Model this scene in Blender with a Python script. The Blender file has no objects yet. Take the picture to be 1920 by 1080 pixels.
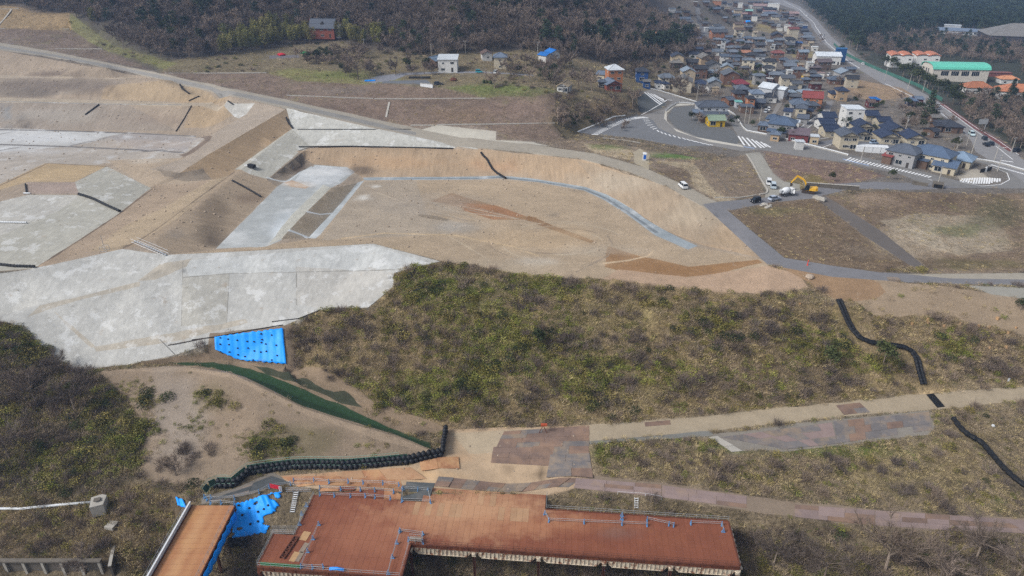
import bpy, bmesh, math, random
import numpy as np
from mathutils import Vector, Matrix, geometry
from mathutils.bvhtree import BVHTree

R = math.radians
scene = bpy.context.scene
COL = scene.collection
rng = random.Random(7)
nrg = np.random.default_rng(11)

# ------------------------------------------------------------------ camera, light, exposure
PITCH = R(27.0); FPX = 1280.0; CAMZ = 100.0
cam_d = bpy.data.cameras.new('camera'); cam = bpy.data.objects.new('camera', cam_d)
COL.objects.link(cam); scene.camera = cam
cam.location = (0, 0, CAMZ); cam.rotation_euler = (R(90) - PITCH, 0, 0)
cam_d.sensor_width = 36; cam_d.lens = 24.0; cam_d.clip_start = 1; cam_d.clip_end = 12000

SUN_EL, SUN_AZ = R(43), R(246)          # soft light from behind the camera, to the left
world = bpy.data.worlds.new('World'); scene.world = world; world.use_nodes = True
wn = world.node_tree; wn.nodes.clear()
sky = wn.nodes.new('ShaderNodeTexSky'); sky.sky_type = 'NISHITA'; sky.sun_disc = False
sky.sun_elevation = SUN_EL; sky.sun_rotation = SUN_AZ; sky.air_density = 1.0; sky.dust_density = 3.0
hsv = wn.nodes.new('ShaderNodeHueSaturation'); hsv.inputs['Saturation'].default_value = 0.42
bg = wn.nodes.new('ShaderNodeBackground'); bg.inputs['Strength'].default_value = 0.118
wo = wn.nodes.new('ShaderNodeOutputWorld')
wn.links.new(sky.outputs[0], hsv.inputs['Color']); wn.links.new(hsv.outputs[0], bg.inputs[0]); wn.links.new(bg.outputs[0], wo.inputs[0])
sun_d = bpy.data.lights.new('sun', 'SUN'); sun_d.energy = 2.25; sun_d.angle = R(16); sun_d.color = (1.0, 0.965, 0.915)
sun = bpy.data.objects.new('sun', sun_d); COL.objects.link(sun)
sdir = Vector((math.sin(SUN_AZ) * math.cos(SUN_EL), math.cos(SUN_AZ) * math.cos(SUN_EL), math.sin(SUN_EL)))
sun.rotation_euler = sdir.to_track_quat('Z', 'Y').to_euler()
sun.location = (-60, -80, 300)
scene.view_settings.view_transform = 'Standard'; scene.view_settings.look = 'None'
scene.view_settings.exposure = 0.44; scene.view_settings.gamma = 1.0; scene.view_settings.use_curve_mapping = False
scene.render.engine = 'CYCLES'
scene.cycles.use_denoising = False; scene.cycles.max_bounces = 5; scene.cycles.diffuse_bounces = 2; scene.cycles.glossy_bounces = 2
scene.cycles.transparent_max_bounces = 8; scene.cycles.volume_bounces = 1

# ------------------------------------------------------------------ projection helpers
cP, sP = math.cos(PITCH), math.sin(PITCH)
def ray(u, v):
    a = (u - 960) / FPX; b = (v - 540) / FPX
    return Vector((a, cP - b * sP, -sP - b * cP))
def at(u, v, z):
    d = ray(u, v); t = (z - CAMZ) / d.z
    return Vector((d.x * t, d.y * t, z))
def proj(x, y, z):
    dz = z - CAMZ
    dep = y * cP - dz * sP
    dep = np.where(dep < 1, 1, dep)
    up = y * sP + dz * cP
    return 960 + FPX * x / dep, 540 - FPX * up / dep

def srgb(r, g, b, k=0.80):
    f = lambda c: (c / 255 / 12.92 if c / 255 <= .04045 else ((c / 255 + .055) / 1.055) ** 2.4)
    return (f(r) * k, f(g) * k, f(b) * k)

def _hash(ix, iy, seed):
    h = (ix.astype(np.int64) * 374761393 + iy.astype(np.int64) * 668265263 + seed * 982451653) & 0x7fffffff
    h = ((h ^ (h >> 13)) * 1274126177) & 0x7fffffff
    return ((h ^ (h >> 16)) & 0xffff) / 65535.0
def vnoise(x, y, scale, seed=0):
    x = np.asarray(x, float) / scale; y = np.asarray(y, float) / scale
    ix = np.floor(x); iy = np.floor(y); fx = x - ix; fy = y - iy
    fx = fx * fx * (3 - 2 * fx); fy = fy * fy * (3 - 2 * fy)
    a = _hash(ix, iy, seed); b = _hash(ix + 1, iy, seed); c = _hash(ix, iy + 1, seed); d = _hash(ix + 1, iy + 1, seed)
    return (a * (1 - fx) + b * fx) * (1 - fy) + (c * (1 - fx) + d * fx) * fy
def fbm(x, y, scale, seed=0, n=3):
    s = 0; w = 0
    for i in range(n):
        s = s + vnoise(x, y, scale / 2 ** i, seed + i * 17) * 0.5 ** i; w += 0.5 ** i
    return s / w
def inpoly(u, v, poly):
    u = np.asarray(u, float); v = np.asarray(v, float); ins = np.zeros(u.shape, bool)
    n = len(poly); j = n - 1
    for i in range(n):
        ui, vi = poly[i][:2]; uj, vj = poly[j][:2]
        if vi != vj:
            c = ((vi > v) != (vj > v)) & (u < (uj - ui) * (v - vi) / (vj - vi) + ui)
            ins ^= c
        j = i
    return ins

# ------------------------------------------------------------------ terrain control lines: (pixel u, pixel v, height)
LINES = [
 # valley floor below the staging, and the near bank
 [(230,1085,-10),(420,1075,-9.8),(800,1078,-9.5),(1100,1078,-9.5),(1385,1078,-9.2),(1600,1072,-7.5),(1920,1062,-6),(2300,1050,-6)],
 [(-300,1040,-7.8),(0,1040,-7.8),(190,1043,-8),(235,1050,-9)],
 [(-300,965,-4.3),(0,958,-4.2),(175,948,-3.9),(330,945,-2.6),(372,940,-0.9)],
 [(378,945,-0.3),(470,925,-0.15),(545,905,0),(600,915,0),(810,925,0),(1030,925,0),(1080,915,-.1),(1250,935,-.8),(1480,970,-2),(1700,992,-2.8),(1920,1000,-3.2),(2300,1010,-3.6)],
 [(440,1012,-6.5),(560,1002,-5.2)],
 [(1040,962,-3),(1200,968,-3.4),(1350,980,-4.4),(1450,1000,-4.8),(1700,1010,-4.2),(1920,1018,-4.4)],
 [(1110,890,0),(1240,905,-.4),(1480,940,-1.7),(1700,960,-2.5),(1920,972,-3),(2300,980,-3.4)],
 [(1100,838,.3),(1330,818,.8),(1370,845,.6),(1740,815,1.4),(1790,790,1.6)],
 [(1760,765,2.0),(1920,750,2.4),(2300,705,3.4)],
 [(1810,800,1.1),(1920,918,-1.6)],
 [(835,806,.4),(1100,797,.5),(1330,780,1.0),(1650,747,1.9),(1920,725,2.6),(2300,685,3.6)],
 # hillside crest
 [(740,512,20),(830,489,20.2),(1000,520,19.9),(1130,523,19.6),(1300,546,19.2),(1440,552,18.8),(1570,566,17.6),(1750,565,16.8),(1920,562,16.4),(2300,555,15)],
 # mound, ridge, channel
 [(182,696,7.6),(350,688,8.0),(433,700,7.8),(500,731,6.2),(567,765,4.4),(647,791,3.0),(740,818,1.6),(805,844,.6)],
 [(300,684,7.2),(400,690,6.3),(500,717,4.9),(567,748,3.2),(647,777,1.8),(733,808,.8),(812,837,.1)],
 [(467,691,6.4),(567,730,4.3),(647,764,2.6),(733,804,.9)],
 [(330,679,7.6),(450,676,7.0),(540,703,5.4),(640,743,3.5),(760,792,1.2),(832,806,.4)],
 [(405,658,9.3),(535,686,8.0),(600,705,7.0),(700,760,3.4)],
 [(405,634,11.6),(530,617,13.2)],
 [(130,696,6.3),(240,686,7.6),(330,668,9)],
 [(600,581,15),(690,577,15.8),(736,540,18)],
 [(378,930,-.2),(440,915,-.1),(510,884,0),(640,880,.1),(770,870,.2),(826,856,.3)],
 [(170,890,-.6),(290,908,-1.0)],
 [(-300,600,16),(0,612,13.2),(45,612,12.6)],
 [(-300,780,6),(0,800,2.6),(160,800,2.2)],
 [(-300,925,-3.2),(0,925,-3.2),(180,925,-2.8),(300,925,-1.9)],
 # concrete slope
 [(-300,540,22.6),(0,512,23.2),(60,503,23.4),(230,468,24.0),(312,478,23.2),(480,470,22.4),(700,458,21.0),(820,490,20.2)],
 [(-300,600,17.5),(0,592,17.2),(70,570,18.0),(250,532,20.1),(318,496,22.4)],
 # site interior, left
 [(290,452,24.0),(440,318,24.4)],
 [(405,466,20.6),(520,346,21.0),(565,310,21.2)],
 [(500,338,22.0),(440,318,24.4),(545,242,30)],
 [(500,338,22.0),(582,274,26.0)],
 [(585,312,21),(650,314,20.4),(680,333,19.7)],
 [(555,284,25.4),(600,276,26),(850,278,26.4),(930,281,26.8)],
 [(85,306,26),(200,312,26),(140,342,25.8),(0,353,25.8),(-300,380,25.8)],
 [(283,353,23.6),(225,398,23.6),(62,503,23.4)],
 [(283,353,23.6),(340,330,25)],
 [(-300,400,25.3),(0,378,25.4),(150,366,25.4)],
 # plateau, ramp
 [(-300,250,26),(0,244,26),(100,244,26),(370,257,26.2)],
 [(-300,300,26),(0,292,26),(200,306,26),(345,296,27)],
 [(345,296,27),(380,262,29),(462,214,32.8)],
 [(338,324,26),(390,290,28.6),(538,204,35.4)],
 [(400,338,24.6),(450,320,24.8),(547,242,30)],
 # benches, left slope
 [(-300,190,33.7),(0,190,33.7),(100,192,33.7),(340,199,34.2),(420,199,34.0)],
 [(-300,180,34.3),(0,182,34.1),(100,184,34.0),(340,192,34.6),(425,190,35)],
 [(-300,140,41),(0,142,40.6),(100,145,40.3),(250,146,40.6),(330,152,41.0)],
 # haul road: near edge, far edge
 [(-300,40,59),(0,94,49.5),(100,108,47.0),(200,127,45.0),(300,149,42.6),(430,180,38.6),(538,203,35.8),(700,239,31.0),(860,274,27.4),(1000,287,27.0),(1100,300,26.8),(1180,322,26.3),(1250,350,25.7),(1320,388,24.8)],
 [(-300,26,60),(0,80,50.3),(100,97,47.6),(200,117,45.4),(300,137,43.2),(430,165,39.6),(538,187,36.8),(700,223,31.8),(860,257,28.0),(1000,271,27.4),(1115,288,27.0),(1200,311,26.5),(1280,345,25.7),(1350,382,24.7)],
 # pit toe and right bank
 [(680,333,19.7),(900,331,19.6),(935,329,19.6),(1100,351,19.4),(1185,391,19.3),(1240,428,19.2),(1308,456,19.2)],
 [(1400,450,21.6),(1440,486,20.4)],
 [(622,353,21.9),(575,397,21.9),(527,448,21.6)],
 [(676,342,19.6),(625,397,19.6),(578,446,19.8)],
 [(604,345,20.9),(548,400,20.8),(500,458,20.6)],
 [(700,441,19.9),(850,440,19.8),(1000,470,19.7)],
 [(1130,500,19.6),(1300,500,19.6),(1420,490,20.2)],
 # planted slope and village terrace
 [(0,55,55),(60,56,55),(130,55,54.6)],
 [(0,25,61.5),(60,24,61.8),(130,26,61)],
 [(110,90,48.6),(190,92,48)],
 [(310,136,43.6),(500,137,42.4)],
 [(545,180,37.2),(640,183,36.8),(780,185,36.2),(910,187,36.0)],
 [(545,175,37.5),(640,178,37.1),(780,180,36.5),(910,182,36.3)],
 [(330,118,46.4),(480,112,45.5),(600,118,44.4),(690,150,40.2),(760,158,39.9),(830,165,39.4),(1000,160,40.2),(1040,170,38.5)],
 [(820,233,31.0),(930,233,31.0),(1035,230,30.6)],
 [(500,100,46.6),(600,100,46.0),(850,105,45),(1000,92,45.5),(1060,110,43.5)],
 [(300,105,48.2),(560,76,50.2),(640,75,50.2)],
 [(100,30,61.0),(300,60,56.6),(640,30,60.3),(850,60,54.2),(1000,40,57.5)],
 [(0,0,67.7),(300,0,70),(640,0,68),(850,0,68),(1000,0,67)],
 [(1040,170,37.8),(1140,178,34.5),(1190,180,32)],
 [(1060,150,38.4),(1140,150,35.6),(1200,150,32.5)],
 [(1040,235,30),(1060,262,26.6),(1080,250,25.2),(1200,218,24.6)],
 [(1200,215,24.4),(1190,195,26.5),(1185,172,30)],
 [(1060,110,42),(1140,125,37.2),(1210,125,33),(1290,125,29)],
 [(1050,50,52),(1140,55,46.5),(1200,70,38),(1280,80,31),(1330,95,27)],
 [(1010,0,66),(1100,0,62),(1180,20,50),(1235,35,38),(1290,60,29)],
 [(1180,0,56),(1225,0,48),(1262,0,36)],
 # village flat and fields
 [(1060,262,25.4),(1170,262,24.6),(1215,290,24.2),(1330,300,23.8),(1400,290,23.2),(1620,330,22.4)],
 [(1200,250,24.2),(1320,272,23.7),(1440,280,22.9),(1640,318,22.0),(1700,335,21.6),(1850,350,20.2),(1990,350,19)],
 [(1215,165,25.2),(1300,190,24.3),(1400,255,23.2),(1560,280,22.4),(1700,315,21.4)],
 [(1400,290,23.2),(1436,366,24.0),(1350,382,24.7)],
 [(1430,374,24.2),(1500,360,23.8),(1600,347,23.1),(1700,348,22.6),(1800,354,22.0),(1920,354,20)],
 [(1365,395,24.0),(1440,380,23.6),(1525,372,23.4)],
 [(1400,420,22.4),(1470,482,20.4),(1560,497,20.0),(1650,510,19.3),(1760,515,18.8),(1920,512,18.2),(2300,510,16)],
 [(1440,497,20.2),(1560,520,19.4),(1700,530,18.4),(1920,536,17.6),(2300,535,15.4)],
 [(1540,380,23),(1620,440,21.0),(1710,498,19.3)],
 [(1565,378,22.8),(1650,430,20.2),(1740,500,18.6)],
 [(1550,368,23.6),(1650,358,23.2),(1850,366,21.8),(1990,360,20)],
 [(1640,425,20),(1720,400,19.4),(1860,410,19.2)],
 # town plain and coast
 [(1330,100,25.6),(1300,150,25.0)],
 [(1400,200,21.9),(1600,200,21.0),(1800,250,20.0),(2300,300,17)],
 [(1400,100,20.8),(1600,100,19.2),(1800,120,18.0),(1920,140,17.5),(2300,150,15)],
 [(1330,50,25),(1400,50,20.2),(1600,50,17.2),(1800,50,15.4),(2300,50,13)],
 [(1300,5,24),(1400,5,17),(1600,5,12),(1760,5,9),(2000,12,6)],
]
WORLD_PTS = [(-260,30,-10),(0,30,-12),(260,30,-10),(-260,-120,-10),(0,-120,-12),(260,-120,-10),
 (-118,93.9,-11.8),(-108,93.9,-11.8),(-98,93.9,-11.8),(-88,93.9,-11.8),(-80,93.9,-11.8),(-70,94.0,-11.2),(-118,88,-12),(-98,88,-12),(-80,88,-12),(-58,90,-10.9),(-60,70,-10.5),(0,70,-10.5),(60,70,-10),(-60,98,-9.6),(-20,98,-8.8),(20,97,-8.6),(38,96.5,-7.6),(-38,101,-6.5),(-20,106.5,-2),(0,106.8,-2),
 (-500,300,30),(-600,500,70),(-500,700,110),(-200,640,100),(0,650,100),(110,700,84),(180,760,66),(120,900,80),(235,1150,52),(330,1400,22),
 (-900,900,120),(-300,1200,118),(60,1300,96),(520,1330,12),(760,1290,3),(820,1345,-4),(900,1180,3),(905,1235,-4),(1100,1070,3),(1110,1120,-4),(1500,1000,-4),(600,1700,4),(1500,1600,-3),(2600,1100,-3),(900,2200,-3),
 (-500,120,10),(600,120,0),(900,300,10),(1300,600,8),(-400,1900,60),(500,2600,0)]

pts = []; edges = []
for ln in LINES:
    prev = None
    for (u, v, z) in ln:
        p = at(u, v, z); pts.append(p)
        if prev is not None: edges.append((prev, len(pts) - 1))
        prev = len(pts) - 1
for p in WORLD_PTS: pts.append(Vector(p))
BREAK_XY = [(pts[a].to_2d(), pts[b].to_2d()) for a, b in edges]
r = geometry.delaunay_2d_cdt([p.to_2d() for p in pts], edges, [], 0, 1e-4)
tv, te, tf, ov = r[0], r[1], r[2], r[3]
tz = []
for i, co in enumerate(tv):
    if ov[i]: tz.append(pts[ov[i][0]].z)
    else:
        best = None
        for a, b in edges:
            A, B = pts[a], pts[b]; d = (B - A).to_2d(); L = d.length_squared
            if L == 0: continue
            s = max(0, min(1, (co - A.to_2d()).dot(d) / L)); q = A.lerp(B, s); e = (q.to_2d() - co).length
            if best is None or e < best[0]: best = (e, q.z)
        tz.append(best[1])
N_CROSS = sum(1 for o in ov if not o)
print('TIN', len(tv), 'crossings', N_CROSS)
TIN = BVHTree.FromPolygons([Vector((c.x, c.y, z)) for c, z in zip(tv, tz)], tf)
DOWN = Vector((0, 0, -1))
def H0(x, y):
    h = TIN.ray_cast(Vector((x, y, 2000)), DOWN)
    return h[0].z if h[0] is not None else 0.0
CAMP = Vector((0, 0, CAMZ))
def P(u, v):
    """the point of the bare terrain seen at pixel u, v"""
    d = ray(u, v).normalized()
    h = TIN.ray_cast(CAMP, d)
    if h[0] is None: return at(u, v, 0.0)
    return h[0].copy()
# ------------------------------------------------------------------ procedural materials
def nt(name):
    m = bpy.data.materials.new(name); m.use_nodes = True
    n = m.node_tree; n.nodes.clear()
    o = n.nodes.new('ShaderNodeOutputMaterial'); b = n.nodes.new('ShaderNodeBsdfPrincipled')
    n.links.new(b.outputs[0], o.inputs[0])
    if 'Specular IOR Level' in b.inputs: b.inputs['Specular IOR Level'].default_value = 0.25
    return m, n, b
def noise_node(n, src, scale, detail=4, rough=.6, stretch=None):
    t = n.nodes.new('ShaderNodeTexNoise'); t.inputs['Scale'].default_value = scale
    t.inputs['Detail'].default_value = detail; t.inputs['Roughness'].default_value = rough
    if stretch is not None:
        mp = n.nodes.new('ShaderNodeMapping'); mp.inputs['Scale'].default_value = stretch[0]; mp.inputs['Rotation'].default_value = (0, 0, stretch[1])
        n.links.new(src, mp.inputs['Vector']); src = mp.outputs[0]
    n.links.new(src, t.inputs['Vector'])
    return t.outputs['Fac']
def maprange(n, s, a, b, lo, hi):
    m = n.nodes.new('ShaderNodeMapRange'); m.inputs[1].default_value = a; m.inputs[2].default_value = b
    m.inputs[3].default_value = lo; m.inputs[4].default_value = hi; n.links.new(s, m.inputs[0]); return m.outputs[0]
def mathn(n, op, a, b):
    m = n.nodes.new('ShaderNodeMath'); m.operation = op
    for i, s in enumerate((a, b)):
        if isinstance(s, (int, float)): m.inputs[i].default_value = s
        else: n.links.new(s, m.inputs[i])
    return m.outputs[0]
def mixc(n, fac, a, b, mode='MIX'):
    m = n.nodes.new('ShaderNodeMix'); m.data_type = 'RGBA'; m.blend_type = mode
    if isinstance(fac, (int, float)): m.inputs[0].default_value = fac
    else: n.links.new(fac, m.inputs[0])
    for i, s in ((6, a), (7, b)):
        if isinstance(s, tuple): m.inputs[i].default_value = (*s, 1)
        else: n.links.new(s, m.inputs[i])
    return m.outputs[2]
def scale_col(n, col, fac):
    m = n.nodes.new('ShaderNodeVectorMath'); m.operation = 'SCALE'
    n.links.new(col, m.inputs[0]); n.links.new(fac, m.inputs['Scale']); return m.outputs[0]

def ground_mat(name, layers, bump=0.3, bscale=1.0, rough=.95, spots=None, streak=None):
    """colour from the mesh's 'col' attribute, broken up by several noises; layers = (scale, lo, hi)"""
    m, n, b = nt(name)
    at_ = n.nodes.new('ShaderNodeAttribute'); at_.attribute_name = 'col'
    geo = n.nodes.new('ShaderNodeNewGeometry'); pos = geo.outputs['Position']
    c = at_.outputs['Color']; f = None
    for (s, lo, hi) in layers:
        k = maprange(n, noise_node(n, pos, s, 5, .65), .3, .7, lo, hi)
        f = k if f is None else mathn(n, 'MULTIPLY', f, k)
    if streak:
        k = maprange(n, noise_node(n, pos, streak[0], 4, .7, (streak[1], streak[2])), .3, .7, streak[3], streak[4])
        f = mathn(n, 'MULTIPLY', f, k)
    c = scale_col(n, c, f)
    if spots:
        for (s, t0, t1, colr, amt) in spots:
            k = maprange(n, noise_node(n, pos, s, 6, .7), t0, t1, 0, amt)
            c = mixc(n, k, c, colr)
    n.links.new(c, b.inputs['Base Color']); b.inputs['Roughness'].default_value = rough
    bp = n.nodes.new('ShaderNodeBump'); bp.inputs['Strength'].default_value = bump; bp.inputs['Distance'].default_value = .4
    n.links.new(noise_node(n, pos, bscale, 6, .7), bp.inputs['Height']); n.links.new(bp.outputs[0], b.inputs['Normal'])
    return m
GM = {
 'soil': ground_mat('packed_soil', [(.02, .93, 1.07), (.12, .88, 1.12), (.6, .92, 1.08), (2.5, .88, 1.12), (7, .9, 1.1)], .45, 2.0, streak=(.5, (.14, 1, 1), R(-28), .95, 1.05), spots=[(.3, .62, .72, srgb(186, 176, 162), .35), (.9, .66, .74, srgb(104, 90, 76), .35)]),
 'bank': ground_mat('graded_bank', [(.02, .93, 1.07), (.12, .9, 1.1), (2.5, .92, 1.08)], .45, 1.0, streak=(.9, (1, .12, .3), 0, .84, 1.14), spots=[(.35, .62, .72, srgb(188, 176, 160), .3), (.25, .64, .74, srgb(112, 94, 78), .3)]),
 'banks': ground_mat('graded_side_bank', [(.02, .93, 1.07), (.12, .9, 1.1), (2.5, .92, 1.08)], .45, 1.0, streak=(.8, (.12, 1, .3), R(18), .84, 1.14), spots=[(.3, .6, .72, srgb(112, 96, 80), .4)]),
 'conc': ground_mat('sprayed_concrete', [(.05, .9, 1.08), (.4, .9, 1.06), (2.5, .96, 1.04)], .15, 1.2, .9,
                    spots=[(.16, .56, .60, srgb(222, 224, 224), .42), (.5, .60, .66, srgb(218, 220, 220), .4), (.24, .62, .70, srgb(158, 142, 122), .5), (.8, .69, .73, srgb(92, 78, 62), .7)], streak=(1.1, (1, .1, 1), R(8), .85, 1.09)),
 'chalk': ground_mat('limed_ground', [(.05, .9, 1.08), (.3, .88, 1.1), (2, .94, 1.05)], .15, 1., .85, spots=[(.12, .52, .7, srgb(212, 215, 217), .6)]),
 'road': ground_mat('asphalt', [(.05, .95, 1.05), (.4, .93, 1.07), (4, .95, 1.05)], .1, 3., .85),
 'sand': ground_mat('sandy_track', [(.06, .93, 1.07), (.5, .9, 1.1), (3, .94, 1.06)], .2, 1.5),
 'wild': ground_mat('rough_ground', [(.04, .8, 1.2), (.25, .6, 1.4), (1.3, .55, 1.45), (4, .7, 1.3)], 1.0, 1.6,
                    spots=[(.18, .56, .68, srgb(96, 98, 52), .5), (.45, .62, .7, srgb(140, 122, 98), .5)]),
 'field': ground_mat('dry_field', [(.03, .88, 1.12), (.15, .76, 1.24), (.9, .68, 1.32), (3, .75, 1.25)], .8, 1.4,
                    spots=[(.07, .58, .7, srgb(112, 112, 70), .4), (.2, .6, .72, srgb(150, 136, 116), .45)]),
 'litter': ground_mat('woodland_floor', [(.04, .85, 1.15), (.3, .75, 1.25), (1.5, .8, 1.2)], .8, 1.),
 'mat': ground_mat('green_geotextile', [(.1, .9, 1.1), (.8, .85, 1.15), (5, .85, 1.15)], .3, 4.),
}

# ------------------------------------------------------------------ zones, later ones override earlier ones
S = srgb
Z = []
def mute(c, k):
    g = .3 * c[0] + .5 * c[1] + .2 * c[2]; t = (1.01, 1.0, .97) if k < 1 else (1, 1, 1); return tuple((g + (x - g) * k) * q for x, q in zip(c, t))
def zone(name, mat, col, amp, poly): Z.append((name, mat, mute(col, {'soil': .84, 'bank': .84, 'banks': .84, 'sand': .78}.get(mat, 1)), amp, poly))
BIG = [(-900, 1500), (-900, -100), (2900, -100), (2900, 1500)]
zone('hillside_ground', 'wild', S(116, 104, 84), .75, [(-900, 1400), (-900, 500), (2900, 500), (2900, 1400)])
zone('forest_floor', 'litter', S(76, 70, 66), .8, [(-900, 200), (-900, -95), (1450, -95), (1290, 55), (1330, 95), (1300, 150), (1190, 205), (1060, 262), (900, 260), (500, 180), (0, 130)])
zone('coast_ground', 'litter', S(58, 62, 52), .3, [(1250, -95), (2900, -95), (2900, 400), (1900, 300), (1540, 70), (1450, 0)])
zone('town_ground', 'field', S(112, 106, 100), .05, [(1290, 52), (1262, 0), (1380, -50), (1500, -8), (1500, 5), (1640, 128), (2000, 330), (1990, 400), (1600, 345), (1200, 260), (1210, 160), (1330, 100)])
zone('town_ground', 'field', S(118, 108, 92), .1, [(1190, 120), (1330, 100), (1300, 150), (1330, 165), (1300, 190), (1210, 168)])
# terrace with the upper houses, planted slope
zone('terrace_field', 'field', S(116, 106, 84), .15, [(300, 136), (330, 112), (470, 96), (560, 84), (640, 76), (700, 96), (850, 102), (1000, 92), (1060, 105), (1130, 120), (1230, 120), (1200, 200), (1060, 262), (1000, 165), (830, 165), (690, 165), (520, 137)])
zone('planted_slope', 'field', S(120, 104, 92), .12, [(305, 137), (520, 136), (560, 152), (690, 155), (830, 166), (1000, 160), (1046, 172), (1035, 235), (1060, 262), (1000, 274), (860, 260), (700, 224), (538, 188), (430, 166), (300, 138)])
zone('planted_slope', 'field', S(112, 98, 88), .12, [(-400, 95), (-400, 52), (0, 54), (132, 55), (190, 92), (290, 133), (200, 116), (0, 80)])
zone('planted_slope', 'field', S(142, 122, 92), .12, [(-400, 54), (-400, 20), (0, 22), (128, 25), (135, 55), (0, 54)])
zone('planted_slope', 'field', S(138, 118, 88), .15, [(-400, 24), (-400, 8), (0, 10), (45, 14), (60, 24)])
zone('terrace_field', 'field', S(112, 112, 70), .2, [(128, 28), (230, 92), (330, 118), (310, 130), (190, 92), (135, 55)])
zone('terrace_field', 'field', S(124, 122, 78), .2, [(500, 137), (545, 128), (690, 140), (760, 150), (690, 158), (560, 152)])
zone('terrace_field', 'field', S(106, 108, 70), .2, [(830, 166), (870, 160), (1040, 165), (1046, 172), (1000, 182), (920, 182)])
# the left cut slopes
SITE = [(-500, 700), (-500, 40), (0, 94), (300, 149), (538, 203), (860, 274), (1100, 300), (1250, 350), (1320, 388), (1440, 486), (1440, 552), (1300, 546), (1130, 523), (1000, 520), (830, 489), (700, 456), (312, 478), (60, 505), (-500, 540)]
zone('cut_slope', 'bank', S(158, 142, 124), .1, SITE)
zone('cut_slope', 'bank', S(150, 137, 122), .1, [(-400, 140), (0, 142), (250, 146), (200, 175), (0, 182), (-400, 182)])
zone('cut_slope', 'bank', S(168, 147, 118), .1, [(200, 160), (330, 150), (425, 186), (420, 190), (340, 192), (190, 186)])
zone('cut_slope', 'bank', S(148, 136, 124), .1, [(-400, 190), (100, 192), (240, 196), (330, 245), (0, 242), (-400, 245)])
zone('cut_slope', 'bank', S(168, 145, 114), .1, [(360, 198), (430, 196), (440, 215), (400, 235), (345, 240)])
zone('bench', 'soil', S(172, 158, 138), .02, [(-300, 181), (0, 183), (100, 185), (340, 193), (425, 192), (420, 199), (340, 199.5), (100, 193), (-300, 191)])
zone('bench', 'soil', S(168, 154, 136), .02, [(-300, 139), (0, 141), (100, 144), (250, 145.5), (250, 147), (100, 147), (-300, 143)])
# plateau
zone('plateau', 'chalk', S(188, 188, 186), .03, [(-400, 245), (0, 241), (100, 243), (240, 250), (180, 300), (0, 300), (-400, 300)])
zone('plateau', 'chalk', S(168, 160, 150), .04, [(240, 247), (395, 257), (380, 270), (330, 300), (200, 306), (60, 330), (0, 345), (-400, 400), (-400, 285), (0, 285), (120, 275)])
zone('plateau', 'soil', S(170, 152, 130), .05, [(200, 300), (345, 296), (420, 315), (440, 330), (345, 345), (283, 353), (215, 312)])
zone('ramp', 'soil', S(160, 147, 133), .05, [(345, 297), (380, 262), (462, 214), (470, 190), (538, 204), (390, 290), (338, 324), (280, 318)])
zone('berm_slope', 'banks', S(158, 134, 104), .08, [(538, 204), (548, 242), (500, 282), (450, 320), (400, 338), (338, 324), (390, 290)])
zone('berm_slope', 'banks', S(138, 125, 110), .08, [(338, 324), (290, 315), (310, 330), (345, 340), (400, 338), (380, 315)])
zone('concrete_slope', 'conc', S(186, 186, 180), .03, [(536, 203), (700, 240), (820, 264), (900, 281), (850, 277), (600, 273), (578, 273), (547, 242)])
zone('concrete_slope', 'conc', S(180, 178, 168), .03, [(547, 242), (582, 274), (505, 332), (498, 335), (440, 318)])
zone('concrete_slope', 'conc', S(186, 184, 178), .03, [(425, 190), (478, 194), (462, 214), (448, 222), (420, 199)])
zone('sand_berm', 'soil', S(178, 154, 116), .03, [(85, 306), (200, 311), (140, 341), (50, 341), (0, 356), (-300, 400), (-300, 385), (0, 345)])
zone('concrete_slope', 'conc', S(172, 170, 160), .02, [(200, 312), (283, 353), (225, 398), (195, 380), (148, 364), (140, 342)])
zone('pink_pad', 'soil', S(158, 140, 130), .02, [(52, 342), (140, 342), (148, 363), (52, 363)])
zone('concrete_field', 'conc', S(176, 174, 164), .02, [(52, 365), (148, 366), (195, 382), (225, 399), (66, 503), (-300, 530), (-300, 430), (0, 395)])
zone('concrete_field', 'conc', S(184, 182, 175), .02, [(0, 378), (50, 366), (150, 366), (110, 395), (0, 442), (-300, 490), (-300, 410)])
zone('dirt_strip', 'soil', S(164, 144, 122), .04, [(290, 345), (345, 345), (440, 330), (395, 370), (330, 420), (256, 462), (230, 468), (66, 503), (225, 400)])
zone('dirt_strip', 'soil', S(174, 154, 126), .04, [(395, 338), (440, 325), (330, 412), (256, 458), (215, 470), (170, 470), (240, 420), (315, 385)])
def zline(name, mat, col, ps, w):
    up = []; dn = []
    for i, (u, v) in enumerate(ps):
        a = ps[max(i - 1, 0)]; b = ps[min(i + 1, len(ps) - 1)]; L = math.hypot(b[0] - a[0], b[1] - a[1]); nx, ny = -(b[1] - a[1]) / L * w / 2, (b[0] - a[0]) / L * w / 2
        up.append((u + nx, v + ny)); dn.append((u - nx, v - ny))
    zone(name, mat, col, .02, up + dn[::-1])
DKL = S(112, 108, 106)
zline('ditch', 'chalk', DKL, [(-300, 240), (0, 243), (120, 245), (250, 250), (395, 257)], 2.2); zline('ditch', 'chalk', DKL, [(-300, 266), (0, 271), (130, 275), (260, 281), (345, 286)], 2.4)
zline('ditch', 'chalk', S(140, 138, 136), [(125, 275), (180, 263), (235, 250)], 1.6); zline('ditch', 'chalk', S(140, 138, 136), [(-60, 290), (0, 282), (40, 275)], 1.6); zline('ditch', 'chalk', S(140, 138, 136), [(0, 252), (30, 245)], 1.2)
zone('ditch', 'soil', S(120, 104, 92), .02, [(335, 290), (350, 286), (385, 262), (372, 257), (397, 256), (392, 264), (362, 287), (345, 294)])
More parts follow.
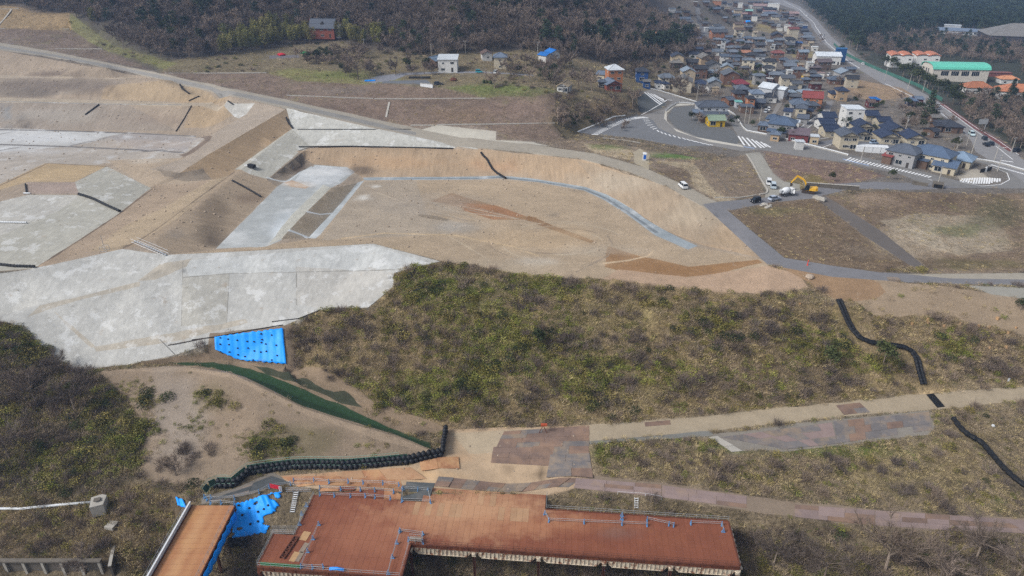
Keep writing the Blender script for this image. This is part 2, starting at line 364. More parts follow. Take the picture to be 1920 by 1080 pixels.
zone('plateau', 'chalk', S(160, 154, 150), .02, [(200, 257), (240, 250), (375, 258), (350, 284), (260, 280)])
# pit
zone('pit_bank', 'banks', S(162, 143, 120), .1, [(440, 320), (500, 336), (525, 350), (405, 466), (312, 478), (290, 452), (256, 458), (330, 412)])
zone('pit_bank', 'banks', S(136, 122, 106), .1, [(500, 338), (560, 285), (590, 308), (565, 322), (522, 350)])
zone('pit_bank', 'bank', S(170, 146, 118), .1, [(555, 284), (600, 275), (900, 280), (1100, 300), (1250, 350), (1330, 395), (1440, 487), (1310, 458), (1240, 430), (1185, 392), (1100, 352), (935, 330), (680, 333), (650, 314), (590, 308)])
zone('pit_bank', 'bank', S(158, 140, 118), .1, [(1080, 300), (1250, 350), (1330, 395), (1430, 480), (1400, 470), (1310, 456), (1240, 428), (1185, 391), (1120, 345)])
zone('pit_floor', 'soil', S(172, 152, 126), .06, [(680, 336), (900, 334), (935, 331), (1100, 354), (1185, 395), (1240, 433), (1310, 464), (1440, 490), (1440, 552), (1300, 546), (1130, 523), (1000, 520), (830, 489), (700, 457), (312, 479), (405, 468), (500, 460), (590, 447)])
zone('pit_floor', 'soil', S(166, 152, 134), .05, [(682, 340), (780, 339), (800, 400), (870, 420), (840, 440), (700, 445), (600, 450)])
zone('pit_floor', 'soil', S(150, 116, 80), .03, [(846, 362), (880, 372), (940, 390), (982, 405), (1010, 408), (990, 412), (930, 412), (860, 388), (806, 378)])
zone('pit_floor', 'soil', S(158, 112, 74), .03, [(860, 380), (930, 385), (985, 405), (925, 412), (870, 395)])
zone('pit_floor', 'soil', S(140, 104, 66), .03, [(992, 404), (1025, 418), (1115, 452), (1108, 456), (1040, 433), (985, 412)])
zone('pit_floor', 'soil', S(150, 112, 70), .03, [(1140, 462), (1200, 480), (1290, 500), (1420, 487), (1430, 492), (1340, 515), (1260, 522), (1195, 518), (1132, 500)])
zone('pit_floor', 'soil', S(132, 118, 100), .02, [(784, 402), (812, 404), (843, 411), (838, 415), (806, 410), (786, 405)])
zone('white_floor', 'chalk', S(166, 170, 170), .04, [(590, 309), (650, 313), (665, 322), (620, 352), (525, 452), (500, 462), (405, 466), (520, 350), (562, 322)])
zone('pit_berm', 'soil', S(172, 172, 164), .03, [(622, 352), (606, 346), (548, 402), (500, 460), (527, 448), (575, 397)])
zone('pit_berm', 'soil', S(148, 134, 114), .03, [(622, 353), (676, 342), (625, 397), (578, 446), (527, 448), (575, 397)])
zone('drain', 'chalk', S(150, 160, 166), .02, [(680, 333), (900, 331), (935, 329), (1010, 336), (1100, 351), (1140, 366), (1185, 391), (1210, 410), (1240, 428), (1275, 446), (1308, 461), (1290, 468), (1230, 442), (1175, 402), (1135, 376), (1095, 357), (1010, 342), (935, 334), (900, 336.5), (684, 338)])
zone('drain', 'chalk', S(118, 126, 132), .02, [(690, 335), (900, 333.5), (935, 331.5), (1010, 339), (1100, 354.5), (1137, 371), (1180, 397), (1235, 436), (1228, 437), (1176, 399), (1135, 373), (1095, 356), (1010, 341), (935, 333), (900, 335.5)])
zone('drain', 'chalk', S(176, 182, 184), .02, [(672, 342), (683, 338), (640, 392), (600, 440), (592, 447), (578, 446), (625, 397)])
zline('ditch', 'soil', S(110, 94, 80), [(66, 503), (150, 450), (225, 400), (290, 350)], 2.2); zline('ditch', 'soil', S(118, 102, 88), [(230, 466), (262, 450), (300, 425), (360, 380), (440, 322)], 1.8); zline('ditch', 'soil', S(112, 96, 84), [(0, 348), (90, 306), (200, 312)], 1.0)
zline('ditch', 'soil', S(96, 84, 74), [(560, 283), (580, 276), (650, 275), (850, 279)], 2.0); zline('ditch', 'conc', S(140, 138, 134), [(340, 196), (200, 195), (0, 190)], 1.0)
zline('drain', 'chalk', S(190, 196, 198), [(585, 312), (560, 325), (540, 340), (500, 333)], 2.0); zline('drain', 'chalk', S(194, 198, 200), [(575, 397), (600, 402), (622, 400)], 2.2); zline('drain', 'chalk', S(180, 186, 190), [(540, 432), (565, 440), (580, 446)], 3)
zone('white_floor', 'chalk', S(188, 192, 194), .03, [(565, 322), (592, 310), (650, 314), (660, 324), (620, 345), (545, 350)]); zone('white_floor', 'chalk', S(178, 152, 128), .02, [(532, 342), (548, 338), (580, 350), (572, 354), (545, 350)])
zline('pit_floor', 'soil', S(192, 168, 132), [(640, 447), (720, 437), (850, 441), (960, 462), (1010, 480)], 2.2); zline('pit_floor', 'soil', S(190, 172, 146), [(840, 442), (880, 465), (920, 490)], 2); zline('pit_floor', 'soil', S(150, 134, 116), [(1080, 510), (1140, 480), (1150, 460), (1138, 440)], 2.5); zline('pit_floor', 'soil', S(196, 172, 140), [(1225, 470), (1215, 480), (1180, 488), (1130, 494)], 2.5)
for k in range(15):                               # tyre tracks of the graders
    a0 = .35 * k; rx, ry = 70 + 9 * (k % 7), 18 + 3.4 * (k % 7); ccx, ccy = 1040 + 9 * (k % 3), 462 - 5 * (k % 4)
    zline('pit_floor', 'soil', S(184, 168, 144) if k % 3 else S(150, 132, 112), [(ccx + rx * math.cos(a0 + t_ * .16), ccy + ry * math.sin(a0 + t_ * .16)) for t_ in range(9)], 1.1)
for k in range(9):
    zline('pit_floor', 'soil', S(180, 166, 146) if k % 2 else S(154, 138, 120), [(690 + 17 * k, 352 + 9 * (k % 4)), (760 + 15 * k, 378 + 8 * (k % 3)), (860 + 22 * k, 410 + 5 * (k % 5))], 1.0)
for k in range(7):
    zline('tracked_soil', 'soil', S(172, 152, 126) if k % 2 else S(134, 114, 94), [(1640 + 8 * k, 545 + 6 * k), (1740 + 8 * k, 566 + 5 * k), (1850, 588 + 5 * k)], 1.6)
# hill crest details
zone('pit_floor', 'soil', S(176, 148, 122), .03, [(1130, 523), (1160, 505), (1290, 520), (1440, 498), (1500, 515), (1515, 540), (1440, 552), (1300, 546), (1200, 535)])
zone('tracked_soil', 'soil', S(156, 136, 112), .08, [(1640, 525), (1760, 535), (1920, 560), (1990, 640), (1900, 625), (1760, 590), (1650, 600), (1600, 562), (1645, 562)])
zone('pit_floor', 'soil', S(152, 122, 90), .04, [(1450, 495), (1530, 512), (1610, 517), (1648, 530), (1662, 548), (1640, 560), (1600, 564), (1570, 562), (1530, 540), (1500, 520)])
# concrete faced slope
CS = [(-500, 560), (0, 513), (60, 505), (230, 467), (312, 478), (480, 470), (700, 457), (825, 490), (740, 512), (736, 540), (690, 577), (600, 581), (530, 612), (405, 640), (330, 665), (240, 684), (130, 696), (95, 668), (45, 610), (0, 605), (-500, 640)]
zone('concrete_slope', 'conc', S(187, 187, 183), .04, CS)
zone('concrete_slope', 'conc', S(196, 198, 196), .03, [(343, 489), (700, 460), (800, 492), (740, 505), (600, 510), (430, 512), (355, 520)])
zone('concrete_slope', 'conc', S(182, 180, 172), .03, [(343, 520), (430, 512), (425, 605), (340, 612)])
zone('concrete_slope', 'conc', S(188, 186, 180), .03, [(554, 500), (735, 510), (730, 540), (690, 572), (600, 578), (556, 570)])
zone('concrete_slope', 'conc', S(180, 173, 160), .02, [(75, 572), (160, 553), (250, 531), (262, 528), (262, 537), (160, 560), (85, 582), (50, 595)])
zone('concrete_slope', 'conc', S(180, 173, 160), .02, [(258, 527), (300, 495), (360, 485), (350, 500), (290, 525)])
zone('concrete_slope', 'conc', S(180, 173, 160), .02, [(100, 582), (135, 610), (178, 648), (172, 652), (128, 615)])
zone('concrete_slope', 'conc', S(180, 173, 160), .02, [(175, 650), (300, 628), (460, 598), (465, 605), (320, 642), (180, 660)])
SM = S(150, 148, 142)
for q_ in ([(343, 490), (340, 612)], [(430, 513), (425, 606)], [(556, 500), (556, 572)], [(343, 520), (430, 513), (600, 509), (740, 506)], [(250, 530), (246, 500)]): zline('concrete_slope', 'conc', SM, q_, 1.2)
# hillside, mound, mats
zone('hillside', 'wild', S(130, 114, 84), 1.0, [(740, 512), (830, 489), (1000, 520), (1130, 523), (1300, 546), (1440, 552), (1570, 566), (1650, 600), (1760, 592), (1900, 625), (1990, 650), (2300, 640), (2300, 680), (1920, 724), (1650, 746), (1330, 779), (1100, 796), (835, 804), (700, 760), (560, 690), (535, 617), (600, 582), (690, 578), (736, 541)])
zone('bare_bank', 'soil', S(138, 118, 96), .2, [(405, 660), (330, 668), (250, 684), (330, 680), (450, 690), (545, 722), (640, 770), (760, 812), (832, 810), (834, 800), (700, 750), (600, 690), (540, 685)])
zone('bare_bank', 'soil', S(128, 110, 90), .06, [(393, 626), (548, 608), (552, 698), (393, 668)])
zone('mound', 'soil', S(142, 124, 104), .25, [(182, 696), (350, 686), (433, 699), (500, 730), (567, 764), (647, 790), (740, 817), (805, 844), (826, 852), (770, 866), (640, 876), (510, 880), (400, 910), (290, 905), (262, 890), (275, 800), (230, 740)])
zone('mound', 'soil', S(158, 138, 116), .06, [(182, 696), (350, 684), (433, 694), (500, 725), (567, 759), (647, 785), (740, 812), (806, 841), (800, 848), (700, 822), (560, 772), (490, 738), (430, 707), (350, 697)])
zone('green_mat', 'mat', S(38, 64, 40), .04, [(318, 681), (400, 679), (467, 690), (567, 729), (647, 763), (733, 803), (806, 830), (808, 842), (740, 814), (647, 787), (567, 761), (500, 727), (433, 696), (370, 685)])
zone('green_mat', 'mat', S(54, 62, 48), .06, [(470, 684), (530, 698), (600, 722), (655, 738), (680, 764), (640, 755), (567, 724), (500, 700)])
zone('woodland_bank', 'litter', S(58, 54, 40), 1.0, [(-500, 640), (0, 606), (45, 611), (95, 669), (130, 697), (182, 697), (230, 740), (275, 800), (262, 890), (200, 925), (0, 930), (-500, 930)])
zone('lower_bank', 'wild', S(104, 90, 70), .65, [(-500, 925), (0, 930), (200, 925), (290, 906), (378, 930), (372, 950), (330, 1000), (235, 1060), (0, 1050), (-500, 1050)])
# junction, tracks
zone('junction', 'sand', S(186, 158, 124), .03, [(835, 806), (950, 800), (1105, 797), (1105, 840), (1110, 890), (1080, 916), (1030, 927), (600, 917), (545, 907), (525, 893), (640, 884), (770, 872), (826, 858)])
zone('junction', 'sand', S(176, 158, 130), .03, [(845, 812), (1000, 803), (960, 850), (880, 850)])
zone('approach_road', 'road', S(122, 116, 108), .03, [(378, 946), (378, 932), (440, 916), (510, 886), (525, 893), (540, 905), (470, 926)])
zone('lower_track', 'sand', S(168, 152, 126), .03, [(1100, 797), (1330, 779), (1650, 746), (1920, 724), (2300, 684), (2300, 706), (1920, 751), (1760, 766), (1560, 783), (1330, 808), (1105, 828)])
zone('lower_track', 'sand', S(122, 124, 122), .03, [(1105, 827), (1330, 808), (1340, 816), (1105, 833)])
zone('plated_track', 'sand', S(140, 122, 104), .03, [(1105, 890), (1240, 905), (1480, 940), (1700, 960), (1920, 972), (2300, 981), (2300, 1010), (1920, 1000), (1700, 992), (1480, 970), (1250, 935), (1080, 916)])
zone('storage_pad', 'sand', S(136, 130, 122), .03, [(1335, 815), (1560, 787), (1740, 770), (1752, 800), (1740, 815), (1480, 845), (1370, 847)])
# right fields, roads
zone('right_field', 'field', S(114, 98, 80), .15, [(1365, 395), (1440, 380), (1525, 372), (1620, 438), (1710, 500), (1650, 512), (1560, 498), (1470, 483), (1400, 425)])
zone('right_field', 'field', S(120, 104, 88), .3, [(1540, 372), (1650, 358), (1850, 364), (1990, 360), (2300, 380), (2300, 512), (1920, 513), (1760, 516), (1700, 500), (1620, 432)])
zone('right_field', 'field', S(150, 138, 120), .1, [(1650, 415), (1720, 400), (1850, 405), (1890, 440), (1900, 470), (1800, 480), (1720, 455)])
zone('village_field', 'field', S(124, 110, 96), .12, [(1060, 262), (1100, 262), (1330, 300), (1400, 290), (1436, 366), (1350, 381), (1280, 344), (1200, 310), (1115, 287), (1000, 270)])
zone('village_field', 'field', S(178, 162, 136), .08, [(1090, 268), (1190, 282), (1180, 300), (1115, 287)])
zone('village_field', 'field', S(166, 152, 128), .08, [(1225, 300), (1300, 305), (1340, 360), (1380, 375), (1350, 380), (1300, 350), (1290, 320)])
zone('village_field', 'field', S(124, 104, 94), .12, [(1430, 280), (1600, 310), (1660, 330), (1610, 342), (1500, 350), (1450, 335)])
zone('village_field', 'field', S(120, 106, 70), .12, [(1470, 340), (1520, 325), (1560, 345), (1505, 356)])
zone('grey_path', 'sand', S(156, 154, 146), .03, [(1398, 288), (1425, 285), (1450, 325), (1470, 340), (1500, 345), (1500, 358), (1436, 372), (1436, 352)])
zone('haul_road', 'sand', S(160, 152, 138), .03, [(-300, 26), (0, 80), (100, 97), (200, 117), (300, 137), (430, 165), (538, 187), (700, 223), (860, 257), (1000, 271), (1115, 288), (1200, 311), (1280, 345), (1350, 382), (1330, 395), (1320, 388), (1250, 350), (1180, 322), (1100, 300), (1000, 287), (860, 274), (700, 239), (538, 203), (430, 180), (300, 149), (200, 127), (100, 108), (0, 94), (-300, 40)])
zone('haul_road', 'road', S(140, 138, 134), .03, [(-300, 31), (0, 86), (100, 102), (200, 121), (300, 141), (430, 170), (538, 192), (700, 229), (780, 248), (780, 254), (700, 236), (538, 199), (430, 177), (300, 147), (200, 126), (100, 106), (0, 91), (-300, 37)])
zone('haul_road', 'sand', S(178, 166, 140), .03, [(1187, 285), (1200, 278), (1218, 290), (1216, 318), (1190, 306)])
zone('gravel_shoulder', 'sand', S(186, 182, 170), .05, [(820, 234), (930, 246), (930, 262), (1000, 266), (1040, 275), (1000, 271), (860, 257), (790, 243)])
zone('access_road', 'road', S(122, 122, 126), .03, [(1330, 395), (1318, 383), (1350, 378), (1432, 371), (1500, 357), (1560, 345), (1640, 341), (1760, 345), (1800, 352), (1700, 356), (1600, 353), (1545, 366), (1525, 372), (1440, 380), (1365, 395), (1400, 425), (1470, 483), (1560, 498), (1650, 511), (1760, 516), (1920, 513), (2300, 511), (2300, 534), (1920, 535), (1700, 529), (1560, 519), (1440, 496), (1400, 460)])
zone('access_road', 'road', S(160, 154, 142), .03, [(1700, 514), (1920, 512), (2300, 508), (2300, 522), (1920, 524), (1780, 522)])
zone('access_road', 'road', S(108, 102, 98), .06, [(1525, 372), (1545, 367), (1565, 378), (1650, 432), (1735, 500), (1710, 500), (1620, 442), (1540, 380)])
zone('access_road', 'road', S(150, 148, 140), .03, [(1810, 535), (1920, 540), (2300, 545), (2300, 560), (1920, 560), (1860, 552)])
# village roads
zone('village_road', 'road', S(116, 118, 122), .01, [(1083, 248), (1150, 225), (1195, 216), (1214, 220), (1226, 226), (1235, 238), (1270, 255), (1340, 273), (1280, 274), (1180, 258), (1100, 250)])
zone('village_road', 'road', S(134, 132, 130), .01, [(1195, 217), (1245, 205), (1262, 190), (1250, 185), (1205, 172), (1220, 168), (1310, 193), (1310, 197), (1270, 192), (1245, 210), (1247, 225), (1275, 245), (1340, 262), (1460, 278), (1390, 283), (1340, 274), (1270, 256), (1235, 240), (1222, 222)])
zone('village_road', 'road', S(88, 92, 94), .01, [(1197, 166), (1206, 172), (1250, 195), (1240, 203), (1200, 212), (1195, 190)])
zone('village_road', 'road', S(104, 106, 108), .01, [(1262, 202), (1300, 198), (1320, 230), (1375, 245), (1386, 262), (1380, 273), (1320, 262), (1265, 238), (1252, 218)])
zone('village_road', 'road', S(196, 192, 182), .01, [(1310, 196), (1268, 194), (1247, 209), (1245, 222), (1262, 240), (1300, 256), (1390, 272), (1395, 276), (1330, 266), (1268, 246), (1250, 228), (1250, 212), (1265, 199)])
zone('village_road', 'road', S(128, 127, 126), .01, [(1356, 207), (1362, 205), (1385, 225), (1400, 245), (1480, 263), (1560, 284), (1660, 303), (1760, 330), (1800, 340), (1850, 348), (1880, 344), (1894, 336), (1888, 322), (1850, 308), (1822, 300), (1828, 297), (1870, 306), (1920, 318), (2000, 335), (2150, 380), (2150, 410), (2000, 352), (1900, 353), (1800, 352), (1735, 343), (1690, 327), (1590, 305), (1500, 293), (1420, 280), (1388, 262), (1375, 240)])
zone('main_road', 'road', S(140, 139, 140), .01, [(1440, 0), (1462, -4), (1500, 12), (1530, 35), (1560, 70), (1610, 112), (1690, 152), (1770, 196), (1830, 240), (1870, 262), (1920, 300), (2000, 345), (2250, 480), (2250, 560), (2000, 400), (1890, 320), (1830, 285), (1820, 262), (1790, 235), (1750, 205), (1660, 160), (1590, 118), (1545, 82), (1520, 45), (1490, 18)])
zone('main_road', 'road', S(120, 78, 76), .01, [(1760, 193), (1772, 196), (1835, 240), (1873, 262), (1900, 282), (1892, 284), (1862, 264), (1825, 240)])
zone('side_street', 'road', S(140, 136, 132), .01, [(1442, 225), (1462, 182), (1473, 182), (1460, 205), (1446, 226)])
zone('side_street', 'road', S(136, 134, 134), .01, [(1498, 240), (1545, 205), (1550, 190), (1563, 190), (1556, 208), (1512, 242)])
zone('side_street', 'road', S(126, 126, 126), .01, [(1395, 232), (1420, 237), (1428, 252), (1400, 246)])
zone('side_street', 'road', S(124, 124, 126), .01, [(1312, 70), (1308, 45), (1302, 5), (1309, 5), (1318, 45), (1330, 72)])
zone('side_street', 'road', S(118, 120, 126), .01, [(1500, 272), (1560, 262), (1660, 262), (1760, 283), (1690, 298), (1580, 268), (1512, 276)])
zone('yard', 'sand', S(178, 170, 156), .02, [(1795, 330), (1830, 314), (1856, 336), (1800, 338)])
zone('town_ground', 'field', S(150, 128, 104), .05, [(1555, 150), (1590, 146), (1690, 165), (1715, 180), (1640, 190), (1590, 178), (1570, 165)])
zone('town_ground', 'field', S(142, 128, 88), .05, [(1420, 44), (1450, 50), (1470, 58), (1440, 62), (1415, 56)])
zone('town_ground', 'field', S(148, 132, 90), .05, [(1355, 150), (1430, 150), (1430, 160), (1400, 165), (1352, 162)])
zone('town_ground', 'field', S(146, 134, 96), .05, [(1480, 97), (1530, 97), (1532, 108), (1485, 108)])
zone('terrace_road', 'road', S(128, 130, 138), .01, [(680, 152), (710, 142), (760, 137), (830, 134), (905, 134), (1000, 140), (1000, 142), (905, 137), (830, 137), (760, 141), (740, 150), (700, 156)])
zone('terrace_road', 'road', S(104, 108, 114), .01, [(718, 152), (800, 150), (812, 160), (806, 163), (780, 157), (716, 156)])
zone('terrace_road', 'road', S(110, 108, 112), .01, [(505, 104), (560, 103), (562, 108), (505, 110)])

SOFT = [ # soft stains and growth: u, v, radius u, radius v, colour, strength, object names
 (110, 160, 110, 14, S(104, 92, 86), .7, ('cut_slope', 'bench')), (100, 138, 50, 6, S(84, 70, 68), .6, ('cut_slope', 'bench')), (45, 175, 60, 9, S(110, 100, 92), .7, ('cut_slope',)),
 (45, 228, 10, 16, S(92, 84, 78), .8, ('cut_slope',)), (12, 215, 9, 20, S(120, 128, 136), .7, ('cut_slope',)), (100, 215, 90, 14, S(160, 154, 146), .5, ('cut_slope',)),
 (190, 175, 60, 8, S(120, 102, 86), .4, ('cut_slope',)), (290, 225, 60, 10, S(136, 118, 104), .4, ('cut_slope',)), (370, 190, 60, 9, S(182, 154, 116), .5, ('cut_slope',)),
 (400, 405, 30, 40, S(112, 96, 78), .6, ('pit_bank',)), (380, 440, 30, 22, S(104, 92, 78), .5, ('pit_bank',)), (400, 455, 25, 12, S(84, 72, 62), .7, ('pit_bank',)), (330, 440, 30, 18, S(138, 128, 118), .6, ('pit_bank',)), (470, 372, 30, 12, S(120, 98, 80), .5, ('pit_bank',)),
 (680, 318, 30, 10, S(98, 84, 72), .8, ('pit_bank', 'white_floor')), (560, 318, 14, 12, S(88, 72, 62), .8, ('pit_bank',)), (760, 305, 120, 12, S(184, 146, 104), .5, ('pit_bank',)), (930, 312, 50, 14, S(184, 138, 98), .4, ('pit_bank',)),
 (1150, 340, 90, 20, S(176, 164, 146), .5, ('pit_bank',)), (1300, 400, 50, 30, S(176, 162, 140), .4, ('pit_bank',)), (1380, 450, 40, 30, S(176, 148, 112), .5, ('pit_bank', 'pit_floor')),
 (800, 385, 120, 22, S(160, 148, 134), .5, ('pit_floor',)), (1010, 450, 120, 24, S(188, 160, 122), .5, ('pit_floor',)), (850, 425, 60, 14, S(158, 154, 148), .6, ('pit_floor',)), (1120, 470, 80, 12, S(186, 172, 152), .4, ('pit_floor',)),
 (950, 500, 150, 16, S(172, 158, 136), .5, ('pit_floor',)), (1010, 490, 60, 9, S(192, 184, 172), .45, ('pit_floor',)), (760, 478, 60, 10, S(176, 154, 122), .4, ('pit_floor',)), (705, 349, 9, 3, S(214, 212, 206), .9, ('pit_floor',)), (680, 372, 10, 4, S(212, 210, 204), .9, ('pit_floor',)), (1037, 402, 9, 3, S(140, 126, 108), .7, ('pit_floor',)),
 (600, 322, 40, 8, S(214, 216, 216), .6, ('white_floor',)), (560, 346, 30, 6, S(206, 190, 170), .5, ('white_floor',)), (540, 420, 50, 25, S(186, 194, 200), .5, ('white_floor',)), (440, 450, 40, 14, S(206, 208, 208), .5, ('white_floor',)), (520, 432, 30, 10, S(208, 216, 222), .5, ('white_floor',)),
 (60, 258, 140, 8, S(206, 208, 210), .6, ('plateau',)), (60, 285, 90, 8, S(196, 196, 196), .5, ('plateau',)), (270, 270, 90, 10, S(172, 158, 144), .5, ('plateau',)), (280, 302, 40, 5, S(186, 178, 166), .5, ('plateau',)),
 (830, 535, 80, 34, S(96, 108, 46), .7, ('hillside',)), (900, 560, 80, 30, S(90, 102, 50), .5, ('hillside',)), (1010, 540, 90, 16, S(98, 108, 54), .5, ('hillside',)), (640, 620, 80, 40, S(92, 78, 64), .6, ('hillside',)), (1130, 590, 110, 50, S(132, 122, 84), .5, ('hillside',)),
 (960, 640, 120, 60, S(86, 88, 50), .5, ('hillside',)), (1380, 640, 90, 60, S(84, 70, 56), .5, ('hillside',)), (1520, 620, 60, 50, S(120, 106, 68), .5, ('hillside',)), (820, 740, 90, 40, S(88, 92, 50), .6, ('hillside',)), (1140, 720, 120, 50, S(104, 96, 64), .5, ('hillside',)), (1680, 610, 60, 40, S(146, 128, 98), .7, ('hillside',)), (1640, 630, 30, 30, S(150, 132, 104), .6, ('hillside',)), (1850, 680, 90, 40, S(88, 76, 66), .6, ('hillside',)),
 (1750, 735, 40, 8, S(176, 154, 120), .8, ('hillside',)), (1450, 700, 160, 40, S(100, 86, 72), .5, ('hillside',)),
 (330, 780, 60, 90, S(152, 142, 132), .6, ('mound',)), (560, 830, 80, 36, S(92, 88, 58), .5, ('mound',)), (400, 740, 40, 30, S(120, 110, 78), .4, ('mound',)), (440, 780, 50, 50, S(146, 128, 108), .4, ('mound',)),
 (700, 862, 90, 9, S(112, 92, 70), .7, ('junction',)), (760, 892, 140, 10, S(204, 164, 112), .6, ('junction',)), (640, 895, 110, 10, S(190, 130, 80), .6, ('junction',)), (950, 882, 16, 14, S(96, 78, 58), .85, ('junction',)), (1015, 886, 14, 16, S(92, 76, 58), .85, ('junction',)), (855, 860, 40, 12, S(190, 150, 108), .5, ('junction',)), (1080, 820, 50, 20, S(140, 108, 88), .5, ('junction',)),
 (1700, 455, 90, 30, S(176, 164, 144), .5, ('right_field',)), (1860, 400, 60, 30, S(84, 86, 60), .6, ('right_field',)), (1800, 432, 50, 12, S(92, 100, 62), .6, ('right_field',)), (1640, 375, 70, 14, S(150, 132, 114), .6, ('right_field',)), (1440, 440, 60, 30, S(96, 82, 66), .5, ('right_field',)), (1590, 460, 60, 20, S(104, 90, 78), .5, ('right_field',)), (1850, 495, 120, 12, S(98, 92, 58), .6, ('right_field',)), (1740, 380, 70, 14, S(92, 78, 68), .5, ('right_field',)), (1450, 395, 60, 8, S(100, 100, 60), .5, ('right_field',)),
 (1270, 292, 60, 7, S(86, 124, 52), .8, ('village_field',)), (1140, 276, 40, 6, S(98, 116, 58), .7, ('village_field',)), (1270, 330, 40, 14, S(96, 80, 66), .6, ('village_field',)), (1370, 330, 40, 30, S(134, 120, 104), .4, ('village_field',)), (1380, 275, 60, 5, S(124, 110, 90), .6, ('village_field',)),
 (930, 165, 60, 10, S(100, 112, 58), .6, ('terrace_field', 'planted_slope')), (640, 140, 60, 9, S(100, 108, 56), .6, ('terrace_field', 'planted_slope')), (780, 115, 60, 10, S(118, 112, 82), .5, ('terrace_field',)), (1060, 230, 40, 25, S(104, 94, 72), .6, ('terrace_field', 'planted_slope', 'forest_floor')), (1150, 205, 50, 18, S(128, 106, 82), .6, ('terrace_field', 'town_ground', 'forest_floor')), (870, 215, 80, 18, S(126, 106, 86), .5, ('planted_slope',)), (700, 205, 60, 12, S(112, 94, 84), .5, ('planted_slope',)), (640, 170, 80, 8, S(128, 120, 112), .4, ('planted_slope',)), (960, 205, 60, 20, S(134, 114, 104), .4, ('planted_slope',)),
 (1880, 640, 100, 40, S(128, 108, 88), .5, ('hillside',)), (900, 712, 30, 60, S(70, 74, 40), .5, ('hillside',)), (1300, 600, 40, 40, S(70, 66, 46), .5, ('hillside',)),
 (1250, 880, 120, 40, S(118, 102, 84), .5, ('hillside_ground',)), (1500, 880, 160, 40, S(112, 98, 82), .5, ('hillside_ground',)), (1700, 880, 140, 50, S(126, 114, 82), .5, ('hillside_ground',)), (1550, 845, 160, 12, S(98, 108, 44), .7, ('hillside_ground',)), (1380, 838, 60, 10, S(96, 112, 42), .7, ('hillside_ground',)), (1130, 850, 40, 16, S(110, 112, 62), .5, ('hillside_ground',)), (1800, 840, 60, 60, S(132, 116, 84), .5, ('hillside_ground',)),
]

# ------------------------------------------------------------------ build the terrain from zones, control lines and a grid
SOFTM = {'soil': .28, 'bank': .28, 'banks': .28, 'wild': 1.2, 'field': .8, 'litter': 1.2, 'sand': .3, 'chalk': .12, 'mat': .3, 'conc': .14, 'road': .0}
def world_ring(poly, mk='road'):
    out = []; n = len(poly); jt = SOFTM[mk]
    for i in range(n):
        a = poly[i]; b = poly[(i + 1) % n]
        k = max(1, int(math.hypot(a[0] - b[0], a[1] - b[1]) / 28))
        for j in range(k):
            t = j / k; p = P(max(-880, min(2880, a[0] + (b[0] - a[0]) * t)), a[1] + (b[1] - a[1]) * t); q = p.to_2d()
            if not out or (q - out[-1]).length > .06: out.append(q)
    if (out[0] - out[-1]).length < .06: out.pop()
    if jt:                                        # natural edges wander, with a slow and a quick wobble
        fine = []
        for a, b in zip(out, out[1:] + out[:1]):
            L = (b - a).length; far = .5 * (abs(a.y) + abs(b.y)); stp = 1.3 if far < 175 else (2.2 if far < 270 else (4 if far < 400 else 14))
            k = max(1, min(60, int(L / stp))); nn = Vector((-(b - a).y, (b - a).x)).normalized() if L > 0 else Vector((0, 0))
            for j in range(k):
                p = a.lerp(b, j / k); w_ = (fbm(np.array([p.x]), np.array([p.y]), 5.0, 31, 2)[0] - .5) * 2.4 + (vnoise(np.array([p.x]), np.array([p.y]), 1.3, 8)[0] - .5) * .7
                fine.append(p + nn * w_ * jt * min(1.6, max(1, far / 250)))
        out = fine
    return out
RINGS = [world_ring(z[4], z[1]) for z in Z]
def build_terrain():
    V = []; E = []; F = []
    def grid(x0, x1, y0, y1, s):
        for j in range(int((y1 - y0) / s)):
            for i in range(int((x1 - x0) / s)):
                V.append(Vector((x0 + (i + .5 + rng.uniform(-.35, .35)) * s, y0 + (j + .5 + rng.uniform(-.35, .35)) * s)))
    grid(-105, 105, 84, 170, 1.35); grid(-150, 150, 170, 262, 2.3); grid(-260, 260, 262, 380, 3.6)
    grid(-420, 430, 380, 560, 8); grid(-500, 900, 560, 1000, 22); grid(-900, 1700, 1000, 1900, 60)
    grid(-220, -105, 84, 262, 5); grid(105, 220, 84, 262, 3.6); grid(-200, 200, -100, 84, 8)
    for a, b in BREAK_XY:
        k = max(1, int((b - a).length / 6)); s = len(V)
        for j in range(k + 1): V.append(a.lerp(b, j / k))
        for j in range(k): E.append((s + j, s + j + 1))
    for ring in RINGS:
        s = len(V); V.extend(ring); E.extend((s + j, s + (j + 1) % len(ring)) for j in range(len(ring)))
    r = geometry.delaunay_2d_cdt(V, E, F, 0, 1e-3)
    return r
import time as _t
_t0 = _t.time()
cv, ce, cf, cov, coe, cof = build_terrain()
print('CDT', len(cv), len(cf), round(_t.time() - _t0, 1))
X = np.array([c.x for c in cv]); Y = np.array([c.y for c in cv])
ZH = np.array([H0(x, y) for x, y in zip(X, Y)])
NAMES = []; [NAMES.append(z[0]) for z in Z if z[0] not in NAMES]
tri = np.array([list(f)[:3] for f in cf])
fz = np.full(len(tri), -1); _cx = X[tri].mean(1); _cy = Y[tri].mean(1)
for i, ring in enumerate(RINGS): fz[inpoly(_cx, _cy, ring)] = i
zamp = np.array([z[3] for z in Z] + [.3])
amp = np.full(len(X), 9.0)
for k in range(3): np.minimum.at(amp, tri[:, k], zamp[fz])
near = np.clip((700 - Y) / 300, .25, 1)
DISP = amp * ((fbm(X, Y, 9, 3, 3) - .5) * 2.2 + (fbm(X, Y, 2.6, 5, 2) - .5) * 1.0) * near
ZT = ZH + DISP
zcol = np.array([z[2] for z in Z] + [S(110, 100, 86)])
fcol = zcol[fz]                                   # base colour per face
cu, cvv = proj(X, Y, ZT)
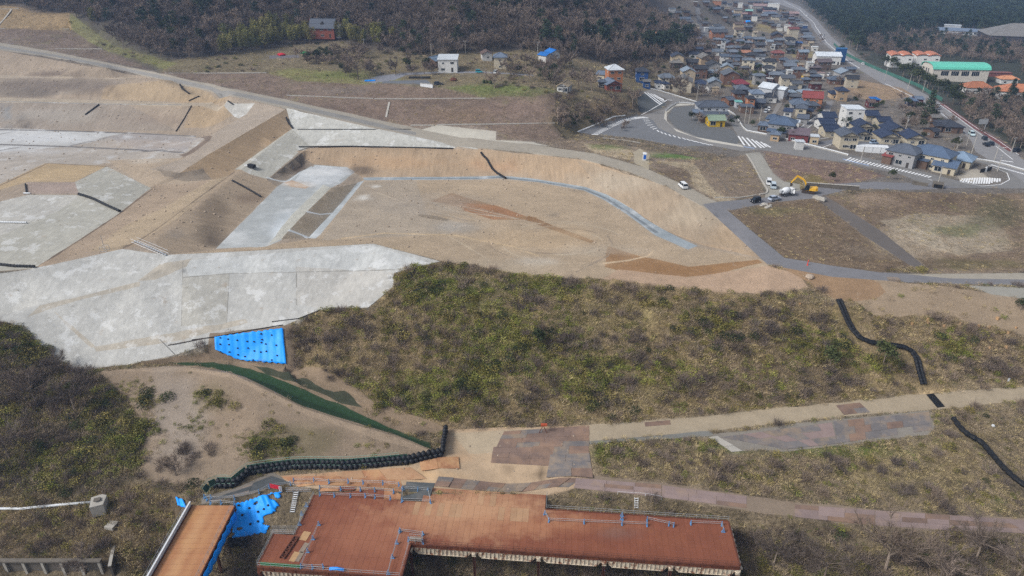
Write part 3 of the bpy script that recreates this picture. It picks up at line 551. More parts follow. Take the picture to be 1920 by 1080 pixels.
zname = [z[0] for z in Z] + ['hillside_ground']
fname = np.array([zname[i] for i in fz])
# corner colours: zone colour, blended over loose ground, then the soft patches with a noisy edge
vsum = np.zeros((len(X), 3)); vcnt = np.zeros(len(X))
for k in range(3): np.add.at(vsum, tri[:, k], fcol); np.add.at(vcnt, tri[:, k], 1)
vcol = vsum / np.maximum(vcnt, 1)[:, None]
for _ in range(1):                                # one ring wider
    vs2 = vcol.copy(); c2 = np.ones(len(X))
    for a, b in ((0, 1), (1, 2), (2, 0)): np.add.at(vs2, tri[:, a], vcol[tri[:, b]]); np.add.at(c2, tri[:, a], 1)
    vcol = vs2 / c2[:, None]
soft = np.array([{'soil': .3, 'bank': .3, 'banks': .3, 'wild': .8, 'field': .6, 'litter': .8, 'sand': .35, 'chalk': .12, 'conc': .1, 'mat': .2, 'road': 0}[z[1]] for z in Z] + [.8])[fz]
ccol = np.repeat(fcol[:, None, :], 3, axis=1) * (1 - soft)[:, None, None] + vcol[tri] * soft[:, None, None]
U3 = cu[tri]; V3 = cvv[tri]
wob = (fbm(X, Y, 7, 21, 3) - .5)
for (u, v, ru, rv, c, st, names) in SOFT:
    d = np.sqrt(((U3 - u) / ru) ** 2 + ((V3 - v) / rv) ** 2) + wob[tri] * 1.1
    w = np.clip((1.15 - d) / .6, 0, 1) * st
    w = w * np.isin(fname, names)[:, None]; c = mute(c, .8) if names[0] in ('pit_floor', 'pit_bank', 'cut_slope', 'junction') else c
    ccol = ccol * (1 - w[..., None]) + np.array(c) * w[..., None]
zmat = [z[1] for z in Z] + ['wild']
for nm in NAMES + (['rough_land'] if (fz < 0).any() else []):
    sel = np.where(fname == nm)[0] if nm != 'rough_land' else np.where(fz < 0)[0]
    if nm == 'hillside_ground': sel = np.where((fname == nm) & (fz >= 0))[0]
    if len(sel) == 0: print('empty zone', nm); continue
    t = tri[sel]; used, inv = np.unique(t, return_inverse=True); inv = inv.reshape(t.shape)
    me = bpy.data.meshes.new(nm)
    me.from_pydata(np.stack([X[used], Y[used], ZT[used]], 1).tolist(), [], inv.tolist())
    ca = me.color_attributes.new('col', 'FLOAT_COLOR', 'CORNER')
    cc = ccol[sel].reshape(-1, 3); ca.data.foreach_set('color', np.concatenate([cc, np.ones((len(cc), 1))], 1).astype(np.float32).ravel())
    mats = []
    for zi in range(len(Z)):
        if Z[zi][0] == nm and Z[zi][1] not in mats: mats.append(Z[zi][1])
    if not mats: mats = ['wild']
    for k in mats: me.materials.append(GM[k])
    mi = np.array([mats.index(zmat[i]) if zmat[i] in mats else 0 for i in fz[sel]], dtype=np.int32)
    me.polygons.foreach_set('material_index', mi); me.polygons.foreach_set('use_smooth', np.ones(len(sel), bool))
    me.update()
    o = bpy.data.objects.new(nm, me); COL.objects.link(o); o['kind'] = 'structure'
GROUND = BVHTree.FromPolygons(np.stack([X, Y, ZT], 1).tolist(), tri.tolist())
def H(x, y):
    h = GROUND.ray_cast(Vector((x, y, 2000)), DOWN)
    return h[0].z if h[0] is not None else 0.0
def G(u, v):
    h = GROUND.ray_cast(CAMP, ray(u, v).normalized())
    return h[0].copy() if h[0] is not None else P(u, v)
# sea
me = bpy.data.meshes.new('sea'); me.from_pydata([(-4000, 900, -1.5), (9000, 900, -1.5), (9000, 9000, -1.5), (-4000, 9000, -1.5)], [], [(0, 1, 2, 3)])
m, n, b = nt('sea_water'); b.inputs['Base Color'].default_value = (.25, .3, .34, 1); b.inputs['Roughness'].default_value = .35
me.materials.append(m); o = bpy.data.objects.new('sea', me); COL.objects.link(o); o['kind'] = 'structure'
print('terrain', round(_t.time() - _t0, 1))
# ------------------------------------------------------------------ mesh helpers
BLOCK = []          # circles kept free of plants: x, y, r
class MB:
    def __init__(s): s.v = []; s.f = []; s.m = []
    def face(s, ps, m=0):
        k = len(s.v); s.v.extend(tuple(p) for p in ps); s.f.append(tuple(range(k, k + len(ps)))); s.m.append(m)
    def hull(s, bot, top, m=0, mt=None):
        """closed solid between two rings of equal length"""
        n = len(bot); k = len(s.v); s.v.extend(tuple(p) for p in bot); s.v.extend(tuple(p) for p in top)
        s.f.append(tuple(range(k + n - 1, k - 1, -1))); s.m.append(m)
        s.f.append(tuple(range(k + n, k + 2 * n))); s.m.append(m if mt is None else mt)
        for i in range(n):
            j = (i + 1) % n; s.f.append((k + i, k + j, k + n + j, k + n + i)); s.m.append(m)
    def box(s, c, d, m=0, rot=0.0, mt=None):
        x, y, z = c; a, b, h = d[0] / 2, d[1] / 2, d[2]; co, si = math.cos(rot), math.sin(rot)
        q = [(x + px * co - py * si, y + px * si + py * co) for px, py in ((-a, -b), (a, -b), (a, b), (-a, b))]
        s.hull([(p[0], p[1], z) for p in q], [(p[0], p[1], z + h) for p in q], m, mt)
    def tube(s, ps, r, n=6, m=0, r2=None, cap=True):
        ps = [Vector(p) for p in ps]; rings = []; L = len(ps)
        for i, p in enumerate(ps):
            d = (ps[min(i + 1, L - 1)] - ps[max(i - 1, 0)])
            d = d.normalized() if d.length > 1e-9 else Vector((0, 0, 1))
            a = d.cross(Vector((0, 0, 1)))
            if a.length < .05: a = d.cross(Vector((1, 0, 0)))
            a.normalize(); b = d.cross(a)
            rr = r if r2 is None else r + (r2 - r) * i / max(1, L - 1)
            k = len(s.v); rings.append(k)
            for j in range(n):
                t = 2 * math.pi * j / n; q = p + (a * math.cos(t) + b * math.sin(t)) * rr; s.v.append(tuple(q))
        for i in range(L - 1):
            for j in range(n):
                s.f.append((rings[i] + j, rings[i] + (j + 1) % n, rings[i + 1] + (j + 1) % n, rings[i + 1] + j)); s.m.append(m)
        if cap:
            s.f.append(tuple(rings[0] + j for j in range(n - 1, -1, -1))); s.m.append(m)
            s.f.append(tuple(rings[-1] + j for j in range(n))); s.m.append(m)
    def prism(s, prof, x0, x1, m=0):
        """a profile in (y, z) swept along x"""
        s.hull([(x0, y, z) for y, z in prof], [(x1, y, z) for y, z in prof], m)
    def lathe(s, prof, n=10, m=0, c=(0, 0, 0), lump=0.0, rg=None):
        k = len(s.v)
        for (r_, z) in prof:
            for j in range(n):
                t = 2 * math.pi * j / n; q = r_ * (1 + (rg.uniform(-lump, lump) if rg else 0))
                s.v.append((c[0] + q * math.cos(t), c[1] + q * math.sin(t), c[2] + z))
        for i in range(len(prof) - 1):
            for j in range(n):
                s.f.append((k + i * n + j, k + i * n + (j + 1) % n, k + (i + 1) * n + (j + 1) % n, k + (i + 1) * n + j)); s.m.append(m)
        s.f.append(tuple(k + j for j in range(n - 1, -1, -1))); s.m.append(m)
        s.f.append(tuple(k + (len(prof) - 1) * n + j for j in range(n))); s.m.append(m)
    def mesh(s, name, mats, smooth=False):
        me = bpy.data.meshes.new(name); me.from_pydata(s.v, [], s.f)
        for m in mats: me.materials.append(m)
        if len(mats) > 1: me.polygons.foreach_set('material_index', np.array(s.m, dtype=np.int32))
        if smooth: me.polygons.foreach_set('use_smooth', np.ones(len(s.f), bool))
        me.update(); return me
def obj(name, me, mats=None, parent=None, loc=None, rot=None, color=None, smooth=False):
    if isinstance(me, MB): me = me.mesh(name, mats, smooth)
    o = bpy.data.objects.new(name, me); COL.objects.link(o)
    if parent is not None: o.parent = parent
    if loc is not None: o.location = loc
    if rot is not None: o.rotation_euler = (0, 0, rot) if isinstance(rot, (int, float)) else rot
    if color is not None: o.color = (*color, 1)
    return o
def tag(o, label, cat, group=None):
    o['label'] = label; o['category'] = cat
    if group: o['group'] = group
    return o
def thing(name, label, cat, loc=(0, 0, 0), rot=0.0, group=None):
    name = 'bare_tree' if name == 'fine_tree' else name
    o = bpy.data.objects.new(name, None); COL.objects.link(o); o.location = loc; o.rotation_euler = (0, 0, rot); o.empty_display_size = .3
    return tag(o, label, cat, group)
def struct(name, mb, mats): o = obj(name, mb, mats); o['kind'] = 'structure'; return o

def plain(name, c, rough=.7, metal=0.0, var=.12, scale=1.5, bump=0.0, bscale=8, rust=None, objcol=False, ribs=None, world=False, wear=None):
    """a painted, weathered material in object space"""
    m, n, b = nt(name)
    tc = n.nodes.new('ShaderNodeTexCoord'); pos = n.nodes.new('ShaderNodeNewGeometry').outputs['Position'] if world else tc.outputs['Object']
    oi = n.nodes.new('ShaderNodeObjectInfo')
    if objcol: col = oi.outputs['Color']
    else:
        rgb = n.nodes.new('ShaderNodeRGB'); rgb.outputs[0].default_value = (*c, 1); col = rgb.outputs[0]
    k = maprange(n, noise_node(n, pos, scale, 4, .65), .3, .7, 1 - var, 1 + var)
    k = mathn(n, 'MULTIPLY', k, maprange(n, oi.outputs['Random'], 0, 1, 1 - var * .8, 1 + var * .8))
    col = scale_col(n, col, k)
    if rust:
        for (sc, t0, t1, rc, amt) in rust:
            col = mixc(n, maprange(n, noise_node(n, pos, sc, 6, .7), t0, t1, 0, amt), col, rc)
    for (wx, wy, rx, ry, wcol, amt) in (wear or ()):      # trodden, sandy wear round a point of the platform
        mp = n.nodes.new('ShaderNodeMapping'); mp.vector_type = 'POINT'; mp.inputs['Scale'].default_value = (1 / rx, 1 / ry, 0); mp.inputs['Location'].default_value = (-wx / rx, -wy / ry, 0); n.links.new(pos, mp.inputs['Vector'])
        ln = n.nodes.new('ShaderNodeVectorMath'); ln.operation = 'LENGTH'; n.links.new(mp.outputs[0], ln.inputs[0])
        f = mathn(n, 'ADD', ln.outputs['Value'], maprange(n, noise_node(n, pos, .22, 5, .7), .25, .75, -.5, .5)); col = mixc(n, maprange(n, f, .25, 1.15, amt, 0), col, wcol)
    n.links.new(col, b.inputs['Base Color']); b.inputs['Roughness'].default_value = rough; b.inputs['Metallic'].default_value = metal
    hsrc = None
    if ribs:
        w = n.nodes.new('ShaderNodeTexWave'); w.wave_type = 'BANDS'; w.bands_direction = ribs[0]; w.inputs['Scale'].default_value = ribs[1]
        n.links.new(pos, w.inputs['Vector']); hsrc = w.outputs['Fac']
    elif bump: hsrc = noise_node(n, pos, bscale, 4, .6)
    if hsrc is not None:
        bp = n.nodes.new('ShaderNodeBump'); bp.inputs['Strength'].default_value = bump or .4; bp.inputs['Distance'].default_value = .1
        n.links.new(hsrc, bp.inputs['Height']); n.links.new(bp.outputs[0], b.inputs['Normal'])
    return m
def veg_mat(name, c1, c2, c3, scale=.12):
    """foliage: colour drifts over the ground and from plant to plant"""
    m, n, b = nt(name)
    geo = n.nodes.new('ShaderNodeNewGeometry'); oi = n.nodes.new('ShaderNodeObjectInfo')
    f = maprange(n, noise_node(n, geo.outputs['Position'], scale, 3, .6), .38, .62, 0, 1)
    c = mixc(n, f, c1, c2); c = mixc(n, maprange(n, oi.outputs['Random'], .35, 1, 0, .9), c, c3)
    c = scale_col(n, c, maprange(n, noise_node(n, geo.outputs['Position'], 3.0, 2, .5), .3, .7, .75, 1.25)); c = scale_col(n, c, maprange(n, mathn(n, 'FRACT', mathn(n, 'MULTIPLY', oi.outputs['Random'], 7.31), 0), 0, 1, .62, 1.25))
    n.links.new(c, b.inputs['Base Color']); b.inputs['Roughness'].default_value = .9
    b.inputs['Specular IOR Level'].default_value = .1
    return m
VM = {
 'twig': veg_mat('bare_twigs', S(134, 121, 112), S(114, 104, 99), S(148, 131, 116), .02),
 'bark': veg_mat('grey_bark', S(142, 128, 116), S(122, 110, 100), S(156, 142, 128)),
 'pine': veg_mat('pine_needles', S(62, 76, 58), S(54, 68, 58), S(74, 84, 60), .02),
 'leaf': veg_mat('evergreen_leaves', S(66, 76, 48), S(54, 64, 44), S(84, 90, 56)),
 'bamboo': veg_mat('bamboo_leaves', S(132, 130, 74), S(104, 110, 62), S(150, 142, 90), .05),
 'sasa': veg_mat('bamboo_grass', S(138, 142, 66), S(114, 124, 58), S(160, 154, 92)),
 'sasad': veg_mat('dark_bamboo_grass', S(130, 124, 68), S(104, 106, 58), S(152, 138, 84)),
 'brush': veg_mat('dry_brush', S(182, 164, 138), S(156, 140, 120), S(198, 178, 148)),
 'straw': veg_mat('dry_grass', S(192, 174, 128), S(172, 156, 114), S(204, 186, 144)),
 'green': veg_mat('fresh_grass', S(110, 130, 54), S(96, 118, 52), S(130, 140, 68)),
}

# ------------------------------------------------------------------ plants
def leaf(mb, p, d, L, w, m=0, rg=rng):
    a = d.cross(Vector((rg.uniform(-1, 1), rg.uniform(-1, 1), rg.uniform(-1, 1))))
    if a.length < 1e-3: a = Vector((1, 0, 0))
    a.normalize(); mb.face([p - a * w * .5, p + a * w * .5, p + d * L], m)
def rdir(rg, zlo=-1, zhi=1):
    z = rg.uniform(zlo, zhi); t = rg.uniform(0, 2 * math.pi); q = math.sqrt(max(0, 1 - z * z))
    return Vector((q * math.cos(t), q * math.sin(t), z))
def bare_tree_mb(seed, h=8, n1=9, tw=.13, dens=1.15):
    rg = random.Random(seed); tr = MB(); cr = MB()
    tips = [(Vector((0, 0, 0)), Vector((rg.uniform(-.4, .4), rg.uniform(-.4, .4), h * .42)))]
    tr.tube([tips[0][0] - Vector((0, 0, .5)), tips[0][1] * .5, tips[0][1]], .16 * h / 8, 6, 0, .09 * h / 8)
    base = tips[0][1]
    for i in range(n1):
        st = tips[0][1] * rg.uniform(.55, 1.0); d = rdir(rg, .25, .95); L = h * rg.uniform(.3, .58); e = st + d * L
        cr.tube([st, st + d * L * .5 + Vector((0, 0, .2)), e], .07 * h / 8, 4, 1, .02, False)
        for j in range(6):
            s2 = st + d * L * rg.uniform(.25, 1.0); d2 = (d + rdir(rg, -.2, 1) * .9).normalized(); L2 = h * rg.uniform(.12, .26); e2 = s2 + d2 * L2
            leaf(cr, s2, d2, L2, .07, 1, rg)
            for k in range(int(10 * dens)):
                s3 = s2 + d2 * L2 * rg.uniform(.1, 1.0); d3 = (d2 + rdir(rg, -.4, 1) * 1.0).normalized()
                leaf(cr, s3, d3, h * rg.uniform(.07, .16), tw, 0, rg)
    return tr, cr
def clump_mb(mb, rg, c, r, n, L, w, m=0, flat=.8, up=0.0):
    for i in range(n):
        d = rdir(rg, -.5, 1); p = c + Vector((d.x * r, d.y * r, d.z * r * flat)) * rg.uniform(.55, 1)
        leaf(mb, p, (d + rdir(rg) * .7 + Vector((0, 0, up))).normalized(), L * rg.uniform(.6, 1.3), w * rg.uniform(.7, 1.3), m, rg)
def pine_mb(seed, h=10):
    rg = random.Random(seed); tr = MB(); cr = MB()
    tr.tube([(0, 0, -.5), (rg.uniform(-.3, .3), 0, h * .5), (rg.uniform(-.4, .4), rg.uniform(-.4, .4), h * .92)], .22, 6, 0, .06)
    for i in range(15):
        z = h * rg.uniform(.4, 1.0); q = (1.15 - z / h) * h * .36 + .4; t = rg.uniform(0, 6.3); c = Vector((math.cos(t) * q * rg.uniform(.2, 1), math.sin(t) * q * rg.uniform(.2, 1), z))
        clump_mb(cr, rg, c, h * .12, 26, .9, .5, 0, .55, .3)
    return tr, cr
def conifer_mb(seed, h=13):
    rg = random.Random(seed); tr = MB(); cr = MB()
    tr.tube([(0, 0, -.5), (0, 0, h * .5), (0, 0, h)], .25, 6, 0, .04)
    for i in range(13):
        z = h * (.12 + .88 * i / 13); q = (1 - z / h) * h * .24 + .25
        for j in range(7):
            t = 6.283 * (j + rg.random()) / 7; d = Vector((math.cos(t), math.sin(t), -.18)); c = Vector((0, 0, z)) + d * q * .6
            cr.tube([(0, 0, z), tuple(Vector((0, 0, z)) + d * q)], .05, 3, 1, .02, False)
            clump_mb(cr, rg, c, q * .42, 9, .9, .45, 0, .4)
    return tr, cr
def broad_mb(seed, h=6):
    rg = random.Random(seed); tr = MB(); cr = MB()
    tr.tube([(0, 0, -.4), (0, 0, h * .5)], .15, 6, 0, .08)
    for i in range(11):
        d = rdir(rg, -.4, 1); c = Vector((0, 0, h * .58)) + Vector((d.x, d.y, d.z * .9)) * h * .26 * rg.uniform(.5, 1.1)
        clump_mb(cr, rg, c, h * .17, 34, .6, .42, 0, .85)
    return tr, cr
def bamboo_mb(seed, h=9):
    rg = random.Random(seed); tr = MB(); cr = MB()
    for i in range(9):
        x, y = rg.uniform(-1.6, 1.6), rg.uniform(-1.6, 1.6); e = Vector((x * 1.5 + rg.uniform(-.6, .6), y * 1.5, h * rg.uniform(.8, 1.05)))
        tr.tube([(x, y, -.3), ((x + e.x) / 2, (y + e.y) / 2, e.z * .6), tuple(e)], .06, 4, 0, .02, False)
        for k in range(6):
            s_ = .35 + .65 * k / 5; c = Vector((x, y, 0)).lerp(e, s_); clump_mb(cr, rg, c, .75, 16, .7, .3, 0, .9, -.3)
    return tr, cr
def brush_mb(seed, r=.8, h=.9, n=46, w=.035, spread=.9, mat=0):
    rg = random.Random(seed); mb = MB()
    for i in range(n):
        p = Vector((rg.uniform(-r, r) * .8, rg.uniform(-r, r) * .8, -.05)); d = (Vector((p.x * spread, p.y * spread, 0)) / r + rdir(rg, .1, 1) * .8 + Vector((0, 0, .5))).normalized()
        leaf(mb, p + Vector((0, 0, h * rg.uniform(0, .5))), d, h * rg.uniform(.5, 1.2), w * rg.uniform(.7, 1.6), 0, rg)
    return mb
def sasa_mb(seed, r=.7, h=.8, n=70, L=.32, w=.1):
    rg = random.Random(seed); mb = MB()
    for i in range(n):
        t = rg.uniform(0, 6.283); q = r * math.sqrt(rg.random()); z = h * rg.uniform(.15, 1) * (1 - .5 * (q / r) ** 2)
        d = (rdir(rg, -.3, .7) + Vector((math.cos(t) * .4, math.sin(t) * .4, 0))).normalized()
        leaf(mb, Vector((q * math.cos(t), q * math.sin(t), z)), d, L * rg.uniform(.6, 1.3), w * rg.uniform(.7, 1.3), 0, rg)
    return mb
def proto(name, mb, mats):
    me = mb.mesh(name, mats); return bpy.data.objects.new(name + '_source', me)      # not linked: only a source of copies
def merged(tr, cr):
    m = MB(); m.v = list(tr.v); m.f = list(tr.f); m.m = [1] * len(tr.f); k = len(m.v)
    m.v += cr.v; m.f += [tuple(i + k for i in f) for f in cr.f]; m.m += cr.m; return m
def fine_tree_mb(seed): return bare_tree_mb(seed, 8, 11, .045, 2.6)
CELLS = set()        # ground kept clear of undergrowth
def clear(x, y, r_=.8):
    k = int(r_ / .6) + 1
    for i in range(-k, k + 1):
        for j in range(-k, k + 1):
            if (i * .6) ** 2 + (j * .6) ** 2 <= r_ * r_ + .2: CELLS.add((int(math.floor(x / .6)) + i, int(math.floor(y / .6)) + j))
KINDS_T = {'fine_tree': (fine_tree_mb, 'twig'), 'bare_tree': (bare_tree_mb, 'twig'), 'pine_tree': (pine_mb, 'pine'), 'evergreen_tree': (broad_mb, 'leaf'), 'bamboo_clump': (bamboo_mb, 'bamboo'), 'conifer_tree': (conifer_mb, 'pine')}
TREE = {}
for kn, (fn, mk) in KINDS_T.items():
    TREE[kn] = []
    for s_ in range(3):
        tr, cr = fn(100 + s_ * 7 + len(kn))
        TREE[kn].append((tr.mesh(kn + '_trunk', [VM['bark']]), cr.mesh(kn + '_crown', [VM[mk], VM['bark']]), proto(kn, merged(tr, cr), [VM[mk], VM['bark']])))
PLANT = {
 'brush': [proto('brush', brush_mb(s_), [VM['brush']]) for s_ in (1, 2, 3)],
 'straw': [proto('straw', brush_mb(s_, .6, .6, 44, .05, 1.2), [VM['straw']]) for s_ in (4, 5)],
 'sasa': [proto('sasa', sasa_mb(s_), [VM['sasa']]) for s_ in (6, 7, 8)],
 'sasad': [proto('sasad', sasa_mb(s_), [VM['sasad']]) for s_ in (9, 10)],
 'shrub': [proto('shrub', brush_mb(s_, 1.1, 1.5, 170, .045, .7), [VM['twig']]) for s_ in (21, 22, 23)],
 'bush': [proto('bush', sasa_mb(s_, 1.15, 1.3, 190, .36, .16), [VM[mk]]) for s_, mk in ((24, 'sasad'), (25, 'sasad'), (26, 'leaf'))],
 'stone': [proto('stone', (lambda q: (q.lathe([(.3, -.1), (.42, .1), (.25, .3), (.05, .36)], 6, 0, (0, 0, 0), .25, random.Random(s_)), q)[1])(MB()), [plain('loose_stone', S(168, 152, 134), .95, 0, .3)]) for s_ in (31, 32)],
 'green': [proto('green', brush_mb(s_, .5, .35, 40, .06, 1.2), [VM['green']]) for s_ in (11, 12)],
}
def stuff(name, items, protos):
    """ONE object: bare points that geometry nodes turn into plants. items = (x, y, z, scale, rot, which)"""
    if not items: return None
    A = np.array(items, float); me = bpy.data.meshes.new(name); me.from_pydata(A[:, :3].tolist(), [], [])
    for k, col in (('scl', 3), ('rot', 4)):
        a = me.attributes.new(k, 'FLOAT', 'POINT'); a.data.foreach_set('value', A[:, col].astype(np.float32))
    a = me.attributes.new('kid', 'INT', 'POINT'); a.data.foreach_set('value', A[:, 5].astype(np.int32))
    g = bpy.data.node_groups.new(name + '_nodes', 'GeometryNodeTree')
    g.interface.new_socket('Geometry', in_out='INPUT', socket_type='NodeSocketGeometry'); g.interface.new_socket('Geometry', in_out='OUTPUT', socket_type='NodeSocketGeometry')
    gi = g.nodes.new('NodeGroupInput'); go = g.nodes.new('NodeGroupOutput'); jo = g.nodes.new('GeometryNodeJoinGeometry')
    def na(nm, ty):
        q = g.nodes.new('GeometryNodeInputNamedAttribute'); q.data_type = ty; q.inputs['Name'].default_value = nm; return q.outputs[0]
    cx = g.nodes.new('ShaderNodeCombineXYZ'); g.links.new(na('rot', 'FLOAT'), cx.inputs['Z'])
    for i, p in enumerate(protos):
        cmp_ = g.nodes.new('FunctionNodeCompare'); cmp_.data_type = 'INT'; cmp_.operation = 'EQUAL'
        ii = [s_ for s_ in cmp_.inputs if s_.type == 'INT']; g.links.new(na('kid', 'INT'), ii[0]); ii[1].default_value = i
        oi = g.nodes.new('GeometryNodeObjectInfo'); oi.inputs['Object'].default_value = p; oi.inputs['As Instance'].default_value = True
        ip = g.nodes.new('GeometryNodeInstanceOnPoints'); g.links.new(gi.outputs[0], ip.inputs['Points']); g.links.new(cmp_.outputs[0], ip.inputs['Selection'])
        g.links.new(oi.outputs['Geometry'], ip.inputs['Instance']); g.links.new(cx.outputs[0], ip.inputs['Rotation']); g.links.new(na('scl', 'FLOAT'), ip.inputs['Scale'])
        g.links.new(ip.outputs[0], jo.inputs[0])
    g.links.new(jo.outputs[0], go.inputs[0])
    o = bpy.data.objects.new(name, me); COL.objects.link(o); o['kind'] = 'stuff'
    md = o.modifiers.new('plants', 'NODES'); md.node_group = g
    return o
def zone_at(x, y):
    h = GROUND.ray_cast(Vector((x, y, 2000)), DOWN)
    return (None, 0) if h[0] is None else (str(fname[h[2]]), h[0].z)
def tree_thing(kn, x, y, z, s, label, cat, group=None, parts=True, rg=rng):
    tr, cr, pr = TREE[kn][rg.randrange(3)]; rz = rg.uniform(0, 6.28)
    if not parts:
        o = obj(kn, pr.data, loc=(x, y, z), rot=rz); o.scale = (s, s, s); return tag(o, label, cat, group)
    t = thing(kn, label, cat, (x, y, z), rz, group); t.scale = (s, s, s)
    obj('trunk', tr, parent=t); obj('crown', cr, parent=t); return t
# ------------------------------------------------------------------ materials of the works
RUST = S(120, 66, 42)
MT = {
 'deck': plain('rusty_deck_steel', S(130, 78, 58), .8, 0, .07, .35, rust=[(.1, .5, .68, S(152, 96, 68), .5), (.4, .56, .7, S(106, 60, 46), .5), (1.6, .58, .7, S(158, 90, 62), .4)], world=True, wear=[(-8, 100, 19, 8.5, S(190, 148, 114), .9), (-26, 94, 12, 9, S(164, 110, 84), .6), (6, 96, 20, 3, S(172, 118, 86), .55), (20, 94, 5, 2, S(118, 92, 84), .5)]),
 'deckp': plain('sandy_deck_steel', S(178, 142, 110), .85, 0, .08, .4, rust=[(.3, .5, .7, S(150, 104, 78), .6)], world=True),
 'beam': plain('brown_steel', S(96, 56, 42), .75, 0, .15, .6, rust=[(.6, .5, .7, S(140, 86, 56), .5)]),
 'flaky': plain('flaking_white_steel', S(214, 202, 182), .8, 0, .1, .8, rust=[(.9, .5, .6, S(126, 72, 44), .9), (2.4, .56, .68, S(96, 58, 40), .8)]),
 'pile': plain('dark_rusty_pile', S(92, 60, 50), .8, 0, .15, .8, rust=[(.5, .5, .7, S(120, 80, 62), .5)]),
 'galv': plain('galvanised_pipe', S(176, 180, 184), .5, .3, .08), 'blue': plain('blue_plastic', S(98, 146, 192), .6, 0, .12),
 'white': plain('white_painted_steel', S(222, 226, 230), .5, 0, .05, .5, rust=[(.8, .62, .75, S(150, 146, 142), .5)]),
 'tarp': plain('blue_tarpaulin', S(14, 150, 250, 1.0), .5, 0, .10, .5, .5, 1.2), 'black': plain('black_plastic', S(30, 32, 36), .5, 0, .2, 2, .4, 5),
 'bag': plain('black_bulk_bag', S(34, 37, 42), .55, 0, .25, 2.5, .7, 5, rust=[(1.2, .6, .72, S(70, 70, 70), .5)]),
 'mesh': plain('green_mesh_sheet', S(34, 62, 50), .8, 0, .15, 1.5, .4, 6), 'greenpipe': plain('pale_green_pipe', S(132, 164, 150), .5, 0, .08),
 'pl_pur': plain('purple_rust_plate', S(130, 110, 100), .75, .1, .14, .4, rust=[(.2, .42, .62, S(168, 136, 110), .5), (.8, .58, .7, S(104, 84, 84), .5)], world=True),
 'pl_trk': plain('worn_track_plate', S(150, 132, 128), .7, .1, .10, .4, rust=[(.25, .52, .68, S(170, 146, 122), .5)], world=True),
 'pl_org': plain('orange_rust_plate', S(172, 124, 92), .8, 0, .12, .4, rust=[(.2, .44, .62, S(196, 158, 116), .75), (.9, .6, .7, S(140, 84, 60), .5)], world=True),
 'pl_grey': plain('grey_steel_plate', S(122, 118, 118), .7, .1, .10, .4, rust=[(.2, .44, .64, S(164, 142, 116), .7)], world=True),
 'pl_dark': plain('dark_wet_plate', S(84, 88, 90), .5, .1, .12, .5, rust=[(.5, .55, .7, S(118, 104, 90), .4)], world=True),
 'concrete': plain('grey_concrete', S(176, 172, 164), .9, 0, .1, .6, .3, 3, rust=[(.5, .55, .72, S(140, 132, 122), .6)]),
 'oldconc': plain('old_dark_concrete', S(112, 106, 98), .9, 0, .14, .6, .4, 3, rust=[(.6, .5, .7, S(70, 66, 60), .7)]),
 'ply': plain('weathered_plywood', S(180, 146, 108), .85, 0, .12, 1.2), 'red': plain('red_sheet', S(196, 40, 56), .6), 'greenp': plain('green_board', S(50, 132, 78), .6),
 'wood': plain('grey_timber', S(140, 126, 112), .9, 0, .15), 'yellow': plain('yellow_paint', S(222, 172, 52), .45, 0, .1, 1.5, rust=[(1.5, .62, .74, S(150, 100, 50), .6)]),
 'glass': plain('dark_glass', S(34, 44, 54), .12, 0, .05), 'tyre': plain('black_rubber', S(30, 30, 31), .85), 'steel': plain('dark_track_steel', S(72, 62, 56), .7, .2, .2),
 'lamp': plain('lamp_lens', S(206, 206, 200), .2), 'paint': plain('car_paint', S(220, 220, 222), .3, 0, .02, objcol=True), 'line': plain('white_road_paint', S(236, 238, 240), .7, 0, .06, .8, rust=[(.9, .6, .75, S(150, 150, 150), .5)]),
 'blueline': plain('pale_blue_road_paint', S(160, 186, 226), .7, 0, .06),
 'orange': plain('orange_plastic', S(226, 66, 40), .6), 'stone': plain('pale_rock', S(176, 160, 144), .9, 0, .15, 2, .5, 4),
 'roof': plain('roof_tiles', S(100, 110, 124), .55, 0, .10, .35, .35, 6, objcol=True, ribs=('X', 1.1)), 'wall': plain('house_wall', S(200, 190, 170), .85, 0, .07, .5, objcol=True, rust=[(.35, .58, .74, S(150, 140, 126), .25)]),
 'frame': plain('window_frame', S(206, 206, 204), .5), 'trim': plain('dark_trim', S(66, 62, 60), .7), 'teal': plain('teal_metal_roof', S(104, 200, 178), .5, 0, .06, .2, .3, 6, ribs=('X', 1.6)),
}
def cyl(mb, a, b, r, m=0, n=6): mb.tube([a, b], r, n, m)

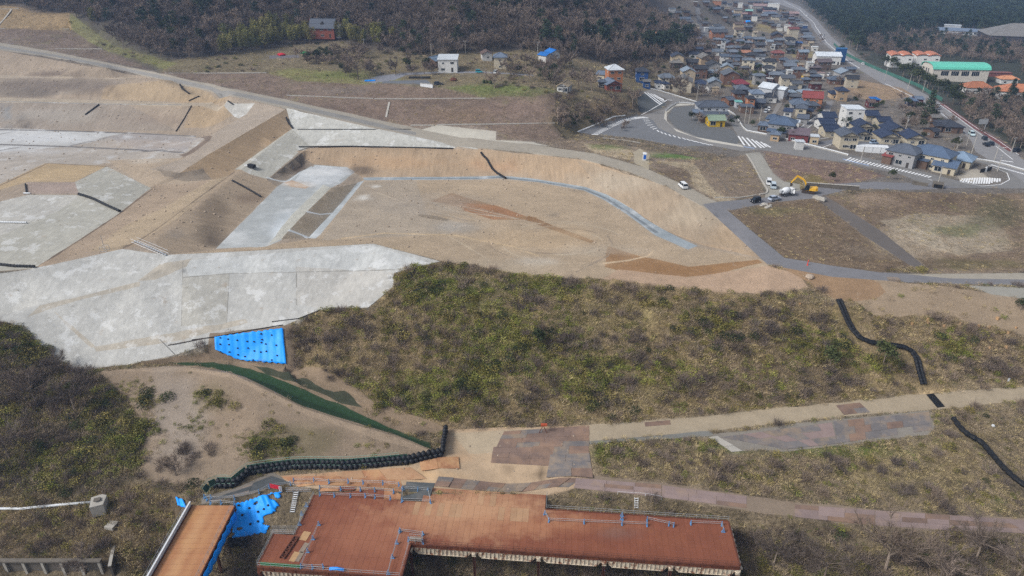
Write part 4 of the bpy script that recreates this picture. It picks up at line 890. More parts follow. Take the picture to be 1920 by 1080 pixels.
# ------------------------------------------------------------------ steel staging
DO = Vector((-19.0, 91.65, 0)); DR = R(-5)
E1 = Vector((math.cos(DR), math.sin(DR), 0)); E2 = Vector((-math.sin(DR), math.cos(DR), 0))
def ab(u, v):
    d = at(u, v, 0) - DO; return d.dot(E1), d.dot(E2)
staging = thing('steel_staging', 'large rust-brown steel working platform on piles with a long wing to the right', 'platform', DO, DR)
PALE = [ab(u, v) for u, v in ((828, 959), (847, 959), (863, 958), (904, 944), (925, 945), (942, 952), (961, 957), (981, 957), (942, 965), (785, 950), (800, 950))]
pan_cache = {}
def deck_block(a0, a1, b0, b1, na, nb, dz=0.0):
    sa, sb = (a1 - a0) / na, (b1 - b0) / nb
    key = (round(sa, 3), round(sb, 3))
    if key not in pan_cache:
        mb = MB(); x, y = sa / 2 - .005, sb / 2 - .005
        mb.hull([(-x, -y, -.2), (x, -y, -.2), (x, y, -.2), (-x, y, -.2)], [(-x, -y, -.015), (x, -y, -.015), (x, y, -.015), (-x, y, -.015)])
        mb.box((0, 0, -.015), (2 * x - .02, 2 * y - .02, .015))
        pan_cache[key] = [mb.mesh('deck_panel', [MT[k]]) for k in ('deck', 'deckp')]
    for i in range(na):
        for j in range(nb):
            a, b = a0 + (i + .5) * sa, b0 + (j + .5) * sb
            p = any(abs(a - q[0]) < sa * .52 and abs(b - q[1]) < sb * .55 for q in PALE)
            obj('deck_panel', pan_cache[key][1 if p else 0], parent=staging, loc=(a, b, rng.uniform(-.008, .008)))
deck_block(0, 60, 0, 10.6, 50, 3); deck_block(-21.9, 0, 0, 10.6, 18, 3); deck_block(-26, 0, -7.6, 0, 21, 2); deck_block(0, 24.7, 10.6, 14.6, 20, 1, .09)
def part(name, mb, mats, parent=staging, smooth=False): return obj(name, mb, mats, parent=parent, smooth=smooth)
mb = MB()
for (p, q) in (((0, -.12), (60.1, -.12)), ((-26, -7.72), (0, -7.72)), ((60.12, 0), (60.12, 10.7)), ((24.8, 10.72), (60, 10.72)), ((.12, -7.6), (.12, -.2)), ((-26.12, -7.6), (-26.12, 0)), ((-22, .1), (-22, 10.6))):
    dx, dy = q[0] - p[0], q[1] - p[1]; L = math.hypot(dx, dy); an = math.atan2(dy, dx)
    c = ((p[0] + q[0]) / 2, (p[1] + q[1]) / 2)
    mb = MB(); mb.box((c[0], c[1], -.68), (L, .18, .68), 0, an); mb.box((c[0], c[1], .0), (L, .3, .06), 0, an); mb.box((c[0], c[1], -.75), (L, .34, .07), 0, an)
    for k in range(int(L / 2)):
        t = (k + .5) / int(L / 2); mb.box((p[0] + dx * t, p[1] + dy * t, -.66), (.05, .3, .62), 0, an)
    part('edge_beam', mb, [MT['beam']])
def girder(L, nrib):
    mb = MB(); h = 1.55; e = .7
    prof = [(-L / 2, -.35), (-L / 2, 0), (L / 2, 0), (L / 2, -.35), (L / 2 - e, -h + .1), (L / 2 - e - .4, -h), (-L / 2 + e + .4, -h), (-L / 2 + e, -h + .1)]
    mb.hull([(x, -.05, z) for x, z in prof], [(x, .05, z) for x, z in prof])
    mb.box((0, 0, -.04), (L, .5, .06)); mb.box((0, 0, -h - .03), (L - 2 * e - .6, .5, .07))
    for k in range(nrib):
        x = -L / 2 + e + .3 + (L - 2 * e - .6) * k / (nrib - 1); mb.box((x, 0, -h + .05), (.09, .46, h - .12))
    return mb.mesh('white_girder', [MT['flaky']])
G12 = girder(11.2, 13); G13 = girder(12.4, 14)
def pileset(a, b, cap='flaky'):
    w = DO + E1 * a + E2 * b; zg = H(w.x, w.y)
    mb = MB(); mb.box((a, b, zg - 1), (.42, .12, -1.2 - zg + 1)); mb.box((a - .2, b, zg - 1), (.05, .5, -1.2 - zg + 1)); mb.box((a + .2, b, zg - 1), (.05, .5, -1.2 - zg + 1))
    part('pile', mb, [MT['pile']])
    mb = MB(); mb.box((a, b, -2.0), (.75, .7, 1.2)); mb.lathe([(.5, -1.5), (.55, -1.3), (.5, -1.05)], 10, 0, (a, b, 0)); part('pile_cap', mb, [MT[cap]])
for k in range(6):
    if k < 5: obj('white_girder', G12, parent=staging, loc=(6 + 12 * k, -.02, -.77))
    for b in (0, 5.3, 10.6): pileset(12 * k + (0 if k < 5 else -.1), b)
for a in (-25.8, -13): 
    for b in (-7.5, 0): pileset(a, b, 'beam')
for k in range(2): obj('white_girder', G13, parent=staging, loc=(-19.5 + 13 * k, -7.62, -.77))
mb = MB()
for k in range(8):
    b = .7 + k * 1.3; mb.lathe([(.62, -.25), (.5, -.05)], 8, 0, (60.3, b, -.95)); mb.box((60.25, b, -1.5), (.12, 1.25, .6))
part('scalloped_edge', mb, [MT['flaky']])
mb = MB()
for b in (2.5, 8): mb.box((30, b, -1.7), (60, .3, .7))
part('bearer', mb, [MT['beam']])

# railings made of pipes; stands are blue frames
def stand_mesh():
    mb = MB()
    for s_ in (-1, 1):
        cyl(mb, (s_ * .02, -.34, .05), (s_ * .02, 0, .98), .05); cyl(mb, (s_ * .02, .34, .05), (s_ * .02, 0, .98), .05)
    mb.box((0, 0, 0), (.26, .7, .08)); mb.box((0, 0, .42), (.12, .4, .1)); mb.box((0, 0, .9), (.15, .15, .12))
    return mb.mesh('stand', [MT['blue']])
STAND = stand_mesh()
def pipe_barrier(ps, label, zoff=0.02, rails=(.5, .92), every=None, z=0.0, group=None, ground=False):
    """ps: pixels of the feet; a stand at each and pipes between"""
    W = [(G(u, v) if ground else at(u, v, z)) for u, v in ps]; o = W[0]; t = thing('pipe_barrier', label, 'barrier', o, 0, group)
    for i in range(len(W)):
        d = W[min(i + 1, len(W) - 1)] - W[max(i - 1, 0)]
        obj('stand', STAND, parent=t, loc=W[i] - o + Vector((0, 0, zoff)), rot=math.atan2(d.y, d.x))
    for r_ in rails:
        mb = MB()
        for i in range(len(W) - 1): mb.tube([W[i] - o + Vector((0, 0, r_ + zoff)), W[i + 1] - o + Vector((0, 0, r_ + zoff))], .035, 5)
        obj('pipe', mb, [MT['galv']], parent=t)
    return t
pipe_barrier([(551, 903), (589, 903), (617, 906), (653, 905), (681, 907), (718, 908), (748, 911)], 'blue-footed pipe barrier, topmost of three on the orange plates')
pipe_barrier([(600, 917), (639, 919), (676, 920), (703, 921), (738, 924)], 'blue-footed pipe barrier, middle one of three on the orange plates')
pipe_barrier([(600, 929), (627, 931), (657, 932), (685, 932), (703, 934), (732, 936)], 'blue-footed pipe barrier, lowest of three on the orange plates')
pipe_barrier([(755, 918), (784, 920), (803, 922), (807, 943), (754, 941), (755, 918)], 'pipe barrier fencing in the dark square plate')
pipe_barrier([(575, 950), (566, 966), (562, 985)], 'short blue-footed pipe barrier on the upper left edge of the platform')
pipe_barrier([(598, 985), (587, 1012), (577, 1036), (565, 1064)], 'blue-footed pipe barrier across the left end of the platform beside loose boards')
pipe_barrier([(565, 1064), (586, 1066), (606, 1065)], 'short pipe barrier at the front edge beside the green boards')
pipe_barrier([(750, 997), (744, 1020), (736, 1047), (728, 1077)], 'blue-footed pipe barrier running to the inner corner of the platform')
pipe_barrier([(766, 1014), (793, 1019), (793, 1004), (750, 998)], 'blue-footed pipe barrier round the stairhead at the inner corner')
pipe_barrier([(1022, 965), (1029, 978), (1095, 981), (1166, 984), (1213, 986)], 'long blue-footed pipe barrier along the back of the wing')
pipe_barrier([(1213, 976), (1254, 985), (1263, 987)], 'short blue-footed pipe barrier at mid-length of the wing')
pipe_barrier([(1295, 983), (1353, 985), (1356, 998)], 'blue-footed pipe barrier at the far right corner of the wing')
pipe_barrier([(1166, 968), (1166, 975)], 'pair of blue stands at the rear edge of the wing', rails=(.9,))
pipe_barrier([(388, 938), (440, 936), (486, 925), (505, 915), (545, 909)], 'blue-footed pipe barrier on the lower side of the grey approach road', ground=True)
pipe_barrier([(384, 934), (396, 935)], 'short blue barrier at the left end of the black bag wall', ground=True)
pipe_barrier([(395, 945), (415, 945), (440, 947)], 'blue-footed barrier closing the top of the orange ramp bridge')
def railing(name, W, label, hts=(.55, 1.05), step=2.0, r=.03, mat='galv', post=True, group=None):
    o = W[0].copy(); t = thing(name, label, 'railing', o, 0, group)
    for h in hts:
        mb = MB(); mb.tube([p - o + Vector((0, 0, h)) for p in W], r, 5); obj('rail', mb, [MT[mat]], parent=t)
    if post:
        mb = MB()
        for i in range(len(W) - 1):
            L = (W[i + 1] - W[i]).length; k = max(1, int(L / step))
            for j in range(k + (i == len(W) - 2)):
                q = W[i].lerp(W[i + 1], j / k) - o; mb.tube([q, q + Vector((0, 0, max(hts)))], r * 1.2, 5)
        p = obj('posts', mb, [MT[mat]], parent=t); p['kind'] = 'stuff'
    return t
def dk(a, b, z=0.03): return DO + E1 * a + E2 * b + Vector((0, 0, z))
railing('edge_railing', [dk(.3, -.05), dk(30, -.05), dk(59.9, -.05)], 'thin pipe railing along the front edge of the platform wing', mat='pile')
railing('edge_railing', [dk(24.9, 10.75), dk(42, 10.75), dk(60.1, 10.75)], 'pipe railing along the rear edge of the platform wing')
railing('edge_railing', [dk(24.9, 10.8), dk(24.9, 14.6)], 'short pipe railing at the left end of the grass pocket behind the wing')
railing('edge_railing', [dk(-26.1, -7.5), dk(-26.1, .1), dk(-22, .2), dk(-22, 10.4)], 'stepped pipe railing on the left edge of the platform')
railing('edge_railing', [dk(-25.9, -7.65), dk(-14, -7.65), dk(-.1, -7.65), dk(-.05, -.4)], 'pipe railing along the front and inner edge of the main platform')
# loose things on the platform
def flat(name, u, v, w, l, h, rot, mat, label, cat, z=.02):
    mb = MB(); mb.box((0, 0, 0), (w, l, h)); p = at(u, v, z); return tag(obj(name, mb, [MT[mat]], loc=p, rot=rot), label, cat)
flat('plywood_board', 572, 1005, 1.5, 2.1, .05, R(-12), 'ply', 'pale plywood board lying nearest the barrier at the platform left end', 'board')
flat('plywood_board', 570, 1027, .9, 2.3, .05, R(-14), 'wood', 'narrow grey board lying beside the pipe barrier', 'board')
flat('plywood_board', 552, 1044, 1.1, 2.2, .06, R(-12), 'ply', 'pale board lying left of a grey board near the platform front', 'board')
flat('plywood_board', 562, 1044, .8, 2.2, .05, R(-12), 'wood', 'grey board lying against a pale board near the platform front', 'board')
tr_ = thing('steel_lattice_beam', 'rusty lattice beam lying on the left end of the platform', 'beam', at(543, 1027, .03), R(-14))
mb = MB()
for x in (-.45, .45): mb.box((x, 0, 0), (.14, 5.2, .3))
obj('chord', mb, [MT['beam']], parent=tr_)
mb = MB()
for k in range(9): mb.box((0, -2.4 + k * .6, .08), (.9, .1, .3), 0, R(20 if k % 2 else -20))
obj('lacing', mb, [MT['pile']], parent=tr_)
gb = thing('green_toe_board', 'row of green boards along the front left edge of the platform', 'board', dk(-25.6, -7.3), DR)
for k in range(4): mb = MB(); mb.box((.9 + 1.85 * k, 0, 0), (1.8, .05, .8)); obj('board', mb, [MT['greenp']], parent=gb)
mb = MB(); mb.tube([(0, 0, .25), (1.2, .1, .3), (2.6, 0, .24)], .3, 8); tag(obj('blue_tarp_roll', mb, [MT['tarp']], loc=dk(-12.9, -7.2), rot=DR, smooth=True), 'rolled blue tarp lying on the front edge of the platform', 'tarp')
sb = thing('stairhead_frame', 'small grey scaffold stairhead at the inner corner of the platform', 'scaffold', at(780, 1016, 0), DR)
mb = MB()
for x in (-1.2, 0, 1.2):
    for y in (-.5, .5): cyl(mb, (x, y, 0), (x, y, 1.5), .04)
for z in (.8, 1.4):
    for y in (-.5, .5): cyl(mb, (-1.2, y, z), (1.2, y, z), .03)
obj('frame', mb, [MT['galv']], parent=sb); mb = MB(); mb.box((0, 0, .75), (2.2, .8, .06)); obj('step_board', mb, [MT['wood']], parent=sb)

# ------------------------------------------------------------------ steel plates on the ground
def plates(c, nx, ny, mats, label, group, z0=.035, skip=0.0, jit=.12):
    A, B, C_, D = [G(u, v) for u, v in c]
    for j in range(ny):
        off = rng.uniform(-.25, .25) / nx
        for i in range(nx):
            if rng.random() < skip: continue
            q = []
            for (s_, t_) in ((i, j), (i + 1, j), (i + 1, j + 1), (i, j + 1)):
                s1 = min(1, max(0, s_ / nx + (off if 0 < s_ < nx else 0))); t1 = t_ / ny
                p = A.lerp(B, s1).lerp(D.lerp(C_, s1), t1); q.append(Vector((p.x, p.y, H(p.x, p.y))))
            for s_ in range(5):
                for t_ in range(5): w_ = q[0].lerp(q[1], s_ / 4).lerp(q[3].lerp(q[2], s_ / 4), t_ / 4); clear(w_.x, w_.y, .6)
            ce_ = sum(q, Vector()) / 4; q = [ce_ + (p - ce_) * (1 - .03 / max(.6, (p - ce_).length)) for p in q]
            zz = z0 + .006 * ((i * 7 + j * 3) % 5) + .012 * (j % 2); a = rng.uniform(-jit, jit) * .06
            zz += max(0, max(H(w_.x, w_.y) - w_.z for w_ in [ce_] + [ce_.lerp(p_, .6) for p_ in q] + [(q[k_] + q[k_ - 1]) / 2 for k_ in range(4)])); mb = MB(); ro = Matrix.Rotation(a, 3, 'Z'); qq = [ro @ (p - ce_) for p in q]
            mb.hull([(p.x, p.y, p.z - .04) for p in qq], [(p.x, p.y, p.z) for p in qq])
            o = obj('steel_plate', mb, [MT[rng.choice(mats)]], loc=ce_ + Vector((0, 0, zz))); sx = '' if nx * ny < 9 or len(label.split()) > 12 else (', ' + ('left', 'middle', 'right')[min(2, i * 3 // nx)] + ' part, ' + ('far', 'near')[min(1, j * 2 // ny)] + ' row'); tag(o, label + sx, 'steel plate', group and group + sx)
plates([(822, 894), (1090, 897), (1066, 914), (814, 913)], 11, 2, ['pl_pur', 'pl_pur', 'pl_grey'], 'purplish rusty steel plate in the rows behind the platform', 'plates behind the platform')
plates([(945, 809), (1105, 798), (1105, 836), (930, 840)], 4, 4, ['pl_pur', 'pl_pur', 'pl_grey'], 'rust-streaked steel plate at the top of the sandy junction', 'plates at the top of the junction')
plates([(925, 838), (1040, 836), (1032, 874), (920, 868)], 3, 3, ['pl_pur'], 'reddish steel plate in the middle of the sandy junction', 'plates in the middle of the junction')
plates([(1034, 837), (1103, 836), (1112, 898), (1024, 897)], 2, 4, ['pl_grey', 'pl_pur'], 'greyish steel plate where the plated track meets the junction', 'plates where track and junction meet')
plates([(528, 894), (750, 899), (756, 916), (560, 915)], 6, 2, ['pl_org'], 'orange sandy steel plate in the strip below the bag wall', 'orange plates below the bag wall')
plates([(600, 916), (756, 917), (752, 943), (600, 936)], 5, 2, ['deck', 'pl_org'], 'red-brown steel plate under the pipe barriers', 'red-brown plates under the pipe barriers')
plates([(757, 916), (812, 919), (806, 944), (752, 942)], 1, 1, ['pl_dark'], 'dark square steel plate inside a pipe barrier', None)
plates([(762, 903), (816, 906), (812, 917), (760, 914)], 1, 1, ['pl_dark'], 'dark steel plate just above the fenced dark plate', None)
plates([(640, 884), (770, 876), (800, 898), (640, 896)], 4, 1, ['deckp', 'pl_org'], 'sand-covered steel plate below the black bags', 'sandy plates below the bags')
plates([(785, 862), (860, 858), (862, 880), (790, 884)], 2, 1, ['pl_org'], 'orange steel plate beside the corner of the black bag wall', 'orange plates by the corner of the bag wall')
plates([(385, 942), (440, 920), (510, 892), (545, 905)], 4, 2, ['pl_grey', 'pl_dark'], 'grey steel plate on the approach road beside the bag wall', 'grey plates on the approach road')
TR1 = [[(1080, 896), (1240, 909), (1240, 932), (1076, 915)], [(1241, 910), (1400, 931), (1400, 953), (1241, 933)], [(1490, 946), (1640, 957), (1640, 985), (1490, 970)], [(1641, 957), (1780, 966), (1780, 994), (1641, 985)], [(1781, 966), (1915, 975), (1990, 1003), (1781, 994)]]
TL = ['left end of the track, by the junction', 'section above the grass pocket', 'section right of the sandy gap', 'middle of the right stretch', 'right end of the track']
for q, l_ in zip(TR1, TL): plates(q, 3, 3, ['pl_trk', 'pl_trk', 'pl_pur', 'pl_trk'], 'purplish steel plate of the plated track, ' + l_, 'track plates, ' + l_)
plates([(1350, 820), (1560, 792), (1570, 832), (1470, 843)], 6, 3, ['pl_grey', 'pl_grey', 'pl_trk'], 'blue-grey plate at the left of the storage pad', 'plates at the left of the storage pad', skip=.06)
plates([(1562, 790), (1742, 772), (1748, 806), (1570, 832)], 6, 3, ['pl_grey', 'pl_grey', 'pl_pur'], 'grey-brown plate at the right of the storage pad', 'plates at the right of the storage pad', skip=.04)
plates([(1567, 760), (1612, 755), (1632, 773), (1582, 778)], 2, 2, ['pl_grey', 'pl_pur'], 'grey plate set in the upper sandy track', 'grey plates set in the upper track')
plates([(1208, 792), (1256, 788), (1258, 796), (1210, 800)], 1, 1, ['pl_pur'], 'single brown plate on the edge of the upper sandy track', None)
plates([(1328, 820), (1345, 818), (1392, 846), (1372, 848)], 1, 3, ['concrete'], 'pale concrete slab at the left end of the storage pad', 'concrete slabs of the storage pad')
plates([(1736, 740), (1750, 738), (1772, 763), (1757, 765)], 1, 1, ['black'], 'black rubber mat laid across the upper sandy track', None, z0=.06)

# ------------------------------------------------------------------ bulk bags and the green mesh fence
BAGS = []
for s_ in range(4):
    rg = random.Random(40 + s_); mb = MB()
    mb.lathe([(.36, 0), (.53, .12), (.57, .45), (.55, .8), (.44, .98), (.2, 1.06), (.13, 1.2), (.2, 1.3)], 12, 0, (0, 0, 0), .07, rg); BAGS.append(mb.mesh('bulk_bag', [MT['bag']], True))
def along(ps, step):
    out = []; carry = 0.0
    for a, b in zip(ps[:-1], ps[1:]):
        L = (b - a).length; s_ = carry
        while s_ < L: out.append((a.lerp(b, s_ / L), math.atan2(b.y - a.y, b.x - a.x))); s_ += step
        carry = s_ - L
    return out
WALL_LOW = [G(u, v) for u, v in ((404, 917), (438, 916), (464, 893), (506, 887), (547, 882), (590, 881), (645, 882), (710, 877), (768, 871), (828, 858))]
WALL_UP = [G(u, v) for u, v in ((829, 852), (832, 830), (836, 808))]
for i, (p, an) in enumerate(along(WALL_LOW, 1.06)):
    u_, v_ = proj(p.x, p.y, p.z); right = u_ > 762
    wh_ = '' if right else (' at the left bend' if u_ < 520 else (' below the orange plates' if u_ > 640 else ' beside the approach road'))
    if wh_ == ' below the orange plates': wh_ = ' above the orange plates'
    o = obj('bulk_bag', BAGS[i % 4], loc=(p.x + rng.uniform(-.05, .05), p.y + .45 + rng.uniform(-.06, .06), p.z - .03), rot=rng.uniform(0, 6.3)); o.scale = (1, 1, .96)
    tag(o, 'black bulk bag in the lower row of the wall' + (', right of the green mesh' if right else wh_), 'bulk bag', 'black bags of the lower row' + (' at the right' if right else wh_))
    o = obj('bulk_bag', BAGS[(i + 1) % 4], loc=(p.x + .5 + rng.uniform(-.05, .05), p.y + 1.0 + rng.uniform(-.06, .06), p.z + .92), rot=rng.uniform(0, 6.3)); o.scale = (1, 1, .8 if not right else .95)
    tag(o, 'black bulk bag in the upper row ' + ('right of the green mesh' if right else 'behind the mesh' + wh_), 'bulk bag', 'black bags of the upper row' + (' at the right' if right else wh_))
for i, (p, an) in enumerate(along(WALL_UP, 1.0)):
    for k in (0, 1):
        o = obj('bulk_bag', BAGS[(i + k) % 4], loc=(p.x + rng.uniform(-.1, .1) + .1 * k, p.y + .2, p.z + .9 * k), rot=rng.uniform(0, 6.3)); tag(o, 'black bulk bag in the short row climbing to the grass slope, ' + ('upper' if k else 'lower') + ' layer', 'bulk bag', 'bags of the short row, ' + ('upper' if k else 'lower') + ' layer')
mesh_line = [p + Vector((.1, .45, 0)) for p in WALL_LOW if float(proj(p.x, p.y, p.z)[0]) < 775]
p0 = G(388, 934); mesh_line = [p0 + Vector((0, .5, 0)), G(398, 918) + Vector((0, .4, 0))] + mesh_line
gf = thing('green_mesh_fence', 'dark green mesh fence with pale rails on top of the black bag wall', 'fence', mesh_line[0])
seg = along(mesh_line, 1.75)
for (p, an), (q, _a) in zip(seg[:-1], seg[1:]):
    a = p - mesh_line[0]; b = q - mesh_line[0]; nn = Vector((-(b - a).y, (b - a).x, 0)).normalized() * .75
    mb = MB(); lo, hi = .95, 2.0
    bot = [a + Vector((0, 0, lo)), b + Vector((0, 0, lo)), b + nn + Vector((0, 0, hi)), a + nn + Vector((0, 0, hi))]
    mid = (a + b) / 2 + nn * .5 + Vector((0, 0, (lo + hi) / 2 + .12)); dn = Vector((0, 0, -.05))
    mb.face([bot[0], bot[1], mid]); mb.face([bot[1], bot[2], mid]); mb.face([bot[2], bot[3], mid]); mb.face([bot[3], bot[0], mid]); mb.face([bot[3] + dn, bot[2] + dn, bot[1] + dn, bot[0] + dn])
    obj('mesh_panel', mb, [MT['mesh']], parent=gf)
    mb = MB(); cyl(mb, a + Vector((0, 0, .2)), a + nn + Vector((0, 0, 2.35)), .03, 0, 5); obj('post', mb, [MT['greenpipe']], parent=gf)
for off, h in ((0, 1.0), (.75, 2.05), (1.0, 2.4)):
    mb = MB(); P_ = []
    for (p, an), (q, _a) in zip(seg[:-1], seg[1:]):
        d = q - p; nn = Vector((-d.y, d.x, 0)).normalized() * off; P_.append(p - mesh_line[0] + nn + Vector((0, 0, h)))
    mb.tube(P_, .045, 5); obj('rail', mb, [MT['greenpipe']], parent=gf)

# ------------------------------------------------------------------ tarpaulins
def tarp(c, nu, nv, label, hole=None, lift=.12, wav=.18, name='blue_tarp'):
    A, B, C_, D = [G(u, v) for u, v in c]; o = (A + B + C_ + D) / 4; mb = MB(); idx = {}
    for j in range(nv + 1):
        for i in range(nu + 1):
            s_, t_ = i / nu, j / nv; e = .012 * math.sin(i * 2.1) if j in (0, nv) else 0
            p = A.lerp(B, s_).lerp(D.lerp(C_, s_), min(1, max(0, t_ + e * 3)))
            clear(p.x, p.y, 1.0); z = H(p.x, p.y) + lift + wav * (vnoise(np.array([p.x + p.y]), np.array([s_ * 14]), 1.0, 5)[0] - .3) + .09 * math.sin(s_ * nu * 1.7 + 2 * t_) + .1 * (vnoise(np.array([s_ * 31]), np.array([t_ * 9]), 1.0, 9)[0] - .5)
            idx[i, j] = len(mb.v); mb.v.append((p.x - o.x, p.y - o.y, z - o.z))
    for j in range(nv):
        for i in range(nu):
            if hole and hole((i + .5) / nu, (j + .5) / nv): continue
            mb.f.append((idx[i, j], idx[i + 1, j], idx[i + 1, j + 1], idx[i, j + 1])); mb.m.append(0)
    if hole:                                      # keep the one connected sheet
        par = list(range(len(mb.v)))
        def root(a):
            while par[a] != a: par[a] = par[par[a]]; a = par[a]
            return a
        for f in mb.f:
            for b_ in f[1:]: par[root(b_)] = root(f[0])
        cnt = {}
        for f in mb.f: cnt[root(f[0])] = cnt.get(root(f[0]), 0) + 1
        best = max(cnt, key=cnt.get); mb.f = [f for f in mb.f if root(f[0]) == best]; mb.m = [0] * len(mb.f)
        used = sorted({i for f in mb.f for i in f}); mp = {a: i for i, a in enumerate(used)}; mb.v = [mb.v[a] for a in used]; mb.f = [tuple(mp[a] for a in f) for f in mb.f]
    ob = obj(name, mb, [MT['tarp']], loc=o, smooth=True); sd = ob.modifiers.new('thickness', 'SOLIDIFY'); sd.thickness = .03
    return tag(ob, label, 'tarp')
tarp([(403, 634), (531, 617), (537, 686), (404, 658)], 36, 14, 'bright blue tarp pegged to the slope under the concrete face', lift=.35)
hn = lambda s_, t_: vnoise(np.array([s_ * 9]), np.array([t_ * 8]), 1.0, 77)[0]
tarp([(440, 945), (528, 922), (566, 992), (436, 1012)], 34, 26, 'torn blue tarp with holes on the bank between the bridge and the platform', hole=lambda s_, t_: hn(s_, t_) > (.92 - 1.15 * max(0, s_ - .36) - .45 * max(0, t_ - .45)), lift=.15, wav=.35)
tarp([(330, 934), (345, 940), (352, 956), (334, 950)], 6, 5, 'small crumpled blue tarp left of the white bridge barrier', lift=.3, wav=.5)
SAND = MB(); SAND.lathe([(.12, 0), (.22, .06), (.2, .18), (.05, .26)], 8, 0, (0, 0, 0), .15, random.Random(3)); SAND = SAND.mesh('sandbag', [MT['bag']], True)
for (X_, Y_) in ((40, 110), (84, 118), (136, 124), (192, 130), (230, 132), (270, 88), (275, 120), (272, 136), (330, 95), (355, 152), (40, 146), (90, 148), (138, 168), (196, 168), (232, 184), (268, 190), (296, 145), (42, 190), (92, 190), (140, 205), (360, 210), (300, 186), (180, 215), (330, 235), (225, 235)):
    u, v = 400 + X_ / 3, 600 + Y_ / 3; p = G(u, v); o = obj('sandbag', SAND, loc=p + Vector((0, 0, .42)), rot=rng.uniform(0, 6)); o.scale = (1.2, 1.1, 1.1); tag(o, 'small black sandbag holding down the bright blue slope tarp', 'sandbag', 'sandbags on the blue slope tarp')
for (u, v) in ((478, 947), (468, 955), (484, 962), (503, 950), (495, 957), (455, 968), (470, 985), (484, 980), (448, 950)):
    p = G(u, v); o = obj('sandbag', SAND, loc=p + Vector((0, 0, .25)), rot=rng.uniform(0, 6)); o.scale = (1.2, 1.2, 1.2); tag(o, 'small black sandbag on the torn blue tarp', 'sandbag', 'sandbags on the torn blue tarp')
for i in range(9):
    p = G(432 + 9 * (i % 5) + 4 * (i // 5), 1018 + 4 * (i // 5) + i % 3); o = obj('bulk_bag', BAGS[i % 4], loc=p + Vector((0, 0, .0)), rot=i); tag(o, 'black bulk bag in the heap at the foot of the torn tarp', 'bulk bag', 'bags at the foot of the torn tarp')

# ------------------------------------------------------------------ ramp bridge on the left
BX0, BX1, BY1, BY0 = -63.4, -55.1, 101.2, 34.0
br = thing('ramp_bridge', 'narrow steel ramp bridge with sandy orange deck and white side board', 'bridge', ((BX0 + BX1) / 2, BY1, 0))
w = BX1 - BX0; mb = MB(); mb.box((0, 0, -.2), (w - .02, 1.17, .2)); bm_ = mb.mesh('deck_panel', [plain('sandy_orange_deck', S(172, 122, 86), .9, 0, .06, .3, rust=[(.2, .5, .68, S(196, 148, 96), .6), (.6, .58, .7, S(150, 92, 62), .5)], world=True, wear=[(-60.2, 80, 1.5, 70, S(196, 152, 110), .7), (-57.6, 80, .9, 70, S(190, 142, 100), .5)])])
for k in range(int((BY1 - BY0) / 1.2)): obj('deck_panel', bm_, parent=br, loc=(0, -.6 - 1.2 * k, rng.uniform(-.01, .01)))
L = BY1 - BY0
for x, m_ in ((-w / 2 - .12, 'beam'), (w / 2 + .12, 'beam')):
    mb = MB(); mb.box((x, -L / 2, -1.0), (.2, L, 1.12)); mb.box((x, -L / 2, -1.06), (.4, L, .06)); obj('side_girder', mb, [MT[m_]], parent=br)
for k in range(5):
    for x in (-2.8, 2.8):
        zg = H(BX0 + w / 2 + x, BY1 - 8 - 14 * k); mb = MB(); mb.box((x, -8 - 14 * k, zg - .5), (.4, .4, -1.0 - zg + .5)); obj('pier', mb, [MT['pile']], parent=br)
for k in range(int(L / 1.8)):
    mb = MB(); mb.box((0, 0, .05), (.07, 1.77, .95)); mb.box((-.15, 0, 0), (.2, .1, .9)); obj('white_board', mb, [MT['white']], parent=br, loc=(-w / 2 - .32, -.9 - 1.8 * k, 0))
mb = MB(); mb.box((-w / 2 - .32, -L / 2, 1.01), (.3, L, .06)); obj('top_rail', mb, [MT['white']], parent=br)
W_ = [Vector((BX0 - 1.0, BY1 - .2, -.1)), Vector((BX0 - 1.0, BY0, -.1))]; railing('pipe_railing', W_, 'pipe railing outside the white board of the ramp bridge', (.6, 1.2))
W_ = [Vector((BX1 - .25, BY1 - .2, .02)), Vector((BX1 - .25, BY0, .02))]; railing('pipe_railing', W_, 'thin pipe railing on the right edge of the ramp bridge deck', (.5, 1.0))
for k in range(26):
    mb = MB(); q = []
    for i in range(5):
        for j in range(4): q.append((.12 * math.sin(i * 1.6 + j), -2.1 * i / 4, -1.9 * j / 3 + .06 * math.sin(i * 2 + k)))
    mb.v = q
    for i in range(4):
        for j in range(3): mb.f.append((i * 4 + j, i * 4 + j + 1, i * 4 + j + 5, i * 4 + j + 4)); mb.m.append(0)
    ob = obj('hanging_tarp', mb, [MT['tarp']], loc=(BX1 + .5, BY1 - 1.5 - 2.18 * k, -.12), smooth=True); sd = ob.modifiers.new('thickness', 'SOLIDIFY'); sd.thickness = .03
    tag(ob, 'blue tarp sheet hanging from the right side of the ramp bridge', 'tarp', 'tarp sheets along the ramp bridge')
